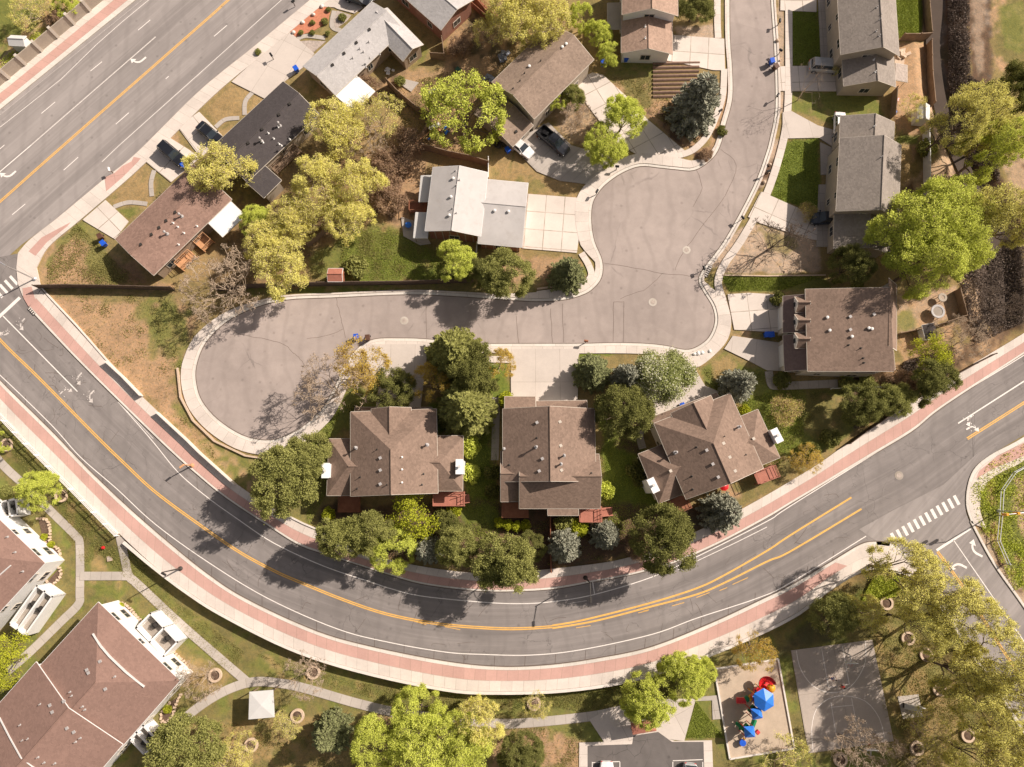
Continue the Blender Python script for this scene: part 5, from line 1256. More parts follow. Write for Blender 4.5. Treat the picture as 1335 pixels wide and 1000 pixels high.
# ------------------------------------------------------------------ vehicles
def car(kind, paintm, label, x, y, dirpx, park=False):
    c = PG(x, y) if park else P(x, y); d = flat(PG(x + dirpx[0], y + dirpx[1])) - flat(c); ang = math.atan2(d[1], d[0])
    t = thing({'pickup': 'pickup_truck', 'van': 'minivan'}.get(kind, 'parked_car'), label, 'pickup' if kind == 'pickup' else 'car', (c[0], c[1], c[2] + .11), 'vehicles parked on the driveways'); t.rotation_euler = (0, 0, ang)
    S_ = {'sedan': dict(L=4.7, w=.92, hb=.92, gh=1.43, g=(-1.75, 1.15, -1.05, .35)), 'suv': dict(L=4.7, w=.95, hb=1.05, gh=1.7, g=(-2.15, 1.2, -1.85, .45)), 'van': dict(L=5.0, w=.98, hb=1.05, gh=1.75, g=(-2.3, 1.6, -2.0, .75)), 'pickup': dict(L=5.8, w=1.0, hb=1.15, gh=1.85, g=(-.75, 1.6, -.5, .75))}[kind]
    L, w_, hb, gh, (g0, g1, g2, g3) = S_['L'], S_['w'], S_['hb'], S_['gh'], S_['g']
    xs = [-L/2, -L/2+.12, -L/2+.5, g0, 0, g1, L/2-.9, L/2-.35, L/2-.06, L/2]
    ws = [.78, .9, .98, 1, 1, 1, .98, .92, .82, .66]; hs = [hb-.2, hb-.05, hb, hb, hb, hb, hb-.07, hb-.14, hb-.25, hb-.38]
    mb = MB(); vs = []
    for xx, wf, hh in zip(xs, ws, hs):
        W_ = w_ * wf
        vs += [(xx, -W_ * .9, .25), (xx, -W_, .5), (xx, -W_, hh - .18), (xx, -W_ * .88, hh), (xx, 0, hh + .035), (xx, W_ * .88, hh), (xx, W_, hh - .18), (xx, W_, .5), (xx, W_ * .9, .25)]
    n = 9; fs = []
    for i in range(len(xs) - 1):
        for k in range(n): a = i * n + k; b_ = i * n + (k + 1) % n; fs.append((a, b_, b_ + n, a + n))
    fs += [tuple(range(n))[::-1], tuple((len(xs) - 1) * n + i for i in range(n))]
    if kind == 'pickup':   # cut an open bed
        fs = [f for f in fs if not (all(vs[i][2] > hb - .1 and vs[i][0] < g0 + .01 for i in f))]
        mb.add(vs, fs); bed = MB(); bl = g0 + L/2; bed.box((-L/2 + bl/2 + .02, 0, .62), (bl - .1, w_*1.7, .06))
        for s_ in (-1, 1): bed.box((-L/2 + bl/2, s_ * w_ * .86, .88), (bl - .1, .14, .56)); 
        bed.box((-L/2 + .1, 0, .88), (.12, w_ * 1.7, .56)); bed.box((g0 - .04, 0, .88), (.08, w_ * 1.7, .56)); bed.box((-L/2 + bl*.55, .1, .8), (.9, .6, .35), .3); bed.build('cargo_bed', M['black'], t)
    else: mb.add(vs, fs)
    mb.build('body', M[paintm], t, smooth=False, bevel=.05)
    # greenhouse
    W0, W1 = w_ * .86, w_ * .7
    gv = [(g0, -W0, hb - .02), (g1, -W0, hb - .02), (g1, W0, hb - .02), (g0, W0, hb - .02), (g2, -W1, gh), (g3, -W1, gh), (g3, W1, gh), (g2, W1, gh)]
    sides = {'windshield': (1, 2, 6, 5), 'rear_window': (3, 0, 4, 7), 'side_window': (0, 1, 5, 4), 'side_window ': (2, 3, 7, 6)}
    for nm, f in sides.items(): MB().add([gv[i] for i in f], [(0, 1, 2, 3)]).build(nm.strip(), M['glass'], t)
    rf = MB(); rf.box(((g2 + g3) / 2, 0, gh + .01), (g3 - g2 + .1, W1 * 2 + .04, .07))
    for a_, b_ in ((0, 4), (1, 5), (2, 6), (3, 7)): rf.tube(gv[a_], gv[b_], .05, None, 5)
    xm = (g2 + g3) / 2
    for s_ in (-1, 1): rf.tube((xm - .1, s_ * W0, hb), (xm, s_ * W1, gh), .05, None, 5)
    rf.build('roof', M[paintm], t, bevel=.03)
    for sx in (-L/2 + .85, L/2 - .9):
        for s_ in (-1, 1):
            wh = MB().tube((sx, s_ * (w_ - .22), .33), (sx, s_ * (w_ + .01), .33), .34, None, 18).build('wheel', M['rubber'], t)
            MB().tube((sx, s_ * (w_ + .0), .33), (sx, s_ * (w_ + .025), .33), .2, None, 12).build('rim', M['steel'], wh)
    for s_ in (-1, 1):
        MB().box((L/2 - .16, s_ * w_ * .66, hb - .36), (.2, .34, .14)).build('headlight', M['white_metal'], t); MB().box((-L/2 + .04, s_ * w_ * .68, hb - .3), (.1, .26, .2)).build('tail_light', M['red_p'], t)
        MB().box((g1 - .25, s_ * (w_ + .08), hb + .05), (.16, .22, .14)).build('mirror', M[paintm], t)
    return t
car('suv', 'car_black', 'black car on the driveway of the warm brown house', 227, 203, (31, 26)); car('sedan', 'car_black', 'black car half beneath the yellow tree by the charcoal house', 276, 177, (31, 26))
car('pickup', 'car_black', 'black pickup with open bed beside the taupe house', 721, 187, (36, 31)); car('sedan', 'car_white', 'white sedan parked beside the garage wing of the taupe house', 678, 194, (30, 24))
car('van', 'car_silver', 'silver minivan on the top right driveway', 1073, 90, (26, 2)); car('suv', 'car_navy', 'dark parked car beside the middle east house', 1074, 287, (-26, 1)); car('sedan', 'car_black', 'black car partly hidden by the pale grey roof', 468, 2, (30, 10))
car('sedan', 'car_white', 'white car parked in the left stall at the bottom edge', 790, 1014, (0, 20), True); car('suv', 'car_silver', 'silver car below the parking stripe at the bottom edge, right one', 897, 1016, (-1, 20), True); car('sedan', 'car_white', 'small white car in the shade beside the east house', 1092, 168, (0, 20))

# ------------------------------------------------------------------ sheds and yard things
def shed(label, A, B, C, z=2.1, rise=.5, rm='white_metal', wm='white', kind='gable', nm='garden_shed'):
    h = House(nm, label, 'shed', ((A[0] + C[0]) / 2, (A[1] + C[1]) / 2), rm, wm, 'white'); h.block(A, B, C, z, rise, kind, over=.1, wins=(0, 0, 0, 0))
    p = P((A[0] + B[0]) / 2, (A[1] + B[1]) / 2); return h.done()
shed('white metal garden shed behind the precast wall at the top left', (14,46),(34,47),(34,60)); shed('white gabled garden shed beside the creek fence', (1197,136),(1197,155),(1212,155))
shed('small red brown garden shed against the long dark fence', (428,350),(447,350),(447,367), rm='deck', wm='wood_red'); shed('grey panelled lean-to coop tilted on the trampoline yard fence', (1202,424),(1207,443),(1221,440), 1.6, .4, 'r_charcoal', 'white', 'shed', 'chicken_coop')
def trampoline(x, y, r, label, mat, ring):
    c = P(x, y); t = thing('trampoline', label, 'trampoline', (c[0], c[1], 0))
    MB().lathe([(r, .85), (r + .06, .92), (r + .0, .98), (r - .28, .97), (r - .28, .9)], (0, 0, 0), 28, capt=False).build('pad', M[ring], t); MB().lathe([(r - .28, .9), (r - .28, .92)], (0, 0, 0), 28).build('mat', M[mat], t)
    for k in range(6): a = k * math.pi / 3; MB().tube((r * math.cos(a), r * math.sin(a), 0), (r * math.cos(a), r * math.sin(a), .88), .035).build('leg', M['steel'], t)
trampoline(1218, 408, 1.0, 'round pale covered trampoline in the tan yard', 'path', 'vent'); trampoline(1224, 390, .62, 'small tan round tub ring above the white trampoline', 'gravel', 'tan')
def playset(x, y, ang, label):
    c = P(x, y); t = thing('swing_set', label, 'swing set', (c[0], c[1], 0)); t.rotation_euler = (0, 0, ang)
    MB().tube((-1.8, 0, 2.2), (1.8, 0, 2.2), .07).build('beam', M['orange_wood'], t)
    for s_ in (-1, 1):
        for q in (-1, 1): MB().tube((s_ * 1.8, 0, 2.2), (s_ * 1.9, q * .9, 0), .06).build('leg', M['orange_wood'], t)
    for k in (-.8, .6):
        sw = MB().tube((k - .2, 0, 2.2), (k - .2, 0, .5), .015).tube((k + .2, 0, 2.2), (k + .2, 0, .5), .015).build('rope', M['dark'], t); MB().box((k, 0, .5), (.5, .22, .04)).build('seat', M['blue_p'], sw)
    mb = MB(); mb.add([(1.9, -.25, 1.5), (1.9, .25, 1.5), (3.6, .25, .15), (3.6, -.25, .15)], [(0, 1, 2, 3)]); mb.build('slide', M['orange_wood'], t)
playset(556, 186, R(40), 'orange timber swing set in the yard under the lime tree')
def clutter(x, y, m, label, kind, ang=0.3, s=1.0):
    c = PG(x, y); t = thing(kind, label, {'patio_table': 'table'}.get(kind, kind.split('_')[-1]), (c[0], c[1], c[2])); t.rotation_euler = (0, 0, ang); t.scale = (s, s, s)
    if kind == 'patio_table':
        MB().lathe([(.6, .7), (.62, .73), (.6, .75)], (0, 0, 0), 20).build('tabletop', M[m], t)
        for k in range(4): a = R(45 + 90 * k); MB().tube((.45 * math.cos(a), .45 * math.sin(a), 0), (.3 * math.cos(a), .3 * math.sin(a), .7), .025).build('leg', M['dark'], t)
    elif kind == 'patio_umbrella':
        MB().lathe([(1.25, 2.0), (.6, 2.3), (.05, 2.5)], (0, 0, 0), 8, capt=False).build('canopy', M[m], t); MB().tube((0, 0, 0), (0, 0, 2.5), .03).build('pole', M['white'], t); MB().lathe([(.3, 0), (.28, .08), (.05, .12)], (0, 0, 0), 14).build('base', M['dark'], t)
    elif kind == 'garden_bench':
        MB().box((0, 0, .45), (1.5, .45, .05)).build('seat', M[m], t); MB().box((0, .24, .75), (1.5, .05, .5)).build('backrest', M[m], t)
        for k in (-.65, .65): MB().box((k, 0, .22), (.07, .4, .44)).build('leg', M['dark'], t)
    elif kind == 'air_conditioner':
        MB().box((0, 0, .4), (.85, .85, .8)).build('casing', M[m], t, bevel=.05); MB().lathe([(.34, .81), (.34, .84)], (0, 0, 0), 20).build('fan_grille', M['dark'], t)
    elif kind == 'tarp_pile':
        r_ = random.Random(int(x)); mb = MB()
        for _ in range(9): a = r_.random() * 6.28; d_ = r_.random() * .9; mb.box((d_ * math.cos(a), d_ * math.sin(a), .15 + r_.random() * .2), (r_.uniform(.3, .9), r_.uniform(.2, .6), r_.uniform(.15, .5)), r_.random() * 3, .2)
        mb.build('heap', M[m], t, bevel=.04)
    elif kind == 'lounge_chair':
        MB().box((0, 0, .35), (1.3, .6, .08)).build('seat', M[m], t); mb = MB(); mb.add([(-.65, -.3, .38), (-.65, .3, .38), (-1.1, .3, .85), (-1.1, -.3, .85)], [(0, 1, 2, 3)]); mb.build('backrest', M[m], t)
        for k in (-.55, .55): MB().box((k, 0, .17), (.06, .55, .34)).build('leg', M['white'], t)
for a in [(941,634,'red_p','red patio umbrella beside the round blue spruce','patio_umbrella',.3,.55),(533,295,'blue_p','small blue table on the patio of the white metal roofed house','patio_table',.2,.8),(769,933,'white','white patio table at the middle townhouse steps','patio_table',0,.5) if False else (565,120,'trash','faded lounge chair under the lime tree','lounge_chair',.6,.9),
    (568,166,'white','white lounge chairs beside the swing set','lounge_chair',.5,1.1),(582,171,'blue_p','blue tarp heap under the lime tree','tarp_pile',.6,.6),(838,631,'steel','air conditioner left of the angled townhouse','air_conditioner',.4,1),(616,590,'steel','air conditioner at the east side of the left townhouse','air_conditioner',0,.9),
    (641,104,'trash','heap of yard clutter behind the taupe house','tarp_pile',.3,1.5),(630,118,'wood_red','reddish lumber pile behind the taupe house','tarp_pile',1.3,1.4),(655,75,'trash','grey clutter beside the big yellow tree','tarp_pile',.2,1.2),(524,74,'dark','dark patio clutter beneath the pale grey roof','tarp_pile',.5,1.2),(507,92,'white','pale patio clutter beside the pale grey house','tarp_pile',.5,.8),
    (1174,73,'stone','pale rubble heap in the dirt yard','tarp_pile',.2,1.2),(1168,131,'red_p','small red toy heap by the brown fence','tarp_pile',.4,.6),(1166,146,'blue_p','blue toy heap by the brown fence','tarp_pile',.9,.5),(1197,127,'orange_wood','orange toy beside the white garden shed','tarp_pile',.4,.45),
    (1175,263,'white','white yard clutter behind the middle east house','tarp_pile',.4,.7),(1187,262,'blue_p','blue and white clutter by the vinyl fence','tarp_pile',.1,.7),(1196,258,'blue_bin','blue tub by the vinyl fence','tarp_pile',.1,.5),(1123,541,'white','white yard swing on the lawn below the plum roofed house','garden_bench',.6,.8),
    (704,175,'wood_red','reddish clutter along the taupe house wall','tarp_pile',.8,1.0),(650,190,'dark','dark clutter behind the white car','tarp_pile',.8,1.1),(712,172,'white','white boxes at the taupe house corner','tarp_pile',.8,.5),(1212,920,'white','none','garden_bench',0,.01) if False else (374,198,'red_p','red grill on the deck of the charcoal house','tarp_pile',.4,.35),
    (1187,921,'white_metal','white picnic bench on the small concrete pad','garden_bench',-.2,1.6),(463,651,'white','white chairs at the left townhouse deck','garden_bench',0,.7),(372,204,'white','round white tub on the charcoal house deck','patio_table',0,.7),(240,333,'white','white patio table behind the warm brown house','patio_table',0,.6)]: clutter(*a)
def edging(pts, label):
    w = crom([PG(*q) for q in pts], 4); c = w[len(w) // 2]; t = thing('flower_bed', label, 'flower bed', (c[0], c[1], c[2]), world=True)
    mb = MB(); r_ = resample(w, max(4, int(sum((b_ - a).length for a, b_ in zip(w, w[1:])) / .42)))
    for i_, p in enumerate(r_): mb.box((p[0], p[1], c[2] + .12), (.4, .26, .26), i_ * .7)
    mb.build('stone_edging', M['stone'], t)
    z_ = c[2] + .05; MB().prism([(p[0], p[1]) for p in w], z_ - .1, z_).build('mulch', M['mulch'], t)
edging([(136,792),(150,786),(164,788),(176,800),(186,812),(176,806),(160,797)], 'stone edged flower bed above the balcony of the large apartment block')
edging([(224,848),(240,862),(248,876),(243,884),(232,868)], 'stone edged flower bed at the east corner of the large apartment block')
edging([(236,905),(229,920),(224,936),(213,941),(211,930),(222,916)], 'stone edged flower bed south east of the large apartment block')
edging([(50,676),(62,678),(66,692),(66,706),(78,718),(78,732),(68,724),(56,700)], 'stone edged flower bed at the apartments by the left edge')
edging([(78,740),(80,750),(70,762),(60,772),(62,758)], 'lower stone edged flower bed at the apartments by the left edge')
# rocks
def rocks(pts, label, m, group):
    for i, (x, y) in enumerate(pts):
        c = P(x, y); r_ = random.Random(int(x * 7 + y)); mb = MB(); s_ = r_.uniform(.22, .4)
        mb.lathe([(s_ * .8, 0), (s_, s_ * .3), (s_ * .75, s_ * .75), (s_ * .3, s_)], (0, 0, .08), 7, sx=r_.uniform(.8, 1.2), sy=r_.uniform(.7, 1.1))
        o = mb.build('boulder', M[m], None); tag(o, label, 'rock', group)
        me = o.data; off = Vector((c[0], c[1], 0)); o.location = off
rocks([(383,43),(395,30),(409,20),(420,9)], 'pale boulder set in the red gravel bed', 'wall_cap', 'pale boulders in the red gravel bed'); rocks([(905,462),(910,461),(915,460),(925,458)], 'white stone in the small gravel bed at the court corner', 'white', 'white stones at the court corner')
rocks([(1003,215),(1001,225),(996,238),(1013,54),(1016,80)], 'pale stone in the east verge', 'stone', 'stones in the east verge')
# ---------------------------------------------------------------- playground
pc = PG(988, 925); PZ = pc[2] + .05
pl = thing('playground_structure', 'colourful climbing structure with three blue canopies, tube tunnel and red spiral slide', 'playground', (pc[0], pc[1], PZ), world=True)
def pw(x, y, h): return P(x, y, PZ + h)
for (x, y, r_, n, hh, rot) in ((998,914,1.5,6,3.9,.5), (988.5,932,1.0,4,3.5,.95), (979,956,1.0,4,3.3,.85)):
    c = pw(x, y, hh); g = Vector((c[0], c[1], PZ)); cv = []
    for k in range(n): a = rot + 2 * math.pi * k / n; cv.append((g[0] + r_ * math.cos(a), g[1] + r_ * math.sin(a), PZ + hh - .6))
    mb = MB().add(cv + [(g[0], g[1], PZ + hh + .15)], [(k, (k + 1) % n, n) for k in range(n)] + [tuple(range(n))[::-1]]); mb.build('canopy', M['blue_p'], pl)
    for k in range(n):
        q = Vector(cv[k]); q = Vector((g[0], g[1], 0)).lerp(Vector((q[0], q[1], 0)), .82); MB().tube((q[0], q[1], PZ), (q[0], q[1], PZ + hh - .5), .06, None, 8).build('post', M['yellow_p' if n == 6 else 'red_p'], pl)
    MB().lathe([(r_ * .8, 1.3), (r_ * .8, 1.4)], (g[0], g[1], PZ), n).build('platform', M['dark'], pl)
    MB().lathe([(r_ * .82, 1.4), (r_ * .82, 2.0), (r_ * .78, 2.0), (r_ * .78, 1.4)], (g[0], g[1], PZ), n, capt=False).build('guard_panel', M['red_p' if n == 6 else 'green_p'], pl)
tun = [(960,913,1.1,'red_p'),(966,913.5,1.2,'red_p'),(972,913,1.3,'green_p'),(976,909,1.35,'yellow_p'),(980,911,1.4,'blue_p'),(985,912,1.45,'blue_p'),(992,914,1.5,'red_p')]
for (a, b_) in zip(tun, tun[1:]): MB().tube(pw(*a[:3]), pw(*b_[:3]), .42, .42, 14).build('tunnel_segment', M[a[3]], pl)
mb = MB(); ce = pw(999, 891, 1.3)
for i in range(16):
    a0, a1 = i * .4, (i + 1) * .4; z0_, z1_ = PZ + 2.0 - i * .11, PZ + 2.0 - (i + 1) * .11
    q = [(ce[0] + r_ * math.cos(a), ce[1] + r_ * math.sin(a), z_) for r_, a, z_ in ((.25, a0, z0_), (1.05, a0, z0_ + .1), (1.05, a1, z1_ + .1), (.25, a1, z1_))]
    q2 = [(ce[0] + 1.06 * math.cos(a), ce[1] + 1.06 * math.sin(a), z_) for a, z_ in ((a0, z0_ + .1), (a1, z1_ + .1), (a1, z1_ + .4), (a0, z0_ + .4))]
    mb.add(q, [(0, 1, 2, 3)]); mb.add(q2, [(0, 1, 2, 3)])
mb.build('spiral_slide', M['red_p'], pl)
ce = pw(1005, 897, 1.5); MB().lathe([(.2, 1.0), (.55, 1.3), (.6, 1.6), (.35, 1.9), (.1, 2.0)], (ce[0], ce[1], PZ), 12).build('climbing_dome', M['yellow_p'], pl)
for (x0, y0, x1, y1, w_, m_) in ((972,951,960,943,.5,'green_p'),(975,949,964,950,.35,'green_p')):
    a, b_ = pw(x0, y0, 1.5), pw(x1, y1, .3); MB().tube(a, b_, w_ * .55, w_ * .5, 8).build('slide', M[m_], pl)
MB().tube(pw(984,938,1.45), pw(979,951,1.4), .35, None, 6).build('bridge', M['green_p'], pl); MB().tube(pw(970,962,.4), pw(967,972,.1), .14).tube(pw(974,960,1.3), pw(966,970,.1), .05).build('ladder', M['yellow_p'], pl)
MB().lathe([(.4, .3), (.45, .7)], (pw(968,968,.5)[0], pw(968,968,.5)[1], PZ), 12).build('play_panel', M['blue_bin'], pl); MB().tube(pw(986,956,1.6), pw(989,953,1.5), .3).build('play_panel', M['red_p'], pl)
MB().lathe([(.3, 1.8), (.3, 2.2)], (pw(988,899,2)[0], pw(988,899,2)[1], PZ), 10).tube(pw(988,899,2), pw(992,905,1.5), .06).build('steering_wheel', M['red_p'], pl)
c = pc; ed = thing('playground_border', 'pale timber border around the playground sand', 'border', (c[0], c[1], c[2]), world=True); q_ = [PG(*p) for p in ((931,872),(1014,859),(1035,975),(951,989))]
for a, b_ in zip(q_, q_[1:] + q_[:1]): d = b_ - a; mm_ = (a + b_) / 2; MB().box((mm_[0], mm_[1], pc[2] + .1), (d.length, .22, .26), math.atan2(d[1], d[0])).build('border_timber', M['wall_cap'], ed)
# basketball hoops
for (x, y, dx, dy, lab) in ((1095,850,-.1,-1,'basketball hoop at the north end of the court'),(1121,976,.1,1,'basketball hoop at the south end of the court')):
    c = PG(x, y - 2 * (dy < 0)); t = thing('basketball_hoop', lab, 'hoop', (c[0], c[1], c[2])); t.rotation_euler = (0, 0, 0 if dy < 0 else math.pi)
    MB().tube((0, 0, 0), (0, 0, 3.0), .08).tube((0, 0, 3.0), (0, -.9, 3.2), .06).build('pole', M['steel'], t); MB().box((0, -.95, 3.2), (1.6, .06, 1.0)).build('backboard', M['white'], t)
    MB().lathe([(.23, 2.95), (.25, 2.97), (.23, 2.99)], (0, -1.25, 0), 16, capt=False).build('rim', M['red_p'], t)
# two people on the court
def person(x, y, ang, shirt, label, pose):
    c = PG(x, y, .06); me = bpy.data.meshes.new('person')
    J = [(0, 0, .92), (0, 0, 1.15), (0, .02, 1.38), (0, .03, 1.5), (0, .05, 1.66), (-.18, 0, 1.38), (-.30, .08, 1.14), (-.30, .26 * pose, 1.0), (.18, 0, 1.38), (.32, .1, 1.2), (.30, .34 * pose, 1.25),
         (-.1, 0, .88), (-.13, .12 * pose, .48), (-.13, 0, .08), (-.13, .16, .04), (.1, 0, .88), (.14, -.05 * pose, .48), (.15, -.18 * pose, .08), (.15, -.02, .04), (-.30, .34 * pose, .94), (.29, .42 * pose, 1.28)]
    E = [(0, 1), (1, 2), (2, 3), (3, 4), (2, 5), (5, 6), (6, 7), (7, 19), (2, 8), (8, 9), (9, 10), (10, 20), (0, 11), (11, 12), (12, 13), (13, 14), (0, 15), (15, 16), (16, 17), (17, 18)]
    rad = [.14, .13, .15, .055, .105, .07, .05, .035, .07, .05, .035, .095, .065, .045, .04, .095, .065, .045, .04, .03, .03]
    me.from_pydata(J, E, []); o = bpy.data.objects.new('person', me); col.objects.link(o); o.location = c; o.rotation_euler = (0, 0, ang); me.materials.append(M['skin'])
    sk = o.modifiers.new('skin', 'SKIN')
    for v_, r_ in zip(me.skin_vertices[0].data, rad): v_.radius = (r_, r_)
    me.skin_vertices[0].data[0].use_root = True
    su = o.modifiers.new('sub', 'SUBSURF'); su.levels = su.render_levels = 1
    tag(o, label, 'person')
    def part(nm, mb, m_): p_ = mb.build(nm, M[m_]); p_.parent = o; return p_
    part('shirt', MB().lathe([(.17, .9), (.165, 1.15), (.2, 1.38), (.1, 1.49)], (0, 0.01, 0), 14, sy=.8), shirt); part('shorts', MB().tube((-.1, 0, .95), (-.13, .08 * pose, .55), .125, .11, 10).tube((.1, 0, .95), (.14, -.04 * pose, .55), .125, .11, 10), 'blue_bin' if shirt == 'white' else 'dark')
    part('hair', MB().lathe([(.1, 1.66), (.125, 1.72), (.09, 1.8), (.02, 1.82)], (0, .02, 0), 12), 'hair')
person(1083, 883, R(40), 'white', 'person in white shirt and blue shorts standing on the basketball court', 1.0); person(1094, 893, R(200), 'red_p', 'person in red shirt standing on the basketball court', -.8)
# red valve and park bits
c = PG(135, 714); t = thing('litter_bag', 'small bright red bag lying on the park lawn', 'bag', (c[0], c[1], c[2])); MB().lathe([(.18, 0), (.24, .15), (.17, .3), (.05, .36)], (0, 0, 0), 9, sx=1.3).build('sack', M['red_p'], t)
for x, y, lab in ((143,728,'square drain box in the lawn beside the path junction'),(450,940,'square drain box in the lawn near the green spruce'),(815,975,'square storm inlet in the parking lot')):
    c = PG(x, y); t = thing('drain_box', lab, 'drain', (c[0], c[1], c[2])); MB().box((0, 0, 0), (.75, .75, .1), .2).build('frame', M['stone'], t); MB().box((0, 0, .05), (.55, .55, .04), .2).build('grate', M['rock'], t)
# stone tree rings
ringz = []
def ring(x, y, label, r_=.95):
    c = PG(x, y); t = thing('tree_ring', label, 'planter', (c[0], c[1], c[2]), 'stone rings around the park trees')
    MB().lathe([(r_ - .3, 0), (r_ - .3, .3), (r_, .3), (r_ + .02, 0)], (0, 0, 0), 26, capt=False).build('stone_edge', M['stone'], t); MB().lathe([(r_ - .29, .1), (.3, .2)], (0, 0, 0), 20).build('mulch', M['mulch'], t)
for a in [(10,580,'stone ring round the small tree at the left edge'),(81,646,'stone ring beside the yellow green tree near the rail fence'),(281,880,'stone ring at the foot of the pale bare tree by the apartments'),(409,876,'stone ring under the bare tree below the retaining wall'),(388,933,'stone ring right of the white gazebo'),(328,971,'stone ring below the white gazebo'),(696,917,'stone ring of the young tree below the bend'),(900,880,'stone ring under the lime trees by the playground'),
          (1183,832,'stone ring right of the basketball court, upper one'),(1207,853,'stone ring right of the basketball court, lower one'),(1224,898,'stone ring right of the white picnic bench'),(1261,958,'stone ring at the lower right'),(1155,786,'broken stone ring below the corner wall'),(1095,990,'stone ring at the bottom edge under the bare trees'),(1195,975,'stone ring beneath the sparse tree below the picnic pad')]: ring(*a)
# ------------------------------------------------------------------ trees
def quadmesh(name, V, nq, vals, mat):
    """V: (nq*4,3) leaf quads"""
    me = bpy.data.meshes.new(name); n = len(V)
    me.vertices.add(n); me.vertices.foreach_set('co', V.astype(np.float32).ravel())
    me.loops.add(n); me.loops.foreach_set('vertex_index', np.arange(n, dtype=np.int32))
    me.polygons.add(nq); me.polygons.foreach_set('loop_start', (np.arange(nq) * 4).astype(np.int32)); me.polygons.foreach_set('loop_total', np.full(nq, 4, np.int32))
    me.update(); a = me.attributes.new('v', 'FLOAT', 'FACE'); a.data.foreach_set('value', vals.astype(np.float32))
    me.materials.append(mat); return me
def leaves(cen, sx, sy, dirs=None, up=.5, rg=None):
    n = len(cen); rg = rg or RNG
    if dirs is None: a = rg.normal(size=(n, 3))
    else: a = dirs + rg.normal(size=(n, 3)) * .35
    a /= np.linalg.norm(a, axis=1, keepdims=True) + 1e-9
    nrm = rg.normal(size=(n, 3)); nrm[:, 2] += up * 2
    b_ = np.cross(nrm, a); b_ /= np.linalg.norm(b_, axis=1, keepdims=True) + 1e-9
    s = (rg.uniform(.65, 1.3, n))[:, None]
    a = a * sx * s / 2; b_ = b_ * sy * s / 2
    return np.stack([cen - a - b_ * .5, cen + a * .1 - b_, cen + a + b_ * .3, cen - a * .2 + b_], 1).reshape(-1, 3)
def skeleton(rg, h, R_, trunk, limbs, depth, spread, shape, up, split=3, lenf=.62):
    """returns segments (p, q, r0, r1) and tips; branches stay inside an ellipsoid crown"""
    segs = []; tips = []
    cz = trunk + (h - trunk) * .5; hz = (h - trunk) * .55
    def inside(p):
        k = (p[0] / R_) ** 2 + (p[1] / R_) ** 2 + ((p[2] - cz) / hz) ** 2; return k
    def grow(p, d, L, r, lv):
        n = 2 if lv < depth else 1; q = p
        for i in range(n):
            d = (d + Vector(rg.normal(size=3) * .17) + Vector((0, 0, up * .10))).normalized(); q2 = q + d * (L / n)
            if inside(q2) > 1.15: q2 = q + d * (L / n) * .35
            r2 = r * .78; segs.append((q, q2, r, r2)); q = q2; r = r2
            if lv >= depth - 1: tips.append((q, lv))
        if lv >= depth: return
        k = split + (1 if rg.random() < .4 else 0)
        for j in range(k):
            ax = Vector(rg.normal(size=3)); ax = (ax - d * ax.dot(d)).normalized()
            nd_ = (d * rg.uniform(.5, 1.0) + ax * rg.uniform(.45, .95)).normalized()
            grow(q, nd_, L * rg.uniform(lenf - .1, lenf + .14), r * .68, lv + 1)
    r0 = .045 * h ** .9 * .55
    top = Vector((rg.normal() * .12, rg.normal() * .12, trunk)); segs.append((Vector((0, 0, -.3)), top, r0 * 1.35, r0))
    for i in range(limbs):
        a = 2 * math.pi * (i + rg.uniform(-.3, .3)) / limbs; s = spread * rg.uniform(.6, 1.2) if i < limbs - 1 else .15
        d = Vector((math.cos(a) * s, math.sin(a) * s, 1.0 * shape)).normalized()
        L = min(R_ / max(.35, abs(d[0]) + abs(d[1])) * .62, (h - trunk) * .5) * rg.uniform(.8, 1.1)
        grow(top - Vector((0, 0, rg.uniform(0, trunk * .25))), d, L, r0 * .6, 1)
    return segs, tips
def seg_mesh(name, segs, mat, rmin=.018, n=4, thin=1.0):
    P0 = np.array([s[0] for s in segs]); P1 = np.array([s[1] for s in segs]); r0 = np.maximum([s[2] * thin for s in segs], rmin); r1 = np.maximum([s[3] * thin for s in segs], rmin)
    d = P1 - P0; d /= np.linalg.norm(d, axis=1, keepdims=True) + 1e-9
    ref = np.where(np.abs(d[:, 2:3]) > .9, np.array([[1., 0, 0]]), np.array([[0, 0, 1.]])); a = np.cross(d, ref); a /= np.linalg.norm(a, axis=1, keepdims=True) + 1e-9; b_ = np.cross(d, a)
    N = len(segs); V = np.zeros((N, 2 * n, 3))
    for i in range(n):
        t = 2 * math.pi * i / n; o = a * math.cos(t) + b_ * math.sin(t); V[:, i] = P0 + o * r0[:, None]; V[:, n + i] = P1 + o * r1[:, None]
    F = np.array([[i, (i + 1) % n, n + (i + 1) % n, n + i] for i in range(n)]); F = (np.arange(N)[:, None, None] * 2 * n + F[None]).reshape(-1, 4)
    me = bpy.data.meshes.new(name); me.vertices.add(N * 2 * n); me.vertices.foreach_set('co', V.astype(np.float32).ravel())
    me.loops.add(F.size); me.loops.foreach_set('vertex_index', F.astype(np.int32).ravel()); me.polygons.add(len(F)); me.polygons.foreach_set('loop_start', (np.arange(len(F)) * 4).astype(np.int32)); me.polygons.foreach_set('loop_total', np.full(len(F), 4, np.int32)); me.update()
    va = me.attributes.new('v', 'FLOAT', 'FACE'); va.data.foreach_set('value', np.repeat(RNG.random(N), n).astype(np.float32))
    me.materials.append(mat); return me
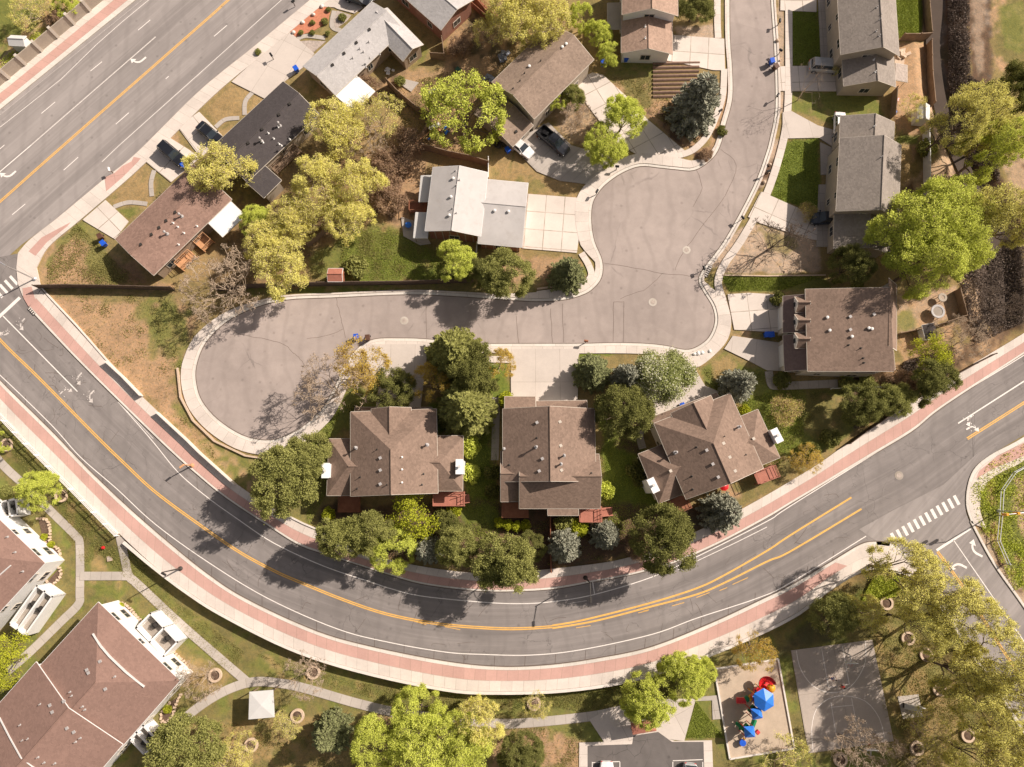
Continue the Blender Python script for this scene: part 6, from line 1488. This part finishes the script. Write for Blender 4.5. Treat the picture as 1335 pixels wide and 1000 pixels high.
def deciduous(seed, h=8, R_=4, trunk=1.6, limbs=7, depth=4, spread=1.1, shape=1.0, up=1.0, clump=.42, k=14, ls=.26, split=3, mat='leaf_green', bark='bark', maxl=26000, thin=1.0, lenf=.62, flat_=.8, upb=1.0):
    rg = np.random.default_rng(seed); segs, tips = skeleton(rg, h, R_, trunk, limbs, depth, spread, shape, up, split, lenf)
    crown = None
    if k > 0:
        T = np.array([t[0] for t in tips])
        m = max(1, min(int(k * 1.0), int(maxl / max(1, len(T))) or 1))
        if len(T) * m > maxl: T = T[rg.choice(len(T), maxl // m, replace=False)]
        C_ = np.repeat(T, m, 0); tone = np.repeat(rg.random(len(T)), m)
        C_ = C_ + rg.normal(size=C_.shape) * np.array([clump, clump, clump * flat_])
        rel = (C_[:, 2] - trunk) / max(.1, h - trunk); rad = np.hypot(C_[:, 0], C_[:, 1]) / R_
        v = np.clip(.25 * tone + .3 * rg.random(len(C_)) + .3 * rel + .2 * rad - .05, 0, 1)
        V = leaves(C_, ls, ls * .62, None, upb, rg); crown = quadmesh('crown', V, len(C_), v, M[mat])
    return seg_mesh('trunk', segs, M[bark], .02 if thin > .65 else .011, 4, thin), crown
def conifer(seed, h=7, R_=2.6, mat='leaf_blue', dome=.55, n=26000, z0=.25, droop=.25, ls=.34, lumps=90):
    rg = np.random.default_rng(seed); segs = [(Vector((0, 0, -.3)), Vector((0, 0, h * .98)), .17, .03)]
    C_ = []; D = []; v = []
    tiers = int(h / .34); per = 13
    for i in range(tiers):
        f = i / tiers; z = z0 + (h - z0) * f; R1 = R_ * (1 - f) ** dome * rg.uniform(.9, 1.06)
        nb = max(4, int(per * (1 - f) ** .5 + 3)); a0 = rg.random() * 6.28
        for j in range(nb):
            a = a0 + 2 * math.pi * j / nb + rg.normal() * .12; L = R1 * rg.uniform(.78, 1.12); tone = rg.random()
            dv = np.array([math.cos(a), math.sin(a), -.05 + .35 * f]); segs.append((Vector((0, 0, z)), Vector((0, 0, z)) + Vector(dv) * L * .9, .035, .012))
            m = int(max(4, L * 34)); t = rg.uniform(.12, 1, m) ** .75
            side = np.array([-math.sin(a), math.cos(a), 0]); wd = .38 * L * (1.05 - t) * .75 + .10
            s_ = rg.uniform(-1, 1, m); c = dv[None] * (L * t)[:, None] + side[None] * (s_ * wd)[:, None]; c[:, 2] += z - droop * t ** 2 * L * .45 + rg.normal(size=m) * .06
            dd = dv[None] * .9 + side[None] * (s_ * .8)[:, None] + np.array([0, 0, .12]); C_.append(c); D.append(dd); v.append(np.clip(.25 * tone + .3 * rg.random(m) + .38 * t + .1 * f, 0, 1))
    C_ = np.concatenate(C_); D = np.concatenate(D); v = np.concatenate(v)
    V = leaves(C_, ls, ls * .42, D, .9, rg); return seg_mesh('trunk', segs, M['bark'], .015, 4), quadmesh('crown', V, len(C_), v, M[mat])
def bush(seed, R_=1, h=1, mat='leaf_green', n=1800, ls=.16):
    rg = np.random.default_rng(seed); nb = 26; cc = rg.normal(size=(nb, 3)); cc /= np.linalg.norm(cc, axis=1, keepdims=True); cc *= np.array([R_ * .68, R_ * .68, h * .4]); cc[:, 2] = np.abs(cc[:, 2]) + h * .35
    segs = [(Vector((0, 0, -.1)), Vector(c), .03, .012) for c in cc]
    k = n // nb; T = np.repeat(cc, k, 0); o = rg.normal(size=T.shape); o /= np.linalg.norm(o, axis=1, keepdims=True); C_ = T + o * np.array([R_, R_, h * .8]) * .36 * rg.uniform(.7, 1, len(T))[:, None]
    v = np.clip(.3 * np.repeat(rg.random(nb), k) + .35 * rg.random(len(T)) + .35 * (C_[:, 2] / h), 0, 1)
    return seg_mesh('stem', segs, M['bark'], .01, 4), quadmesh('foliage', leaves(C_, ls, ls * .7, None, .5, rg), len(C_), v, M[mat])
SP = {}
def spec(key, R0, h0, fn, nv=2, **kw): SP[key] = (R0, h0, [fn(sum(map(ord, key)) + 31 * i, **kw) for i in range(nv)])
spec('yellow', 4, 8, deciduous, 3, h=8, R_=4, depth=6, limbs=6, clump=.17, k=5, ls=.15, mat='leaf_yellow', bark='bark_pale', maxl=34000, upb=1.7)
spec('ytall', 4.6, 13, deciduous, 3, h=13, R_=4.6, trunk=4.2, depth=6, limbs=6, clump=.2, k=5, ls=.16, mat='leaf_yellow', bark='bark', maxl=20000, upb=1.7)
spec('ltall', 4.6, 13, deciduous, 3, h=13, R_=4.6, trunk=3.2, depth=6, limbs=7, clump=.2, k=12, ls=.18, mat='leaf_lime', bark='bark', maxl=44000, upb=1.5)
spec('ysparse', 4, 8, deciduous, 2, h=8, R_=4, depth=5, limbs=6, clump=.22, k=4, ls=.17, mat='leaf_yellow', bark='bark_pale', maxl=11000)
spec('lime', 4, 8, deciduous, 3, h=8, R_=4, depth=6, limbs=7, clump=.18, k=12, ls=.165, mat='leaf_lime', maxl=38000, upb=1.5)
spec('bright', 4, 8, deciduous, 2, h=8, R_=4, depth=4, limbs=7, clump=.3, k=14, ls=.22, mat='leaf_bright', maxl=18000)
spec('willow', 4.6, 9, deciduous, 1, h=9, R_=4.6, depth=5, limbs=9, spread=1.5, clump=.16, k=7, ls=.22, mat='leaf_lime', maxl=24000, up=.4)
spec('olive', 4, 7.5, deciduous, 3, h=7.5, R_=4, depth=5, limbs=9, clump=.24, k=30, ls=.19, mat='leaf_green', maxl=52000, spread=1.3)
spec('dark', 4, 9, deciduous, 3, h=9, R_=4, depth=5, limbs=8, clump=.24, k=30, ls=.19, mat='leaf_dark', maxl=52000, spread=1.2)
spec('gold', 4, 7, deciduous, 2, h=7, R_=4, depth=5, limbs=6, clump=.2, k=5, ls=.19, mat='leaf_gold', bark='bark_pale', maxl=9000)
spec('blossom', 3.6, 6.5, deciduous, 1, h=6.5, R_=3.6, depth=4, limbs=9, clump=.42, k=60, ls=.22, mat='leaf_blossom', maxl=30000, spread=1.3)
spec('bare', 4, 7.5, deciduous, 2, h=7.5, R_=4, depth=7, limbs=8, clump=.12, k=1, ls=.10, mat='leaf_bud', bark='bark_pale', maxl=6000, thin=.66, split=2, lenf=.62)
spec('barethin', 4, 8, deciduous, 1, h=8, R_=4, trunk=2.5, depth=5, limbs=5, clump=.12, k=0, bark='bark_pale', thin=.55, split=2)
spec('barebrown', 4, 7, deciduous, 2, h=7, R_=4, depth=5, limbs=6, clump=.12, k=0, bark='bark', thin=.9)
spec('brush', 3, 3, deciduous, 2, h=3, R_=3, trunk=.2, depth=5, limbs=11, spread=1.5, clump=.2, k=5, ls=.16, mat='leaf_brown', bark='bark_tan', maxl=12000, thin=.7)
spec('greybrush', 3, 3, deciduous, 2, h=3, R_=3, trunk=.2, depth=5, limbs=11, spread=1.5, clump=.2, k=5, ls=.16, mat='leaf_grey', bark='bark_pale', maxl=9000, thin=.7)
spec('straw', 3, 3, deciduous, 1, h=3, R_=3, trunk=.2, depth=5, limbs=14, spread=1.5, clump=.2, k=2, ls=.12, mat='leaf_yellow', bark='bark_tan', maxl=4000, thin=.7)
spec('spruce', 2.9, 6.5, conifer, 3, h=6.5, R_=2.9, mat='leaf_blue', dome=.5)
spec('gspruce', 3, 8, conifer, 2, h=8, R_=3, mat='leaf_spruce', dome=.7)
spec('pine', 3.6, 11, conifer, 2, h=11, R_=3.6, mat='leaf_green', dome=.62, droop=.1, ls=.4)
spec('shrub', 1, 1, bush, 3, mat='leaf_green'); spec('yshrub', 1, 1, bush, 2, mat='leaf_bright'); spec('limeshrub', 1, 1, bush, 2, mat='leaf_lime'); spec('dshrub', 1, 1, bush, 2, mat='leaf_dark')
GRP = {'yellow': 'spring yellow trees', 'ysparse': 'spring yellow trees'}
cnt = {}
def tree(key, x, y, rpx, h, label, nm=None, cat='tree', sx=1.0, sy=1.0, rot=None, group=None, up=.6):
    R0, h0, prot = SP[key]
    i = cnt.get(key, 0); cnt[key] = i + 1
    g_ = PG(x, y); c = P(x, y, g_[2] + h * up); g = G0(c)          # the crown centre seen in the survey, dropped to the soil under it
    rad = rpx * mpp(x, y, g_[2] + h * up)
    s = rad / R0; tm, cm = prot[i % len(prot)]
    sh = key in ('shrub', 'yshrub', 'limeshrub', 'dshrub', 'brush', 'straw', 'greybrush')
    t = thing(nm or {'spruce': 'spruce_tree', 'gspruce': 'spruce_tree', 'pine': 'pine_tree', 'willow': 'willow_tree', 'bare': 'bare_tree', 'barethin': 'bare_tree', 'barebrown': 'bare_tree'}.get(key, 'shrub' if sh else 'leafy_tree'), label, 'shrub' if sh else cat, g, group)
    t.scale = (s * sx, s * sy, h / h0); t.rotation_euler = (0, 0, rot if rot is not None else (i * 2.399 + x * .01))
    for me, n_ in ((tm, 'stem' if sh else 'trunk'), (cm, 'foliage' if sh else 'crown')):
        if me is None: continue
        o = bpy.data.objects.new(n_, me); col.objects.link(o); o.parent = t
    return t
T_ = [
('ysparse',42,14,26,4,'straw yellow bush on the lawn at the very top left corner'),('brush',72,22,15,2,'brown brush behind the precast wall at the top left'),('lime',85,8,14,3,'green shrub tree behind the precast wall near the top edge'),('shrub',22,78,9,1.2,'green hedge shrub right below the white metal shed'),
('yellow',290,222,39,7.5,'round yellow tree between the warm brown and charcoal roofs'),('yellow',441,166,37,8,'yellow tree at the corner of the white patio cover'),('ysparse',492,150,29,7,'thin yellow tree between the patio cover and the diagonal fence'),
('yellow',352,318,30,7.5,'yellow tree beside the pinkish bare tree, upper of the pair'),('yellow',368,342,40,8.5,'large yellow tree above the long dark fence'),('yellow',385,285,30,8,'yellow tree behind the charcoal house deck'),('yellow',418,240,34,9,'yellow tree at the back of the charcoal house'),('yellow',462,245,34,9,'yellow tree beside the orange brown brush'),('yellow',452,285,32,8,'yellow tree above the green back yard'),('ysparse',405,265,30,8,'thin leaved yellow tree inside the yellow cluster'),
('lime',335,290,20,5,'fresh green tree between the white patio cover and yellow trees'),('bare',293,372,50,8,'big pinkish bare tree shading the west bulb of the court'),('bare',480,182,26,6,'grey bare tree below the thin yellow tree'),
('brush',505,255,28,3,'orange brown brush in the fallow back yard'),('brush',508,215,30,3,'brown brush north of the fallow back yard'),('brush',530,185,26,3,'brown brush by the tan topped fence'),('brush',478,112,18,2.2,'grey brown brush on the diagonal fence'),('brush',600,60,18,2,'dark brush behind the brick house'),
('willow',603,142,50,10,'large lime green willow beside the taupe house'),('lime',591,341,24,6,'small lime tree south of the white metal roofed house'),('olive',660,357,30,7.8,'dense dark green tree by the court road north kerb, nearer the lime one'),('dark',627,355,18,5.2,'dark shrub tree next to the dense dark green one'),('gspruce',742,350,27,8,'dark feathery conifer at the corner of the court'),
('yellow',672,28,38,9,'big pale yellow tree at the top, left of the pair'),('yellow',716,32,34,9,'big pale yellow tree at the top, right of the pair'),('yellow',690,-2,30,9,'pale yellow tree cut by the top edge'),('ysparse',640,42,20,6,'small thin yellow tree near the red brown fence'),
('lime',757,25,17,5,'lime green tree right of the big pale yellow pair'),('lime',781,46,16,4,'lime green tree by the flat tan carport roof'),('lime',795,72,14,3.5,'lime shrub tree under the flat tan carport roof'),('lime',727,130,14,4,'lime shrub tree at the taupe house front'),('olive',747,128,14,3.9,'green shrub tree beside the long diagonal driveway'),('bare',752,158,24,5,'pale bare tree in the brown front yard'),
('dark',905,10,24,5.2,'round dark green bush tree at the top beside the tan house'),('spruce',914,124,36,11.1,'tall blue spruce beside the vegetable garden'),('lime',812,155,28,6.5,'lime yellow tree on the diagonal driveway, upper one'),('lime',790,190,25,6,'lime yellow tree on the diagonal driveway, lower one'),
('barebrown',1015,312,40,7.5,'spreading leafless brown tree on the gravel yard'),('barethin',1056,108,24,8,'slim leafless tree behind the silver minivan'),('straw',1052,275,14,2,'straw coloured shrub beside the dark parked car'),('ysparse',1088,90,7,2,'tiny straw shrub at the silver minivan'),
('ytall',1268,150,36,13,'pale yellow tree leaning over the creek, topmost of the group'),('ytall',1310,165,32,13,'pale yellow tree at the right edge above the creek'),('ytall',1232,175,30,13,'thin yellow tree by the white garden shed'),('ltall',1292,195,32,14,'yellow green tree between the creek branches'),('ysparse',1190,140,16,4,'small thin yellow tree in the dirt yard'),
('dark',1328,110,26,10.4,'dark shaded tree at the right edge beside the creek path'),('ltall',1192,300,48,14,'very large lime green tree over the middle east house'),('ltall',1243,275,44,14,'very large lime green tree beside the creek'),('ytall',1288,290,36,13,'yellow tree right of the large lime green pair'),('ltall',1205,345,38,14,'lime green tree north of the plum roofed house yard'),('ytall',1322,290,30,13,'yellow tree at the right edge below the creek bend'),('ltall',1250,320,34,14,'yellow green tree below the large lime pair'),
('dark',1110,346,24,7.8,'dark olive tree north of the plum roof'),('bright',1215,463,25,6,'bright chartreuse tree near the grey panelled coop'),('dark',1216,497,27,6.5,'dark green tree overhanging the pavement on the east side'),('bare',1262,442,27,4,'grey leafless thicket tree by the pavement at the right'),('barebrown',1300,400,30,5,'dark leafless thicket tree in the creek bottom'),('bare',1240,430,20,4,'small grey leafless tree below the trampoline yard'),
('brush',1180,505,24,2.5,'brown brush between the two east green trees'),('dark',1125,525,26,6.5,'dark green tree below the white picket fence'),('olive',1165,520,22,5.2,'olive tree right of the dark green picket fence tree'),('dshrub',1084,570,14,2,'dark round shrub by the pavement, right one'),('dshrub',1058,588,14,2,'dark round shrub by the pavement, left one'),('gold',1050,600,20,3.5,'golden twiggy tree over the east pavement'),('straw',1027,537,24,2.5,'spiky straw coloured bush on the east lawn'),
('spruce',968,499,25,7.8,'round blue spruce at the corner of the east driveway'),('blossom',869,491,33,6.5,'white blossoming tree beside the court sidewalk'),('spruce',820,489,22,7.8,'small blue spruce left of the blossoming tree'),('gspruce',774,481,28,7,'dark green spruce right of the middle townhouse driveway'),('dark',815,537,33,9.8,'dark olive tree between the middle and angled townhouses'),
('pine',590,455,42,13,'tall dark green pine reaching the court road'),('dark',618,482,30,10,'dark olive tree between the two tall pines'),('pine',606,528,44,11,'broad dark green pine beside the middle townhouse'),('gold',558,500,24,6,'golden flowering tree in front of the left townhouse'),('dark',512,506,26,6.5,'dark blue green tree left of the golden flowering one'),('gold',468,478,34,8,'golden budding tree at the court kerb'),('bare',430,508,44,9,'large pale bare tree casting its shadow on the court'),('gold',650,475,20,5,'sparse yellow flowering tree by the middle driveway'),
('olive',368,628,40,10.4,'broad olive tree beside the west townhouse lawn'),('olive',402,594,29,7.8,'olive tree above the broad olive one'),('yshrub',428,670,10,2.2,'small bright green cone shrub'),
('olive',446,698,27,9.1,'olive tree at the west end of the row along the curve'),('olive',484,696,26,9.1,'second olive tree in the row along the curve'),('bright',536,672,36,7,'bright yellow green tree below the left townhouse'),('lime',512,718,27,6,'yellow green tree in front of the row along the curve'),('spruce',556,718,21,6.5,'small grey blue spruce in the row along the curve'),('olive',596,714,25,8.5,'grey green tree right of the small grey blue spruce'),('olive',657,736,36,10.4,'large dense green tree leaning over the curve'),
('spruce',738,714,25,8.5,'round blue spruce below the middle townhouse, left one'),('spruce',792,699,22,7.8,'round blue spruce below the middle townhouse, right one'),('brush',832,712,20,2.5,'brown brush between the blue spruce and olive tree'),('dark',866,702,38,11.1,'large dark olive tree below the angled townhouse'),('spruce',948,668,30,9.1,'large round blue spruce beside the angled townhouse'),
('dark',590,688,18,5.2,'dark tree behind the grey green tree of the row'),('dark',690,715,18,4.5,'dark shrub tree right of the large dense green one'),
('lime',54,640,24,5.5,'small yellow green tree over the lawn path at the left'),('lime',2,577,12,4,'small green tree cut by the left edge'),('bright',8,862,31,7,'bright green tree at the left edge between the apartments'),('bare',262,884,25,6,'pale bare tree at the corner of the large apartment block'),('bare',398,879,28,6.5,'grey bare tree over the park path'),('ysparse',375,945,17,4,'thin yellow tree right of the white gazebo'),('ysparse',312,978,20,4,'thin yellow tree below the white gazebo'),
('gspruce',425,964,30,8,'dark green spruce in the park'),('olive',240,985,42,9.1,'dark olive tree beside the large apartment block'),('ysparse',290,995,28,5,'thin brown yellow tree at the bottom edge'),('lime',545,930,30,7,'yellow lime tree above the park path'),('ltall',498,968,34,10,'yellow lime tree left in the bottom cluster'),('ltall',548,982,40,12,'large yellow lime tree at the bottom edge'),('ltall',600,975,36,11,'yellow lime tree in the middle of the bottom cluster'),('yellow',626,945,30,8,'pale yellow tree at the right of the bottom cluster'),('dark',680,985,26,5.2,'low dark green tree on the dirt near the parking lot'),
('ysparse',700,918,16,5,'young thin tree in the stone ring below the bend'),('lime',845,912,32,7,'lime tree over the mailbox kiosk'),('lime',888,882,28,7,'lime tree left of the playground'),('lime',912,876,18,6,'small lime tree beside the playground corner'),('gold',985,848,25,6,'sparse golden tree at the top of the playground'),
('olive',1085,800,27,6.5,'dark shaded tree north of the basketball court'),('yellow',1128,800,26,7,'pale yellow tree right of the dark shaded tree'),('ytall',1175,745,38,14,'thin yellow tree over the corner wall'),('ytall',1225,775,40,14,'yellow tree shading the side street kerb'),('ytall',1205,815,30,14,'yellow tree above the two stone rings'),('ytall',1262,815,38,14,'yellow tree over the side street, upper one'),('ytall',1300,865,38,14,'yellow tree over the side street, lower one'),('ytall',1260,880,38,14,'thin yellow tree right of the picnic pad'),('ytall',1290,925,36,14,'yellow tree near the right edge of the park'),('ytall',1325,900,30,14,'thin yellow tree cut by the right edge'),('ytall',1320,975,34,14,'yellow tree in the lower right corner'),('ysparse',1210,958,30,7,'thin yellow tree below the picnic pad'),('ytall',1275,990,32,14,'yellow tree at the bottom edge right'),
('bare',1112,970,36,7,'pale bare tree over the south end of the basketball court'),('bare',1160,985,26,6,'pale bare tree right of the south basketball hoop'),('ysparse',1025,995,30,5,'thin yellow green tree below the playground'),('ysparse',1225,1002,26,6,'thin yellow tree at the bottom edge below the picnic pad'),
('limeshrub',611,582,17,2.4,'oval lime green hedge bush east of the left townhouse, upper'),('limeshrub',612,618,15,2.0,'oval lime green hedge bush east of the left townhouse, lower'),('limeshrub',790,640,13,2.0,'lime green bush at the east corner of the middle townhouse'),('yshrub',660,520,11,1.6,'small round lime bush at the middle driveway corner'),('dshrub',642,615,12,2.2,'dark grey green bush west of the middle townhouse'),('dshrub',642,640,11,2.2,'lower dark grey green bush west of the middle townhouse'),
('yshrub',651,681,8,1.3,'first yellow green bush left in the row below the dark red deck'),('yshrub',662,684,8,1.3,'second yellow green bush in the row below the dark red deck'),('yshrub',673,686,8,1.3,'third yellow green bush in the row below the dark red deck'),('yshrub',685,685,8,1.3,'last yellow green bush at the right of the row below the dark red deck'),
('shrub',735,682,14,1.7,'green hedge bush below the middle townhouse, left'),('yshrub',755,688,14,1.6,'bright hedge bush below the middle townhouse, right'),('yshrub',592,664,11,1.5,'bright hedge bush beside the terracotta deck of the left townhouse'),('shrub',575,672,10,1.5,'green bush left of the terracotta deck hedge'),('dshrub',828,610,13,2.5,'dark hedge bush west of the angled townhouse, upper'),('dshrub',835,625,11,2.0,'dark hedge bush west of the angled townhouse, lower'),('yshrub',971,535,9,1.5,'bright green bush at the north corner of the angled townhouse'),('yshrub',845,541,8,1.4,'bright green bush at the west corner of the angled townhouse garage'),
('dshrub',1014,388,11,1.6,'dark bush at the north corner of the plum roofed house'),('dshrub',1020,495,13,1.3,'dark hedge bush at the south corner of the plum roofed house'),('shrub',1105,498,14,1.1,'green bed bush inside the white picket fence, left'),('shrub',1130,497,12,1.1,'green bed bush inside the white picket fence, right'),('shrub',459,532,8,1.2,'bright clipped bush at the left townhouse garage'),
('shrub',464,347,17,1.8,'pale flowering bush beside the red brown garden shed'),('shrub',521,105,8,1.2,'green bush by the patio of the pale grey house'),('shrub',446,22,6,.8,'green yard bush at the stone bed by the pale grey house'),('shrub',336,67,5,.7,'tiny round bush set in the driveway apron'),
('shrub',428,12,4,.6,'low bush at the top of the red gravel bed'),('shrub',423,27,5,.7,'low bush in the middle of the red gravel bed'),('shrub',407,29,4,.6,'small bush left in the red gravel bed'),('shrub',392,42,4,.6,'small bush at the lower end of the red gravel bed'),('shrub',407,42,4,.6,'small bush below the red gravel bed'),('shrub',427,43,4,.6,'small bush by the curved walk of the pale grey house'),
('dshrub',942,170,8,.9,'dark bush in the verge below the tall blue spruce'),('brush',920,201,10,1,'brown verge bush at the north corner of the court'),('shrub',1210,192,14,2,'green bush behind the vinyl fence'),
('shrub',8,640,9,1.1,'green bush at the apartments by the left edge'),('yshrub',57,700,5,.8,'small bright bush in the apartment flower bed, upper'),('yshrub',66,710,5,.8,'small bright bush in the apartment flower bed, lower'),('yshrub',157,790,5,.7,'small bush in the flower bed of the large apartment block'),('yshrub',218,925,6,.8,'bright bush below the large apartment block'),('yshrub',199,950,5,.8,'tiny bright bush at the patio of the large apartment block'),
]
for a in T_: tree(*a)
# ground cover one could not count: tufts of grass and weeds, creek brush
def scatter(name, polys, n, mat, ls, hh, seed, label, spread=.0):
    rg = np.random.default_rng(seed); C_ = []
    per = n // len(polys)
    for poly in polys:
        w = [tuple(PG(*p)[:2]) for p in poly]; x0, x1 = min(p[0] for p in w), max(p[0] for p in w); y0, y1 = min(p[1] for p in w), max(p[1] for p in w)
        q = rg.uniform([x0, y0], [x1, y1], (per * 3, 2)); cl = rg.uniform([x0, y0], [x1, y1], (max(4, per // 60), 2)); q2 = cl[rg.integers(0, len(cl), per * 2)] + rg.normal(size=(per * 2, 2)) * .5
        q = np.concatenate([q[:per], q2]); q = q[inpoly(q[:, 0], q[:, 1], w)]; C_.append(q)
    q = np.concatenate(C_); z = gz_np(q[:, 0], q[:, 1]) + hh * rg.random(len(q)) * .6; c = np.column_stack([q, z])
    D = rg.normal(size=c.shape) * .6 + np.array([0, 0, .8]); V = leaves(c, ls, ls * .5, D, .2, rg); me = quadmesh(name, V, len(c), np.clip(rg.random(len(c)) * .7 + z * 0 + .15, 0, 1), mat)
    o = bpy.data.objects.new(name, me); col.objects.link(o); o['label'] = label; o['category'] = 'ground cover'; stuff(o)
scatter('weeds', [[(1262,640),(1290,602),(1340,575),(1340,760),(1322,770),(1290,705),(1274,680)],[(1140,750),(1185,752),(1180,775),(1120,790)],[(0,80),(98,0),(125,0),(0,105)]], 15000, M['leaf_lime'], .22, .5, 3, 'weedy green tufts on the verges')
M['lawn'] = leafmat('lawn_blades', (.20, .25, .04), (.50, .56, .12), trans=.1)
LAWNS = [[(1029,14),(1067,14),(1070,86),(1031,86)],[(1020,182),(1068,178),(1070,278),(1004,256)],[(1166,0),(1200,0),(1202,50),(1172,50)],[(600,520),(645,530),(652,700),(610,700)],[(783,540),(830,560),(865,660),(820,700),(785,700)],[(400,560),(450,520),(430,575),(428,640),(400,690)],[(960,525),(1040,500),(1050,580),(1010,610)],[(450,300),(540,300),(612,362),(440,366)],[(893,962),(908,914),(927,940),(945,962)],[(940,360),(1075,360),(1020,378),(950,380)]]
scatter('lawn_grass', LAWNS, 60000, M['lawn'], .13, .08, 9, 'fresh green lawn blades')
scatter('park_grass', [[(-40,520),(30,572),(150,700),(110,740),(60,650)],[(110,700),(160,712),(240,790),(320,850),(300,880),(180,770)],[(330,850),(470,890),(580,905),(760,905),(700,935),(560,930),(400,888)],[(640,910),(900,870),(925,900),(760,928)],[(1060,800),(1150,750),(1300,900),(1330,990),(1180,990),(1150,830)]], 60000, M['grass_tuft'], .15, .1, 12, 'half green park grass blades')
scatter('creek_brush', [[(1234,-10),(1262,-10),(1264,120),(1280,220),(1262,215),(1246,160),(1234,110)],[(1250,360),(1335,300),(1335,420),(1270,450)],[(1180,470),(1240,455),(1235,490),(1150,545),(1110,560)],[(1262,100),(1295,120),(1300,240),(1270,180)]], 26000, M['leaf_grey'], .3, .8, 4, 'brown brush along the creek banks')
scatter('dry_grass', [[(66,384),(230,384),(240,420),(236,520),(300,620),(186,516)],[(62,345),(100,290),(150,340),(190,372),(62,372)],[(450,290),(545,300),(615,362),(440,366)],[(480,120),(600,90),(640,120),(560,190)],[(915,480),(1000,484),(1090,510),(1000,620)],[(240,940),(760,950),(760,1000),(240,1000)],[(780,100),(850,100),(920,195),(850,150)],[(1120,800),(1300,900),(1330,1000),(1170,1000)],[(420,695),(900,665),(870,720),(640,745),(500,728)]], 40000, M['grass_tuft'], .17, .12, 5, 'tufts of half dry grass in the yards')
# creek water and rocks
mb = MB(); cwp = crom([p for p in CREEK[:]], 6); stripe(mb, [Vector((p[0], p[1], 0)) for p in resample(cwp, 80)], 2.2, -1.22); struct(mb.build('creek_water', M['water']))
# ------------------------------------------------------------------ light, sky, camera
sun_dir = Vector((math.cos(R(SUN_EL)) * .873, math.cos(R(SUN_EL)) * .487, math.sin(R(SUN_EL))))
sl = bpy.data.lights.new('sun', 'SUN'); sl.energy = SUN_E; sl.angle = R(.53); sl.color = (1, .88, .77)
so = bpy.data.objects.new('sun', sl); col.objects.link(so); so.rotation_euler = sun_dir.to_track_quat('Z', 'Y').to_euler()
w = bpy.data.worlds.new('World'); scene.world = w; w.use_nodes = True
nt = w.node_tree; bg = nt.nodes['Background']
sky = nt.nodes.new('ShaderNodeTexSky'); sky.sky_type = 'NISHITA'; sky.sun_disc = False
sky.sun_elevation = R(SUN_EL); sky.sun_rotation = math.atan2(.873, .487); sky.dust_density = 2.0
bw = nd(nt, 'ShaderNodeRGBToBW', {0: sky.outputs[0]}).outputs[0]; hz = nd(nt, 'ShaderNodeCombineColor', {0: bw, 1: bw, 2: bw}).outputs[0]
mx = mix(nt, 1.0, mix(nt, .72, sky.outputs[0], hz), (1.06, .96, .91, 1), 'MULTIPLY'); nt.links.new(mx, bg.inputs[0]); bg.inputs[1].default_value = SKY_E
cam = bpy.data.cameras.new('camera'); cam.sensor_width = 36; cam.sensor_fit = 'HORIZONTAL'; cam.lens = 36 * FPX / 1335
cam.clip_start = 1; cam.clip_end = 6000
c = bpy.data.objects.new('camera', cam); col.objects.link(c); c.location = (0, 0, HC); c.rotation_euler = (TH, 0, 0); scene.camera = c
scene.view_settings.view_transform = 'Standard'; scene.view_settings.look = 'None'; scene.view_settings.exposure = 0
scene.cycles.use_denoising = True; scene.cycles.max_bounces = 6; scene.cycles.transparent_max_bounces = 4
